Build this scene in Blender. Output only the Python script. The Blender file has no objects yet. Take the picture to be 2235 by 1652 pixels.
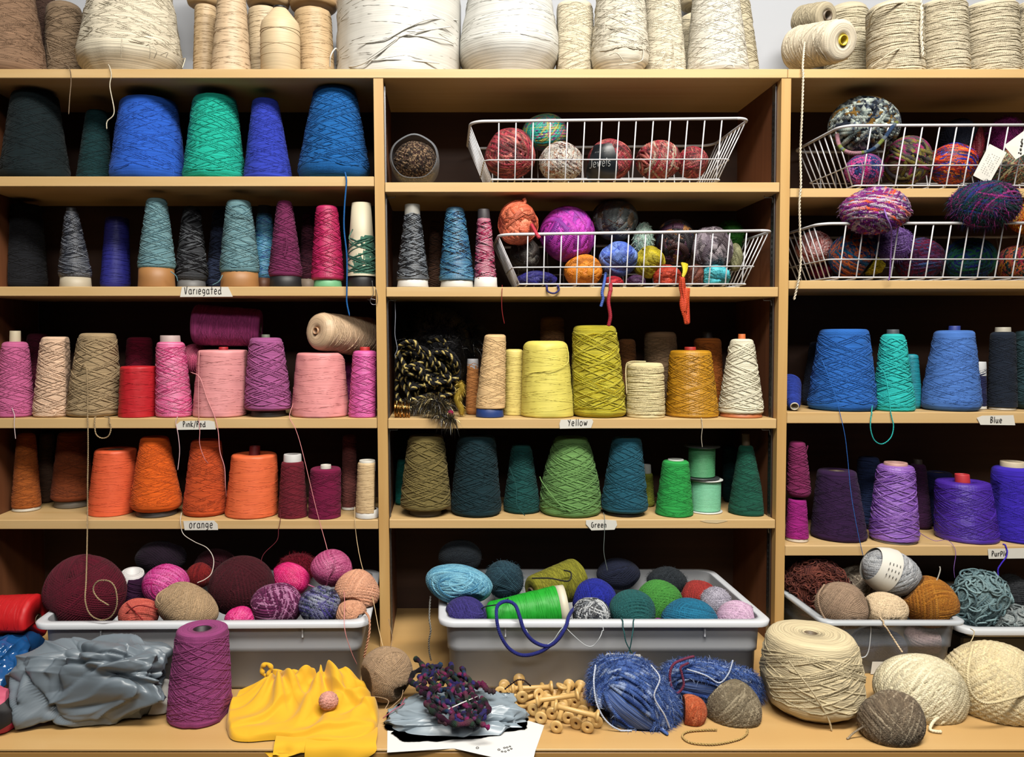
import bpy, math, random
import numpy as np
from mathutils import Matrix, Vector

rng = np.random.default_rng(11)
random.seed(5)
PI = math.pi
TAU = 2 * PI
# ---------------------------------------------------------------- camera model
F, CX, CY, D0 = 1700.0, 968.0, 826.0, 1.7
TH = math.atan(86 / 1700.0)
CT, ST = math.cos(TH), math.sin(TH)
ZC = 1.58


def ray(x, y):
    u, v = (x - CX) / F, (y - CY) / F
    return np.array([u, CT - v * ST, -ST - v * CT])


def up(x, y, Y):
    """the point seen at pixel x, y that lies at depth Y (0 = the fronts of the shelves)"""
    d = ray(x, y)
    t = (Y + D0) / d[1]
    return np.array([d[0] * t, Y, ZC + d[2] * t])


def upz(x, y, Z):
    d = ray(x, y)
    t = (Z - ZC) / d[2]
    return np.array([d[0] * t, d[1] * t - D0, Z])


def mpp(y, Y):
    """metres per pixel at depth Y"""
    return ((Y + D0) / ray(CX, y)[1]) / F


def lin(c):
    out = []
    for v in c[:3]:
        v = v / 255.0
        out.append(0.62 * (v / 12.92 if v <= 0.04045 else ((v + 0.055) / 1.055) ** 2.4))
    return tuple(out) + (1.0,)


SC = bpy.context.scene
COL = SC.collection


# ---------------------------------------------------------------- mesh builder
class Geo:
    def __init__(self):
        self.v, self.q, self.t, self.s, self.u = [], [], [], [], []
        self.qm, self.tm = [], []
        self.n = 0

    def add(self, v, quads=None, tris=None, s=None, u=None, m=0):
        v = np.asarray(v, dtype=np.float64).reshape(-1, 3)
        k = len(v)
        self.v.append(v)
        self.s.append(np.zeros(k) if s is None else np.asarray(s, dtype=np.float64).reshape(-1))
        self.u.append(np.zeros((k, 3)) if u is None else np.asarray(u, dtype=np.float64).reshape(-1, 3))
        if quads is not None and len(quads):
            qq = np.asarray(quads, dtype=np.int64).reshape(-1, 4) + self.n
            self.q.append(qq)
            self.qm.append(np.full(len(qq), m))
        if tris is not None and len(tris):
            tt = np.asarray(tris, dtype=np.int64).reshape(-1, 3) + self.n
            self.t.append(tt)
            self.tm.append(np.full(len(tt), m))
        self.n += k

    def build(self, name, mats, parent=None, smooth=True, loc=None):
        V = np.concatenate(self.v)
        if loc is not None:
            V = V - np.asarray(loc)
        me = bpy.data.meshes.new(name)
        nq = sum(len(a) for a in self.q)
        nt = sum(len(a) for a in self.t)
        loops, starts, mi = [], [], []
        if nq:
            Q = np.concatenate(self.q)
            loops.append(Q.reshape(-1))
            starts.append(np.arange(nq) * 4)
            mi.append(np.concatenate(self.qm))
        if nt:
            T = np.concatenate(self.t)
            loops.append(T.reshape(-1))
            starts.append(nq * 4 + np.arange(nt) * 3)
            mi.append(np.concatenate(self.tm))
        loops = np.concatenate(loops).astype(np.int32)
        starts = np.concatenate(starts).astype(np.int32)
        mi = np.concatenate(mi).astype(np.int32)
        me.vertices.add(len(V))
        me.vertices.foreach_set('co', V.astype(np.float32).reshape(-1))
        me.loops.add(len(loops))
        me.loops.foreach_set('vertex_index', loops)
        me.polygons.add(nq + nt)
        me.polygons.foreach_set('loop_start', starts)
        me.polygons.foreach_set('material_index', mi)
        me.polygons.foreach_set('use_smooth', np.full(nq + nt, bool(smooth)))
        a = me.attributes.new('strand', 'FLOAT', 'POINT')
        a.data.foreach_set('value', np.concatenate(self.s).astype(np.float32))
        a = me.attributes.new('uvw', 'FLOAT_VECTOR', 'POINT')
        a.data.foreach_set('vector', np.concatenate(self.u).astype(np.float32).reshape(-1))
        me.update(calc_edges=True)
        for m in (mats if isinstance(mats, (list, tuple)) else [mats]):
            me.materials.append(m)
        o = bpy.data.objects.new(name, me)
        COL.objects.link(o)
        if parent is not None:
            o.parent = parent
            if loc is not None:
                o.location = np.asarray(loc) - np.asarray(parent.location)
            else:
                o.location = -np.asarray(parent.location)
        elif loc is not None:
            o.location = loc
        return o


def thing(name, label, cat, loc, group=None):
    o = bpy.data.objects.new(name, None)
    o.empty_display_size = 0.03
    COL.objects.link(o)
    o.location = loc
    tag(o, label, cat, group)
    return o


def tag(o, label, cat, group=None, kind=None):
    if label:
        o['label'] = label
    if cat:
        o['category'] = cat
    if group:
        o['group'] = group
    if kind:
        o['kind'] = kind
    return o


def grid_quads(nr, nc, off=0):
    i = np.arange(nr - 1)[:, None] * nc + np.arange(nc - 1)[None, :]
    return np.stack([i, i + 1, i + nc + 1, i + nc], -1).reshape(-1, 4) + off


def unit(a):
    return a / np.maximum(np.linalg.norm(a, axis=-1, keepdims=True), 1e-12)


def frames(P, N=None):
    T = unit(np.gradient(P, axis=0))
    if N is None:
        N = np.empty_like(P)
        ref = np.array([0.0, -1.0, 0.0]) if abs(T[0][1]) < 0.9 else np.array([0, 0, 1.0])
        n = ref - T[0] * np.dot(ref, T[0])
        n /= np.linalg.norm(n)
        for i in range(len(P)):
            n = n - T[i] * np.dot(n, T[i])
            l = np.linalg.norm(n)
            n = n / l if l > 1e-9 else np.array([0, 0, 1.0])
            N[i] = n
    else:
        N = unit(N - T * (N * T).sum(1, keepdims=True))
    return T, N, np.cross(T, N)


def tube(g, P, r, sides=5, N=None, flat=(1, 1), m=0, s0=0.0, taper=True):
    """a strand of radius r along the points P; flat = (thickness, width) factors"""
    P = np.asarray(P, dtype=np.float64)
    n = len(P)
    T, N, B = frames(P, N)
    R = np.full(n, r) if np.isscalar(r) else np.asarray(r, dtype=np.float64).copy()
    if taper:
        R[0] *= 0.15
        R[-1] *= 0.15
    a = np.arange(sides) / sides * TAU
    ring = P[:, None, :] + R[:, None, None] * (np.cos(a)[None, :, None] * N[:, None, :] * flat[0] + np.sin(a)[None, :, None] * B[:, None, :] * flat[1])
    seg = np.linalg.norm(np.diff(P, axis=0), axis=1)
    s = np.concatenate([[0], np.cumsum(seg)]) + s0
    i = np.arange(n - 1)[:, None] * sides
    j = np.arange(sides)[None, :]
    k = (j + 1) % sides
    quads = np.stack([i + j, i + k, i + sides + k, i + sides + j], -1).reshape(-1, 4)
    S = np.repeat(s, sides)
    U = np.stack([np.tile(a / TAU, n), S, np.zeros(n * sides)], -1)
    g.add(ring.reshape(-1, 3), quads, s=S, u=U, m=m)
    if not taper:
        e = (n - 1) * sides
        cc = len(ring.reshape(-1, 3))
        g.add(np.stack([P[0], P[-1]]), s=[s[0], s[-1]], m=m)
        base = g.n - 2 - cc
        tr = []
        for q in range(sides):
            w = (q + 1) % sides
            tr.append((base + w, base + q, g.n - 2))
            tr.append((base + e + q, base + e + w, g.n - 1))
        g.t.append(np.array(tr))
        g.tm.append(np.full(len(tr), m))


def smooth_path(pts, n=60):
    """Catmull-Rom through the points"""
    P = np.asarray(pts, dtype=np.float64)
    if len(P) == 2:
        t = np.linspace(0, 1, n)[:, None]
        return P[0] * (1 - t) + P[1] * t
    Q = np.vstack([2 * P[0] - P[1], P, 2 * P[-1] - P[-2]])
    L = np.linalg.norm(np.diff(P, axis=0), axis=1)
    tot = L.sum()
    out = []
    for i in range(len(P) - 1):
        k = max(3, int(round(n * L[i] / tot)))
        t = np.linspace(0, 1, k, endpoint=False)[:, None]
        a, b, c, d = Q[i], Q[i + 1], Q[i + 2], Q[i + 3]
        out.append(0.5 * (2 * b + (c - a) * t + (2 * a - 5 * b + 4 * c - d) * t ** 2 + (3 * b - a - 3 * c + d) * t ** 3))
    out.append(P[-1:])
    return np.vstack(out)


def plied(g, P, r, plies=2, pitch=None, sides=5, m=0, mats=None):
    """a twisted cord: two or three strands wound round each other along P"""
    pitch = pitch or r * 7
    # resample
    seg = np.linalg.norm(np.diff(P, axis=0), axis=1)
    s = np.concatenate([[0], np.cumsum(seg)])
    n = max(8, int(s[-1] / (pitch / 7)))
    ss = np.linspace(0, s[-1], n)
    P = np.stack([np.interp(ss, s, P[:, k]) for k in range(3)], -1)
    T, N, B = frames(P)
    for k in range(plies):
        a = ss / pitch * TAU + k * TAU / plies
        tube(g, P + (N * np.cos(a)[:, None] + B * np.sin(a)[:, None]) * r * 0.55, r * 0.62, sides, m=(mats[k] if mats else m))


def lathe(g, prof, seg=48, c=(0, 0, 0), m=0, fn=None, M=None):
    """turn a profile [(r, z)...] round z at c; fn(theta, z, r) -> r"""
    prof = np.asarray(prof, dtype=np.float64)
    th = np.linspace(0, TAU, seg + 1)
    r = np.repeat(prof[:, 0:1], seg + 1, 1)
    z = np.repeat(prof[:, 1:2], seg + 1, 1)
    t = np.repeat(th[None, :], len(prof), 0)
    if fn is not None:
        r = fn(t, z, r)
    V = np.stack([r * np.cos(t), r * np.sin(t), z], -1)
    s = np.concatenate([[0], np.cumsum(np.linalg.norm(np.diff(prof, axis=0), axis=1))])
    s = np.repeat(s[:, None], seg + 1, 1)
    U = np.stack([t / TAU, s, r], -1)
    S = s * 60 + t * 0.05
    V = V.reshape(-1, 3)
    if M is not None:
        V = V @ np.asarray(M)[:3, :3].T + np.asarray(M)[:3, 3]
    g.add(V + np.asarray(c), grid_quads(len(prof), seg + 1)[:, ::1], s=S, u=U, m=m)


def box(g, lo, hi, m=0, bev=0.0):
    x0, y0, z0 = lo
    x1, y1, z1 = hi
    if bev <= 0:
        v = [(x0, y0, z0), (x1, y0, z0), (x1, y1, z0), (x0, y1, z0), (x0, y0, z1), (x1, y0, z1), (x1, y1, z1), (x0, y1, z1)]
        f = [(0, 3, 2, 1), (4, 5, 6, 7), (0, 1, 5, 4), (1, 2, 6, 5), (2, 3, 7, 6), (3, 0, 4, 7)]
        g.add(v, f, m=m)
        return
    # chamfered box
    v, f, t = [], [], []
    idx = {}
    for ix, sx in ((0, 1), (1, -1)):
        for iy, sy in ((0, 1), (1, -1)):
            for iz, sz in ((0, 1), (1, -1)):
                p = ((x0, x1)[ix], (y0, y1)[iy], (z0, z1)[iz])
                for ax in range(3):
                    q = list(p)
                    sg = (sx, sy, sz)
                    for k in range(3):
                        if k != ax:
                            q[k] += sg[k] * bev
                    idx[(ix, iy, iz, ax)] = len(v)
                    v.append(tuple(q))
                t.append([idx[(ix, iy, iz, 0)], idx[(ix, iy, iz, 1)], idx[(ix, iy, iz, 2)]])
    for ax in range(3):
        o = [k for k in range(3) if k != ax]
        for sd in (0, 1):
            q = []
            for a, b in ((0, 0), (1, 0), (1, 1), (0, 1)):
                k = [0, 0, 0]
                k[ax] = sd
                k[o[0]], k[o[1]] = a, b
                q.append(idx[tuple(k) + (ax,)])
            f.append(q)
    for ax in range(3):
        o = [k for k in range(3) if k != ax]
        for a in (0, 1):
            for b in (0, 1):
                e = []
                for sd in (0, 1):
                    k = [0, 0, 0]
                    k[ax] = sd
                    k[o[0]], k[o[1]] = a, b
                    e.append(tuple(k))
                f.append([idx[e[0] + (o[0],)], idx[e[1] + (o[0],)], idx[e[1] + (o[1],)], idx[e[0] + (o[1],)]])
    g.add(v, f, t, m=m)


def slab(g, poly, nrm, thick, m=0):
    """a flat plate: polygon of 3-D points (counter-clockwise seen from nrm) with real thickness"""
    P = np.asarray(poly, dtype=np.float64)
    n = len(P)
    c = P.mean(0)
    nv = np.asarray(nrm, dtype=np.float64)
    A = np.vstack([P, P - nv * thick, [c], [c - nv * thick]])
    tr, qd = [], []
    for i in range(n):
        j = (i + 1) % n
        tr.append((i, j, 2 * n))
        tr.append((n + j, n + i, 2 * n + 1))
        qd.append((j, i, n + i, n + j))
    g.add(A, qd, tr, m=m)


# smooth pseudo-noise: sums of sines in random directions
class SN:
    def __init__(self, seed, n=14, f0=1.0, f1=3.0):
        r = np.random.default_rng(seed)
        self.d = unit(r.normal(size=(n, 3))) * r.uniform(f0, f1, (n, 1))
        self.p = r.uniform(0, TAU, n)
        self.k = math.sqrt(2.0 / n)

    def __call__(self, P):
        return np.sin(np.asarray(P) @ self.d.T * TAU + self.p).sum(-1) * self.k * 0.7


def rot(ax, a):
    return np.array(Matrix.Rotation(a, 3, ax))
# ---------------------------------------------------------------- materials
MATS = {}


def new_mat(name):
    m = bpy.data.materials.new(name)
    m.use_nodes = True
    nt = m.node_tree
    return m, nt, nt.nodes['Principled BSDF'], nt.nodes['Material Output']


def N_(nt, t, **kw):
    n = nt.nodes.new(t)
    for k, v in kw.items():
        setattr(n, k, v)
    return n


def math_(nt, op, a, b=None):
    n = N_(nt, 'ShaderNodeMath', operation=op)
    for i, x in enumerate((a, b)):
        if x is None:
            continue
        if isinstance(x, (int, float)):
            n.inputs[i].default_value = x
        else:
            nt.links.new(x, n.inputs[i])
    return n.outputs[0]


def plain(name, c, rough=0.5, metal=0.0, spec=0.5, noise=0.0, scale=40, sheen=0.0, bump=0.0):
    key = ('plain', name, tuple(c), rough, metal, noise)
    if key in MATS:
        return MATS[key]
    m, nt, b, out = new_mat(name)
    b.inputs['Base Color'].default_value = lin(c)
    b.inputs['Roughness'].default_value = rough
    b.inputs['Metallic'].default_value = metal
    b.inputs['Specular IOR Level'].default_value = spec
    if sheen:
        b.inputs['Sheen Weight'].default_value = sheen
    if noise or bump:
        tc = N_(nt, 'ShaderNodeTexCoord')
        nz = N_(nt, 'ShaderNodeTexNoise')
        nz.inputs['Scale'].default_value = scale
        nz.inputs['Detail'].default_value = 4
        nt.links.new(tc.outputs['Object'], nz.inputs['Vector'])
        if noise:
            r = N_(nt, 'ShaderNodeMapRange')
            r.inputs['To Min'].default_value = 1 - noise
            r.inputs['To Max'].default_value = 1 + noise
            nt.links.new(nz.outputs['Fac'], r.inputs['Value'])
            mx = N_(nt, 'ShaderNodeVectorMath', operation='SCALE')
            mx.inputs[0].default_value = lin(c)[:3]
            nt.links.new(r.outputs[0], mx.inputs['Scale'])
            nt.links.new(mx.outputs[0], b.inputs['Base Color'])
        if bump:
            bp = N_(nt, 'ShaderNodeBump')
            bp.inputs['Strength'].default_value = 0.6
            bp.inputs['Distance'].default_value = bump
            nt.links.new(nz.outputs['Fac'], bp.inputs['Height'])
            nt.links.new(bp.outputs[0], b.inputs['Normal'])
    MATS[key] = m
    return m


def wood(name, c1, c2, axis='X', rough=0.42, scale=1.0):
    """maple-like grain running along one axis"""
    m, nt, b, out = new_mat(name)
    tc = N_(nt, 'ShaderNodeTexCoord')
    mp = N_(nt, 'ShaderNodeMapping')
    sc = {'X': (1.2, 26, 26), 'Z': (26, 26, 1.2), 'Y': (26, 1.2, 26)}[axis]
    mp.inputs['Scale'].default_value = [v * scale for v in sc]
    nt.links.new(tc.outputs['Object'], mp.inputs['Vector'])
    nz = N_(nt, 'ShaderNodeTexNoise')
    nz.inputs['Scale'].default_value = 1.6
    nz.inputs['Detail'].default_value = 6
    nz.inputs['Distortion'].default_value = 0.7
    nt.links.new(mp.outputs[0], nz.inputs['Vector'])
    n2 = N_(nt, 'ShaderNodeTexNoise')
    n2.inputs['Scale'].default_value = 2.3
    n2.inputs['Detail'].default_value = 2
    nt.links.new(tc.outputs['Object'], n2.inputs['Vector'])
    f = math_(nt, 'ADD', math_(nt, 'MULTIPLY', nz.outputs['Fac'], 0.65), math_(nt, 'MULTIPLY', n2.outputs['Fac'], 0.35))
    rp = N_(nt, 'ShaderNodeValToRGB')
    rp.color_ramp.elements[0].position = 0.32
    rp.color_ramp.elements[1].position = 0.68
    rp.color_ramp.elements[0].color = lin(c2)
    rp.color_ramp.elements[1].color = lin(c1)
    nt.links.new(f, rp.inputs['Fac'])
    nt.links.new(rp.outputs[0], b.inputs['Base Color'])
    b.inputs['Roughness'].default_value = rough
    b.inputs['Specular IOR Level'].default_value = 0.4
    bp = N_(nt, 'ShaderNodeBump')
    bp.inputs['Strength'].default_value = 0.15
    bp.inputs['Distance'].default_value = 0.001
    nt.links.new(nz.outputs['Fac'], bp.inputs['Height'])
    nt.links.new(bp.outputs[0], b.inputs['Normal'])
    return m


def yarn(cols, finish='wool', body=None, freq=9.0, hard=False):
    """yarn dyed in one or several colours; several change along the strand.
    body: (lines per turn, lines per metre) of the winding pattern on a cone's body, None for a strand"""
    if not isinstance(cols[0], (list, tuple)):
        cols = [cols]
    cols = [tuple(c) for c in cols]
    key = ('yarn', tuple(cols), finish, body, freq, hard)
    if key in MATS:
        return MATS[key]
    m, nt, b, out = new_mat('yarn')
    at = N_(nt, 'ShaderNodeAttribute', attribute_name='strand')
    uv = N_(nt, 'ShaderNodeAttribute', attribute_name='uvw')
    tc = N_(nt, 'ShaderNodeTexCoord')
    sp = N_(nt, 'ShaderNodeSeparateXYZ')
    nt.links.new(uv.outputs['Vector'], sp.inputs[0])
    fz = N_(nt, 'ShaderNodeTexNoise')
    fz.inputs['Scale'].default_value = 320 if finish != 'thread' else 90
    fz.inputs['Detail'].default_value = 3
    if body is not None or finish == 'thread':
        vm = N_(nt, 'ShaderNodeVectorMath', operation='MULTIPLY')
        vm.inputs[1].default_value = (5.0, 520.0, 0.0) if body is not None else (3.0, 60.0, 0.0)
        nt.links.new(uv.outputs['Vector'], vm.inputs[0])
        nt.links.new(vm.outputs[0], fz.inputs['Vector'])
        fz.inputs['Scale'].default_value = 1.0
    else:
        nt.links.new(tc.outputs['Object'], fz.inputs['Vector'])
    if len(cols) == 1:
        src = None
    else:
        w = N_(nt, 'ShaderNodeTexNoise', noise_dimensions='1D')
        w.inputs['Scale'].default_value = freq
        w.inputs['Detail'].default_value = 0.5
        nt.links.new(at.outputs['Fac'], w.inputs['W'])
        rp = N_(nt, 'ShaderNodeValToRGB')
        cr = rp.color_ramp
        cr.interpolation = 'CONSTANT' if hard else 'LINEAR'
        n = len(cols)
        pos = [0.34 + 0.32 * i / max(n - 1, 1) for i in range(n)] if not hard else [0.0 if i == 0 else 0.36 + 0.28 * i / n for i in range(n)]
        cr.elements[0].position, cr.elements[0].color = pos[0], lin(cols[0])
        cr.elements[1].position, cr.elements[1].color = pos[1], lin(cols[1])
        for i in range(2, n):
            e = cr.elements.new(pos[i])
            e.color = lin(cols[i])
        nt.links.new(w.outputs['Fac'], rp.inputs['Fac'])
        src = rp.outputs[0]
    lo, hi = (0.8, 1.16) if finish in ('wool', 'fuzzy', 'ribbon') else (0.92, 1.06)
    rg = N_(nt, 'ShaderNodeMapRange')
    rg.inputs['From Min'].default_value = 0.3
    rg.inputs['From Max'].default_value = 0.7
    rg.inputs['To Min'].default_value = lo
    rg.inputs['To Max'].default_value = hi
    nt.links.new(fz.outputs['Fac'], rg.inputs['Value'])
    # each turn of the strand is dyed a little lighter or darker than its neighbours
    tv = N_(nt, 'ShaderNodeTexNoise', noise_dimensions='1D')
    tv.inputs['Scale'].default_value = 4.5
    tv.inputs['Detail'].default_value = 1.0
    nt.links.new(at.outputs['Fac'], tv.inputs['W'])
    tr = N_(nt, 'ShaderNodeMapRange')
    tr.inputs['From Min'].default_value = 0.3
    tr.inputs['From Max'].default_value = 0.7
    a_ = 0.2 if finish in ('wool', 'fuzzy', 'ribbon', 'silk') else 0.06
    tr.inputs['To Min'].default_value = 1 - a_
    tr.inputs['To Max'].default_value = 1 + a_
    nt.links.new(tv.outputs['Fac'], tr.inputs['Value'])
    vary = math_(nt, 'MULTIPLY', rg.outputs[0], tr.outputs[0])
    sc = N_(nt, 'ShaderNodeVectorMath', operation='SCALE')
    if src is None:
        sc.inputs[0].default_value = lin(cols[0])[:3]
    else:
        nt.links.new(src, sc.inputs[0])
    nt.links.new(vary, sc.inputs['Scale'])
    nt.links.new(sc.outputs[0], b.inputs['Base Color'])
    b.inputs['Roughness'].default_value = {'wool': 0.9, 'fuzzy': 0.95, 'thread': 0.5, 'silk': 0.42, 'ribbon': 0.6, 'tinsel': 0.25}[finish]
    b.inputs['Specular IOR Level'].default_value = {'wool': 0.2, 'fuzzy': 0.1, 'thread': 0.35, 'silk': 0.5, 'ribbon': 0.35, 'tinsel': 0.9}[finish]
    if finish in ('wool', 'fuzzy'):
        b.inputs['Sheen Weight'].default_value = 0.03
        b.inputs['Sheen Roughness'].default_value = 0.5
    h = fz.outputs['Fac']
    if body is not None:
        a_, b_ = body
        u1 = math_(nt, 'MULTIPLY', sp.outputs[0], TAU * a_)
        v1 = math_(nt, 'MULTIPLY', sp.outputs[1], TAU * b_)
        w1 = math_(nt, 'SINE', math_(nt, 'ADD', u1, v1))
        w2 = math_(nt, 'SINE', math_(nt, 'SUBTRACT', v1, u1))
        mx = math_(nt, 'MAXIMUM', w1, w2)
        h = math_(nt, 'ADD', math_(nt, 'MULTIPLY', mx, 0.3), math_(nt, 'MULTIPLY', h, 0.35 if finish != 'thread' else 1.0))
    else:
        t1 = math_(nt, 'ADD', math_(nt, 'MULTIPLY', sp.outputs[0], TAU * 2), math_(nt, 'MULTIPLY', sp.outputs[1], TAU * 260))
        h = math_(nt, 'ADD', math_(nt, 'MULTIPLY', math_(nt, 'SINE', t1), 0.35), h)
    bp = N_(nt, 'ShaderNodeBump')
    bp.inputs['Strength'].default_value = 0.7 if finish != 'thread' else 0.45
    bp.inputs['Distance'].default_value = 0.00018 if finish == 'thread' else (0.0008 if body is None or body[1] < 600 else 0.0004)
    nt.links.new(h, bp.inputs['Height'])
    nt.links.new(bp.outputs[0], b.inputs['Normal'])
    MATS[key] = m
    return m


def frosted(name, c, trans=0.5):
    """translucent polypropylene"""
    m, nt, b, out = new_mat(name)
    b.inputs['Base Color'].default_value = lin(c)
    b.inputs['Roughness'].default_value = 0.35
    tl = N_(nt, 'ShaderNodeBsdfTranslucent')
    tl.inputs['Color'].default_value = lin(c)
    tp = N_(nt, 'ShaderNodeBsdfTransparent')
    tp.inputs['Color'].default_value = lin(c)
    m1 = N_(nt, 'ShaderNodeMixShader')
    m1.inputs[0].default_value = 0.45
    m2 = N_(nt, 'ShaderNodeMixShader')
    m2.inputs[0].default_value = trans
    nt.links.new(b.outputs[0], m1.inputs[1])
    nt.links.new(tl.outputs[0], m1.inputs[2])
    nt.links.new(m1.outputs[0], m2.inputs[1])
    nt.links.new(tp.outputs[0], m2.inputs[2])
    nt.links.new(m2.outputs[0], out.inputs['Surface'])
    return m


MAPLE_X = wood('maple', (230, 196, 142), (217, 178, 118), 'X')
MAPLE_Z = wood('maple_upright', (221, 180, 116), (205, 160, 96), 'Z')
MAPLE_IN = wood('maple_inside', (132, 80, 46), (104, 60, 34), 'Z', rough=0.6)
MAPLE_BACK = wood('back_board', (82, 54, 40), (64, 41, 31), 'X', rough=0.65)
COUNTER = wood('counter_laminate', (222, 182, 122), (212, 168, 106), 'X', rough=0.35, scale=0.4)
APRON = wood('counter_edge', (196, 150, 84), (180, 134, 72), 'X', rough=0.45, scale=0.6)
WALL = plain('wall_paint', (196, 200, 208), 0.85, noise=0.02, scale=3)
FLOOR = plain('floor_vinyl', (80, 76, 72), 0.6, noise=0.08, scale=5)
CEIL = plain('ceiling_tile', (215, 215, 212), 0.9, noise=0.03, scale=30)
STEEL = plain('steel', (170, 172, 176), 0.35, metal=1.0)
DARK = plain('dark_slot', (20, 20, 22), 0.8)
WHITE_WIRE = plain('white_wire', (236, 236, 240), 0.35)
PAPER = plain('label_paper', (233, 230, 220), 0.8, noise=0.03, scale=60)
INK = plain('ink', (38, 34, 32), 0.6)
CARD = plain('cardboard', (176, 128, 80), 0.75, noise=0.06, scale=120)
WHITE_CARD = plain('white_card', (222, 220, 208), 0.7, noise=0.03, scale=80)
GREY_CARD = plain('grey_card', (96, 92, 84), 0.75, noise=0.08, scale=100)
BLACK_PLASTIC = plain('black_plastic', (26, 27, 30), 0.4)
RED_PLASTIC = plain('red_plastic', (190, 40, 40), 0.4)
# ---------------------------------------------------------------- the bookcase and the room
ZCT = float(up(841, 1412, 0.0)[2])            # counter top
YF = float(upz(CX, 1635, ZCT)[1])             # counter front edge
DEPTH = 0.25


def zf(y):
    return float(up(CX, y, 0.0)[2])


def xf(x, y):
    return float(up(x, y, 0.0)[0])


def divl(y, side):
    t = (y - 171) / 1241.0
    return (815 + 15 * t) if side == 0 else (836 + 16 * t)


def divr(y, side):
    t = (y - 171) / 1241.0
    return (1706 - 16 * t) if side == 0 else (1727 - 17 * t)


SHELF = {'top': (151, 171), 'L1': (385, 407), 'L2': (625.5, 646.5), 'L3': (913, 935), 'L4': (1135, 1155),
         'C1': (398, 419.5), 'C2': (626.5, 648), 'C3': (914, 935.5), 'C4': (1134, 1153.5),
         'R1': (411, 431), 'R2': (612, 631), 'R3': (900, 924), 'R4': (1191, 1213)}
SZ = {k: zf(v[0]) + 0.0006 for k, v in SHELF.items()}
SZ['counter'] = ZCT + 0.0006
LX0, RX1 = -1.011, 1.63                       # inner faces of the outer side panels


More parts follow.
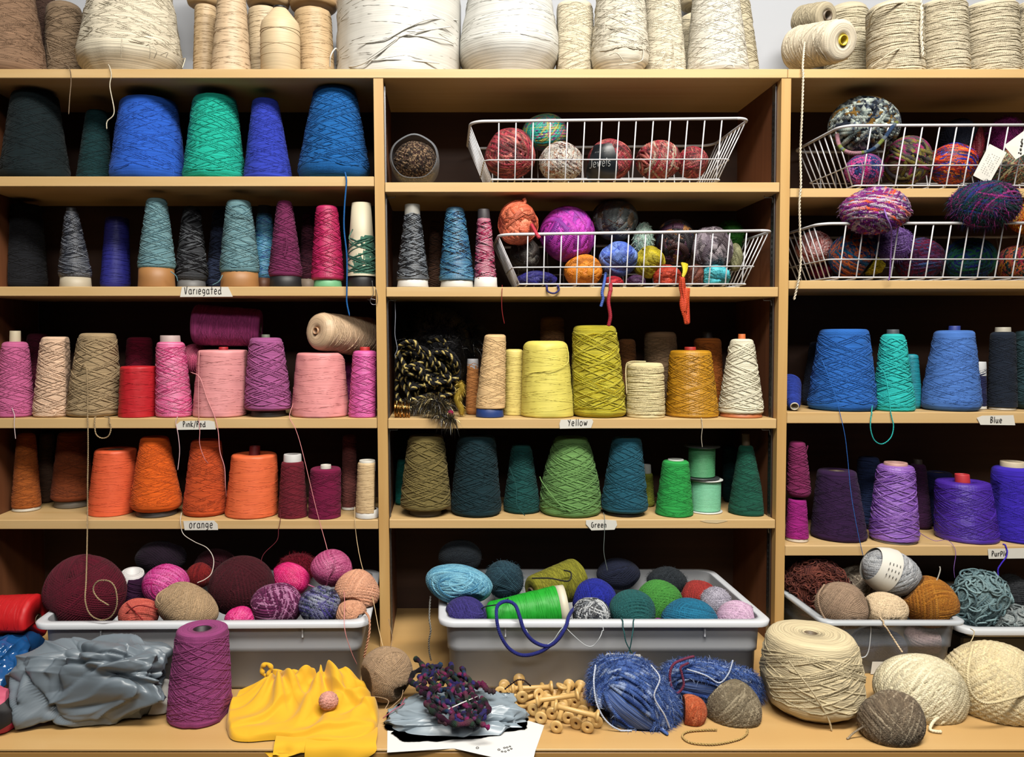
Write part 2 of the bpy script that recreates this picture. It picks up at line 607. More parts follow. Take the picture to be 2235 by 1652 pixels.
def build_room():
    def st(name, lo, hi, mat):
        g = Geo()
        box(g, lo, hi)
        return tag(g.build(name, mat, smooth=False), None, None, kind='structure')
    st('wall_back', (-3.2, DEPTH + 0.03, 0), (3.6, DEPTH + 0.13, 3.4), WALL)
    st('floor', (-3.2, -4.2, -0.1), (3.6, DEPTH + 0.13, 0), FLOOR)
    st('ceiling', (-3.2, -4.2, 3.4), (3.6, DEPTH + 0.13, 3.5), CEIL)
    # counter under the shelves
    c = thing('counter', 'long pale wood counter running under the whole shelving unit', 'counter', (0.3, -0.1, 0))
    g = Geo()
    box(g, (LX0 - 0.05, YF, ZCT - 0.004), (RX1 + 0.05, DEPTH + 0.02, ZCT), bev=0.0006)
    g.build('worktop', COUNTER, c, smooth=False)
    g = Geo()
    box(g, (LX0 - 0.05, YF + 0.0005, ZCT - 0.14), (RX1 + 0.05, YF + 0.022, ZCT - 0.0062), bev=0.0006)
    g.build('front_edge', APRON, c, smooth=False)
    g = Geo()
    box(g, (LX0 - 0.04, YF + 0.03, 0), (RX1 + 0.04, DEPTH + 0.015, ZCT - 0.0065))
    g.build('cabinet', APRON, c, smooth=False)
    # shelving
    b = thing('bookcase', 'maple shelving unit of three bays filled with yarn', 'bookcase', (0.3, 0.1, ZCT))
    zt0, zt1 = zf(171), zf(151)
    seam = xf(1719, 160)
    for x0, x1 in ((LX0 - 0.022, seam - 0.0004), (seam + 0.0004, RX1 + 0.022)):
        g = Geo()
        box(g, (x0, -0.0015, zt0), (x1, DEPTH + 0.012, zt1), bev=0.0012)
        g.build('top_board', MAPLE_X, b, smooth=False)
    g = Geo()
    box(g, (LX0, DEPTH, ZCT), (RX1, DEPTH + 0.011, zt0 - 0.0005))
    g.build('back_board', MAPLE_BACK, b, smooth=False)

    def panel(xa0, xa1, xb0, xb1):
        """upright: a = at the top, b = at the counter; the front edge is paler than the faces"""
        g = Geo()
        e = 0.02
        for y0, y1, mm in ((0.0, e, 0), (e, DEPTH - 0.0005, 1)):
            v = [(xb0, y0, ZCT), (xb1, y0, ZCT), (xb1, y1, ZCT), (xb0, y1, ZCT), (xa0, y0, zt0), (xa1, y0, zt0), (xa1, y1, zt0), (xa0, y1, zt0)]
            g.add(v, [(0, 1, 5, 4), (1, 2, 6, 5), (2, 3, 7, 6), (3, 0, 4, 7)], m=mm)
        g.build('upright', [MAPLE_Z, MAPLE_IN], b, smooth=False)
    xl = [xf(divl(171, s), 171) for s in (0, 1)] + [xf(divl(1412, s), 1412) for s in (0, 1)]
    xr = [xf(divr(171, s), 171) for s in (0, 1)] + [xf(divr(1412, s), 1412) for s in (0, 1)]
    panel(*xl)
    panel(*xr)
    panel(LX0 - 0.021, LX0, LX0 - 0.021, LX0)
    panel(RX1, RX1 + 0.021, RX1, RX1 + 0.021)
    for k, (y0, y1) in SHELF.items():
        if k == 'top':
            continue
        if k[0] == 'L':
            x0, x1 = LX0, xf(divl(y0, 0), y0)
        elif k[0] == 'C':
            x0, x1 = xf(divl(y0, 1), y0), xf(divr(y0, 0), y0)
        else:
            x0, x1 = xf(divr(y0, 1), y0), RX1
        g = Geo()
        box(g, (x0 + 0.0012, 0.0, zf(y1)), (x1 - 0.0012, DEPTH - 0.001, zf(y0)), bev=0.0012)
        g.build('shelf', MAPLE_X, b, smooth=False)
        if k[0] == 'C' or k == 'L2':
            for sx, dx in ((x0, 1), (x1, -1)):
                if k == 'L2' and dx == 1:
                    continue
                g = Geo()
                z = zf(y1) - 0.006
                tube(g, [(sx + dx * 0.002, 0.03, z - 0.012), (sx + dx * 0.004, 0.03, z), (sx + dx * 0.02, 0.03, z), (sx + dx * 0.022, 0.03, z + 0.004)], 0.0011, 6, taper=False)
                g.build('shelf_clip', STEEL, b)
    # slotted steel standards on the inner faces
    for xa, xb, s in ((xl[1], xl[3], 1), (xr[0], xr[2], -1), (xr[1], xr[3], 1), (LX0, LX0, 1)):
        g = Geo()
        t = 0.003 * s
        y0, y1 = 0.024, 0.04
        v = []
        for (x, z) in ((xb, ZCT + 0.02), (xa, zt0 - 0.004)):
            v += [(x + 0.0003 * s, y0, z), (x + t, y0, z), (x + t, y1, z), (x + 0.0003 * s, y1, z)]
        q = [(0, 1, 5, 4), (1, 2, 6, 5), (2, 3, 7, 6)]
        if s < 0:
            q = [tuple(reversed(a)) for a in q]
        g.add(v, q)
        n = 92
        for i in range(n):
            z = ZCT + 0.04 + i * 0.0127
            if z > zt0 - 0.02:
                break
            x = xb + (xa - xb) * (z - ZCT) / (zt0 - ZCT) + t + 0.0002 * s
            f = [(x, y0 + 0.005, z), (x, y1 - 0.005, z), (x, y1 - 0.005, z + 0.006), (x, y0 + 0.005, z + 0.006)]
            g.add(f, [(0, 1, 2, 3)], m=1)
        g.build('standard', [STEEL, DARK], b, smooth=False)


# ---------------------------------------------------------------- cones, spools and balls of yarn
STY = {  # finish, strand radius, spacing, wind angle, body lines/turn & per metre
    'thread': ('thread', 0.0004, None, 7, (14, 900)),
    'fine': ('wool', 0.0008, 0.0052, 21, (40, 620)),
    'wool': ('wool', 0.0011, 0.006, 23, (34, 420)),
    'coarse': ('wool', 0.0016, 0.0066, 23, (20, 260)),
    'rope': ('wool', 0.0015, 0.0034, 4, (4, 300)),
    'silk': ('silk', 0.0010, 0.0054, 22, (28, 420)),
}


def winding(g, rb, rt, h, style, hole, cham=0.12, sh=0.05, bulge=0.0, seed=0, z0=0.0, rough=0.012, skip=0.0):
    """the wound yarn of a cone: body and the crossing strands over it"""
    fin, rad, gap, ang, _ = STY[style]
    r_ = np.random.default_rng(seed)
    shr = min(sh * h, rt * 0.5)
    chh = cham * h

    def rz(z):
        t = np.clip((z - chh) / max(h - chh, 1e-6), 0, 1)
        r = rb + (rt - rb) * t + bulge * np.sin(PI * t)
        return r
    sn = SN(seed + 3, 16, 2, 9)

    def bump(t, z):
        P = np.stack([np.cos(t) * 0.5, np.sin(t) * 0.5, z / max(rb, 0.01) * 0.5], -1)
        return 1 + rough * sn(P)
    prof = []
    rbot = max(rb - chh * 0.9, rb * 0.55) if cham > 0.02 else rb - 0.0015
    slant = cham > 0.15                       # a straight sloping underside
    if slant:
        rbot = rb * 0.62
    prof += [(hole, 0.004), (hole, 0.0), (rbot * 0.98, 0.0)]
    nb = 6
    for i in range(nb + 1):
        a = i / nb * PI / 2
        if slant:
            q = i / nb
            prof.append((rbot + (rz(chh) - rbot) * q - 0.004 * (q == 1), chh * q * 0.97))
        elif cham > 0.001:
            prof.append((rbot + (rz(chh) - rbot) * math.sin(a), chh * (1 - math.cos(a))))
    nz = 16
    for i in range(1, nz + 1):
        z = chh + (h - shr - chh) * i / nz
        prof.append((float(rz(z)), z))
    r1 = float(rz(h - shr))
    for i in range(1, 6):
        a = i / 5 * PI / 2
        prof.append((r1 - shr * (1 - math.cos(a)), h - shr + shr * math.sin(a)))
    prof += [(max(hole + 0.001, (r1 - shr) * 0.6 + hole * 0.4), h + 0.0005), (hole, h - 0.001), (hole * 0.98, h - min(0.05, h * 0.4))]
    prof = np.array(prof)
    prof[:, 1] += z0
    lathe(g, prof, 56, fn=lambda t, z, r: r * bump(t, z))
    # strands
    rm = (rb + rt) / 2
    za, zb = chh * (1.0 if slant else 0.55) + h * 0.01, h - shr * 0.7
    turns = (zb - za) / (TAU * rm * math.tan(math.radians(ang)))
    if gap is None:
        passes, turns = 7, max(turns, 1.5)
    else:
        passes = int(round(TAU * rm * math.sin(math.radians(ang)) / gap * 1.0)) * 2
        passes = max(8, min(passes, 96))
    passes = int(passes * (1 - skip))
    th0 = r_.uniform(0, TAU)
    T, Z = [], []
    for k in range(passes):
        tn = turns * r_.uniform(0.8, 1.25)
        n = max(10, int(tn * 30))
        t = np.linspace(0, 1, n, endpoint=False)
        a = th0 + tn * TAU * t
        th0 = a[-1] + tn * TAU / n
        lo = za + (zb - za) * r_.uniform(0, 0.06)
        hi = zb - (zb - za) * r_.uniform(0, 0.06)
        s = t if k % 2 == 0 else 1 - t
        s = s + 0.012 * np.sin(t * 9 + r_.uniform(0, 6))
        T.append(a)
        Z.append(lo + (hi - lo) * np.clip(s, 0, 1))
    T, Z = np.concatenate(T), np.concatenate(Z)
    for _ in range(2):
        Z[1:-1] = (Z[:-2] + 2 * Z[1:-1] + Z[2:]) / 4
    rr = rz(Z)
    low = Z < chh
    if low.any():
        a = np.arccos(np.clip(1 - Z[low] / max(chh, 1e-6), -1, 1))
        rr[low] = rbot + (rz(chh) - rbot) * np.sin(a)
    hi_ = Z > h - shr
    if hi_.any():
        a = np.arcsin(np.clip((Z[hi_] - (h - shr)) / max(shr, 1e-6), -1, 1))
        rr[hi_] = r1 - shr * (1 - np.cos(a))
    rr = rr * bump(T, Z + z0) + rad * ((0.25 if rad > 0.0009 else -0.1) if gap else 0.4)
    P = np.stack([rr * np.cos(T), rr * np.sin(T), Z + z0], -1)
    Nn = np.stack([np.cos(T), np.sin(T), np.full_like(T, 0.15)], -1)
    tube(g, P, rad * (1.0 + 0.15 * np.sin(np.arange(len(P)) * 0.7)), 5, N=Nn, m=1, s0=r_.uniform(0, 50))


def shear(g, dx, h):
    for v in g.v:
        v[:, 0] += dx * v[:, 2] / h


def off_boards(P, r):
    """lay a loose strand over the shelf edges instead of through them"""
    P = P.copy()
    xd = [xf(divl(800, 0), 800), xf(divr(800, 1), 800)]
    for k, (y0, y1) in SHELF.items():
        zt, zb = zf(y0), zf(y1)
        for i, p in enumerate(P):
            bay = 'L' if p[0] < xd[0] + 0.02 else ('R' if p[0] > xd[1] - 0.02 else 'C')
            if k != 'top' and k[0] != bay:
                continue
            if zb - r < p[2] < zt + r and p[1] > -r - 0.001:
                if p[2] > zt - 0.012 and p[1] > -0.0012:
                    P[i, 2] = zt + r + 0.0008
                else:
                    P[i, 1] = -r - 0.0024
    P[:, 2] = np.maximum(P[:, 2], ZCT + r + 0.0006)
    for x0, x1, y0, y1, z1, rim, tp, zfl in TUBS:
        for i, p in enumerate(P):
            if x0 < p[0] < x1 and p[2] < z1 + r and y0 - r - 0.002 < p[1] < y0 + rim + 0.006:
                if p[2] > z1 - 0.014 or p[1] > y0 + rim * 0.6:
                    P[i, 2] = z1 + r + 0.001
                else:
                    P[i, 1] = y0 - r - 0.0024
    return P


TUBS = []                                     # x0, x1, y0, y1, rim height, rim width, taper, floor height
BASKETS = []                                  # x0, x1, shelf height, rim height
SOFT = []                                     # (thing, its meshes, stands upright): what gives way where two things press together


def yields(o, upright=False):
    SOFT.append((o, upright))
    return o


def tail(pts, r, mat, parent, ply=0, name='yarn_tail', n=90, label=None, Y=None, sides=6):
    """a loose end: pixel points (x, y, depth Y)"""
    P = np.array([up(p[0], p[1], p[2] if len(p) > 2 else Y) for p in pts])
    P = off_boards(smooth_path(P, n), r * (1.25 if ply else 1.05))
    g = Geo()
    if ply:
        plied(g, P, r, ply, pitch=r * 6.5)
    else:
        tube(g, P, r, sides)
    o = g.build(name, mat, parent)
    if label:
        o['label'] = label
    return o


SEED = [100]


def cone(label, shelf, xb, yb, xt, yt, col, style='fine', Y=None, gap=0.006, cham=0.10, sh=0.05, bulge=0.0, hole=None, tip=None,
         base=None, core=None, finish=None, freq=9.0, hard=False, cat='yarn cone', name='yarn_cone', group=None, rough=0.012, tails=(), shoulder=None, skip=0.0, zbase=None):
    """a cone or spool of yarn standing on a shelf, measured in the photo's pixels:
    xb/yb the bottom of the winding, xt/yt its top; tip = (x0, x1, ytop, colour) a core that shows above;
    base = (colour, width factor) a core that shows below the winding"""
    SEED[0] += 1
    sd = SEED[0]
    w = (xb[1] - xb[0])
    if Y is None:
        Y = w * 0.0005 * 1.06 + gap
    xbm, xtm = (xb[0] + xb[1]) / 2, (xt[0] + xt[1]) / 2
    zs = SZ[shelf] if zbase is None else zbase
    rt = (xt[1] - xt[0]) / 2 * mpp(yt, Y)
    # what shows as the top is the near rim seen from below, the far rim seen from above
    pt = up(xtm, yt, Y)
    pt[2] = up(xtm, yt, Y + (-rt if yt < 740 else 0.85 * rt))[2]
    if base:
        pb = up(xbm, yb, Y)
        z0 = max(float(pb[2]) - zs, 0.006)
        xbw = float(pb[0])
    else:
        z0 = 0.0
        # the base's own pixel row
        d = np.array([0, Y + D0, zs - ZC])
        vy = -(d[1] * (-ST) + d[2] * CT) / (d[1] * CT - d[2] * ST)
        xbw = float(up(xbm, CY + vy * F, Y)[0])
    rb = w / 2 * mpp(yb, Y)
    h = float(pt[2]) - zs - z0
    hole = hole if hole is not None else min(rt * 0.42, 0.02)
    fin, rad, _, _, bl = STY[style]
    fin = finish or fin
    bm, sm = yarn(col, fin, bl, freq, hard), yarn(col, fin, None, freq, hard)
    o = thing(name, label, cat, (xbw, Y, zs), group)
    g = Geo()
    winding(g, rb, rt, h, style, hole, cham, sh, bulge, sd, z0, rough, skip)
    if shoulder:
        pass
    dx = float(pt[0]) - xbw
    shear(g, dx, h + z0)
    ob = g.build('winding', [bm, sm], None)
    ob.parent = o
    # core tube
    zt = z0 + h
    g = Geo()
    rc = hole * 0.97
    if tip:
        tq = (tip[1] - tip[0]) / 2 * mpp(tip[2], Y)
        th_ = max(0.003, float(up(xtm, tip[2], Y + (-tq if tip[2] < 740 else tq))[2]) - zs - zt)
        tr = (tip[1] - tip[0]) / 2 * mpp(tip[2], Y)
        cc = tip[3]
        pr = [(tr * 0.62, zt - 0.03), (tr * 0.66, zt + th_ - 0.002), (tr * 0.7, zt + th_), (tr * 0.96, zt + th_), (tr, zt + th_ - 0.0015), (tr * 1.04, zt - 0.004), (tr * 1.04, zt - 0.02)]
        lathe(g, pr, 28)
    else:
        cc = core or (120, 104, 84)
        pr = [(rc * 0.86, z0 + 0.004), (rc * 0.86, zt - 0.003), (rc, zt - 0.002), (rc, z0 + 0.004)]
        lathe(g, pr, 24)
    shear(g, dx, h + z0)
    c_ = g.build('core', plain('core', cc, 0.55, noise=0.03), None)
    c_.parent = o
    if base:
        g = Geo()
        r0 = rb * base[1]
        pr = [(r0 * 0.8, 0.001), (r0, 0.0), (r0 * 1.02, 0.002), (r0 * 0.985, z0 * 0.5), (r0 * 0.96, z0 + 0.006), (r0 * 0.8, z0 + 0.006)]
        lathe(g, pr, 40)
        b_ = g.build('base', plain('base', base[0], 0.55, noise=0.05), None)
        b_.parent = o
    for tl in tails:
        tail(tl[0], tl[1], (tl[2] if len(tl) > 2 else None) or sm, o, *(tl[3:] if len(tl) > 3 else ()))
    return yields(o, True)


def lying_cone(label, a, b, ra, rb_, col, style='fine', finish=None, core=(120, 104, 84), hole=0.012, freq=9.0, hard=False, cat='yarn cone', name='yarn_cone', group=None, base=None, tails=()):
    """a cone lying down: a = world point of the narrow end's centre, b = of the wide end's; radii in metres"""
    SEED[0] += 1
    a, b = np.asarray(a, float), np.asarray(b, float)
    ax = a - b
    h = float(np.linalg.norm(ax))
    R = Vector((0, 0, 1)).rotation_difference(Vector(ax)).to_matrix()
    R = np.array(R)
    fin, rad, _, _, bl = STY[style]
    fin = finish or fin
    bm, sm = yarn(col, fin, bl, freq, hard), yarn(col, fin, None, freq, hard)
    o = thing(name, label, cat, b, group)
    g = Geo()
    winding(g, rb_, ra, h, style, hole, 0.06, 0.09, 0.0, SEED[0])
    g.v = [v @ R.T for v in g.v]
    g.build('winding', [bm, sm], None).parent = o
    g = Geo()
    lathe(g, [(hole * 0.8, 0.0), (hole * 0.8, h + 0.003), (hole, h + 0.003), (hole, 0.0)], 24)
    if base:
        r0 = rb_ * base[1]
        lathe(g, [(hole, -0.012), (r0, -0.012), (r0, 0.004), (hole, 0.004)], 36)
    g.v = [v @ R.T for v in g.v]
    g.build('core', plain('core', base[0] if base else core, 0.5, noise=0.03), None).parent = o
    for tl in tails:
        tail(tl[0], tl[1], (tl[2] if len(tl) > 2 else None) or sm, o, *(tl[3:] if len(tl) > 3 else ()))
    return yields(o)


def wraps(R3, rad, layers, seed, stage=(6, 12), spread=1.0, axis=None, jit=0.0):
    """one continuous strand wound round an ellipsoid of semi-axes R3: points and normals"""
    r_ = np.random.default_rng(seed)
    R3 = np.asarray(R3, float)
    Rm = float(R3.mean())
    pts = []
    E = None
    for L in range(layers):
        if axis is None:
            w = unit(r_.normal(size=3))
        else:
            w = unit(np.asarray(axis, float) + r_.normal(size=3) * 0.35)
        t = r_.normal(size=3)
        e1 = unit(t - w * np.dot(t, w))
        e2 = np.cross(w, e1)
        m = int(r_.integers(stage[0], stage[1] + 1))
        npt = 40
        n = m * npt
        k = np.arange(n) / npt
        width = m * rad * 2.1 * spread / Rm
        d = (k / m - 0.5) * width + r_.uniform(-0.45, 0.45) + jit * np.sin(k * 2.3 + r_.uniform(0, 6))
        d = np.clip(d, -0.97, 0.97)
        ph = k * TAU
        q = np.sqrt(1 - d * d)
        P = q[:, None] * (np.cos(ph)[:, None] * e1 + np.sin(ph)[:, None] * e2) + d[:, None] * w
        P *= 0.97 + 0.035 * (L / max(layers, 1))
        if pts:
            a, b = pts[-1][-1], P[0]
            t_ = np.linspace(0, 1, 14)[1:-1, None]
            B = unit(a * (1 - t_) + b * t_ + 1e-6) * np.linalg.norm(a)
            pts.append(B)
        pts.append(P)
    U = np.vstack(pts)
    return U * R3, unit(U / R3)


def fuzz(g, P, Nn, n, length, wid, seed, droop=0.4, m=1, lift=1.0):
    """n loose fibres standing off the surface points P"""
    r_ = np.random.default_rng(seed)
    i = r_.integers(0, len(P), n)
    p = P[i]
    d = unit(Nn[i] * lift + r_.normal(size=(n, 3)) * 0.75)
    L = length * r_.uniform(0.35, 1.0, (n, 1))
    s = unit(np.cross(d, r_.normal(size=(n, 3)))) * wid
    p1 = p + d * L * 0.55
    p2 = p + d * L + np.array([0, 0, -1.0]) * L * droop + s * 2 * r_.normal(size=(n, 1))
    V = np.stack([p - s, p + s, p1 + s * 0.7, p1 - s * 0.7, p2], 1).reshape(-1, 3)
    k = np.arange(n)[:, None] * 5
    Q = k + np.array([[0, 1, 2, 3]])
    T = k + np.array([[3, 2, 4]])
    g.add(V, Q, T, s=np.repeat(r_.uniform(0, 60, n), 5), m=m)


def ball(label, cx, cy, rx, ry, Y, col, rad=0.0016, layers=9, finish='wool', freq=9.0, hard=False, stage=(6, 12), fuzzn=0, fuzzl=0.012, fuzzw=0.0003,
         tilt=0.0, depth=None, flat=(1, 1), cat='ball of yarn', name='yarn_ball', group=None, lump=0.03, tails=(), spread=1.0, axis=None, body=None, extra=None, nbody=1.0, jit=0.0, lift=1.0):
    """a ball (or skein) of yarn: pixel centre and pixel half-axes, at depth Y"""
    SEED[0] += 1
    sd = SEED[0]
    c = up(cx, cy, Y)
    k = mpp(cy, Y)
    if flat == (1, 1) and rad < 0.004:
        rad *= 1.18
        layers = int(layers * 1.25)
    R3 = np.array([rx * k, (depth if depth else (rx + ry) / 2 * k * 0.98), ry * k])
    M = rot('Y', math.radians(tilt))
    bm = yarn(body if body else col, finish, (9, 160), freq, hard)
    sm = yarn(col, finish, None, freq, hard)
    o = thing(name, label, cat, c, group)
    g = Geo()
    inner = R3 - rad * 1.15
    sn = SN(sd, 12, 0.5, 1.6)
    th = np.linspace(0, TAU, 41)
    ph = np.linspace(0, PI, 25)
    Tm, Pm = np.meshgrid(th, ph)
    D = np.stack([np.sin(Pm) * np.cos(Tm), np.sin(Pm) * np.sin(Tm), np.cos(Pm)], -1)
    V = D * inner * (1 + lump * sn(D * 0.7))[..., None] * nbody
    g.add((V @ M.T).reshape(-1, 3), grid_quads(25, 41)[:, ::-1], s=(Tm * 0.2 + Pm * 3).reshape(-1), u=np.stack([Tm / TAU, Pm * R3[2], Pm], -1).reshape(-1, 3))
    P, Nn = wraps(R3 - rad * 0.35, rad * max(flat[1] * 0.75, 1), layers, sd + 1, stage, spread, axis, jit)
    P = P * (1 + lump * sn(unit(P / R3) * 0.7))[:, None]
    P, Nn = P @ M.T, Nn @ M.T
    r_ = np.random.default_rng(sd)
    rr = rad * (1 + 0.18 * np.sin(np.arange(len(P)) * 0.31 + r_.uniform(0, 6)))
    if flat[1] > 1.5:
        rr = rad * (1 + 0.35 * np.sin(np.arange(len(P)) * 0.11))
    tube(g, P, rr, 6 if rad > 0.0014 else 5, N=Nn, flat=flat, m=1, s0=r_.uniform(0, 80))
    if fuzzn:
        fuzz(g, P, Nn, fuzzn, fuzzl, fuzzw, sd, lift=lift)
    if extra:
        extra(g, P, Nn, R3)
    ob = g.build('winding', [bm, sm], None)
    ob.parent = o
    for tl in tails:
        tail(tl[0], tl[1], (tl[2] if len(tl) > 2 else None) or sm, o, *(tl[3:] if len(tl) > 3 else ()))
    return yields(o)


# ---------------------------------------------------------------- handwriting
def arc(cx, cy, rx, ry, a0, a1, n=9):
    t = np.radians(np.linspace(a0, a1, n))
    return [(cx + rx * math.cos(v), cy + ry * math.sin(v)) for v in t]


GL = {
    'a': (0.62, [arc(0.27, 0.3, 0.22, 0.3, 40, 320, 12), [(0.47, 0.6), (0.46, 0.25), (0.56, 0.0)]]),
    'b': (0.5, [[(0.06, 1), (0.06, 0)], arc(0.24, 0.28, 0.2, 0.28, 170, -170, 12)]),
    'd': (0.62, [arc(0.26, 0.26, 0.22, 0.27, 40, 320, 12), [(0.45, 0.95), (0.46, 0.3), (0.56, 0.0)]]),
    'e': (0.56, [[(0.08, 0.3), (0.42, 0.34)] + arc(0.26, 0.36, 0.18, 0.27, 0, 190, 9) + arc(0.28, 0.24, 0.2, 0.24, 180, 320, 8)]),
    'g': (0.56, [arc(0.24, 0.36, 0.19, 0.24, 30, 330, 11), [(0.43, 0.58), (0.45, 0.1), (0.38, -0.18), (0.2, -0.2)]]),
    'i': (0.22, [[(0.1, 0.6), (0.1, 0.0)]]),
    'k': (0.52, [[(0.06, 1), (0.08, 0)], [(0.42, 0.66), (0.1, 0.36), (0.46, 0.02)]]),
    'l': (0.24, [[(0.1, 1), (0.12, 0)]]),
    'n': (0.52, [[(0.06, 0.6), (0.08, 0)], [(0.08, 0.42)] + arc(0.25, 0.4, 0.16, 0.2, 160, 10, 7) + [(0.42, 0.0)]]),
    'o': (0.56, [arc(0.25, 0.3, 0.2, 0.32, 90, 450, 14)]),
    'p': (0.55, [[(0.06, 0.95), (0.1, 0.0)], [(0.06, 0.85)] + arc(0.26, 0.66, 0.2, 0.26, 90, -120, 9)]),
    'r': (0.42, [[(0.06, 0.62), (0.1, 0)], [(0.1, 0.38), (0.22, 0.58), (0.36, 0.62)]]),
    't': (0.46, [[(0.2, 0.92), (0.22, 0)], [(0.02, 0.62), (0.42, 0.64)]]),
    'u': (0.56, [[(0.06, 0.6), (0.08, 0.15), (0.2, 0.0), (0.36, 0.12), (0.42, 0.6)], [(0.42, 0.6), (0.42, 0.15), (0.5, 0.0)]]),
    'w': (0.66, [[(0.04, 0.6), (0.18, 0.02), (0.3, 0.5), (0.42, 0.02), (0.58, 0.66)]]),
    's': (0.46, [arc(0.22, 0.45, 0.16, 0.16, 20, 250, 8) + arc(0.22, 0.14, 0.17, 0.16, 80, -150, 8)]),
    'V': (0.62, [[(0.04, 0.85), (0.28, 0.0), (0.48, 1.0)]]),
    'P': (0.5, [[(0.06, 0.95), (0.12, 0.0)], [(0.02, 0.9), (0.2, 0.98), (0.38, 0.8), (0.34, 0.55), (0.12, 0.42)]]),
    'R': (0.48, [[(0.06, 0.9), (0.12, 0.0)], [(0.02, 0.86), (0.2, 1.02), (0.38, 0.95), (0.3, 0.7), (0.12, 0.5), (0.36, 0.46)]]),
    'Y': (0.5, [[(0.02, 0.85), (0.26, 0.5)], [(0.4, 0.95), (0.22, 0.0)]]),
    'G': (0.62, [arc(0.3, 0.45, 0.24, 0.45, 70, 300, 11) + [(0.5, 0.1), (0.5, 0.45), (0.3, 0.42)]]),
    'B': (0.54, [[(0.06, 0.98), (0.08, 0.0)], [(0.06, 0.98), (0.34, 0.95), (0.38, 0.7), (0.12, 0.52), (0.42, 0.4), (0.36, 0.1), (0.08, 0.0)]]),
    'J': (0.4, [[(0.3, 0.95), (0.3, 0.2), (0.2, 0.0), (0.04, 0.06)]]),
    'N': (0.6, [[(0.06, 0.0), (0.06, 1.0), (0.46, 0.0), (0.46, 1.0)]]),
    '/': (0.42, [[(0.36, 1.08), (0.06, -0.18)]]),
}


def write(g, text, o, ux, uz, size, pen, out, gap=0.1, narrow=0.9, fn=None):
    """stroke lettering from the point o along ux, upright uz; out = pushes the strokes off the surface"""
    x = 0.0
    o, ux, uz, out = (np.asarray(v, float) for v in (o, ux, uz, out))
    for ch in text:
        w, strokes = GL[ch]
        for st in strokes:
            q = np.array([(x + a * narrow, b) for a, b in st])
            if len(q) > 2:
                q3 = smooth_path(np.c_[q, np.zeros(len(q))], 18)[:, :2]
            else:
                q3 = q
            P = o + np.outer(q3[:, 0] * size, ux) + np.outer(q3[:, 1] * size, uz)
            if fn:
                P = fn(P)
            tube(g, P + out, pen, 6, taper=False)
        x += w * narrow + gap


def shelf_label(label, text, poly, base_px, size_px, slope=0.0, narrow=0.9):
    """paper strip stuck on the front of a shelf, with a handwritten word"""
    k = mpp(base_px[1], 0)
    P = [up(x, y, -0.0022) for x, y in poly]
    c = np.mean(P, 0)
    o = thing('shelf_label', label, 'label', c, 'handwritten labels on the shelf edges')
    g = Geo()
    slab(g, P[::-1], (0, -1, 0), 0.0004)
    g.build('paper_strip', PAPER, o, smooth=False)
    g = Geo()
    b = up(base_px[0], base_px[1], -0.0026)
    write(g, text, b, (1, 0, -slope), (0.04, 0, 1), size_px * k, 0.0008, (0, 0, 0), narrow=narrow)
    g.build('handwriting', INK, o)


# ---------------------------------------------------------------- bins and baskets
def rounded_rect(x0, x1, y0, y1, r, n=7):
    pts = []
    for cx, cy, a0 in ((x1 - r, y0 + r, -90), (x1 - r, y1 - r, 0), (x0 + r, y1 - r, 90), (x0 + r, y0 + r, 180)):
        for i in range(n):
            a = math.radians(a0 + 90 * i / (n - 1))
            pts.append((cx + r * math.cos(a), cy + r * math.sin(a)))
    return np.array(pts)


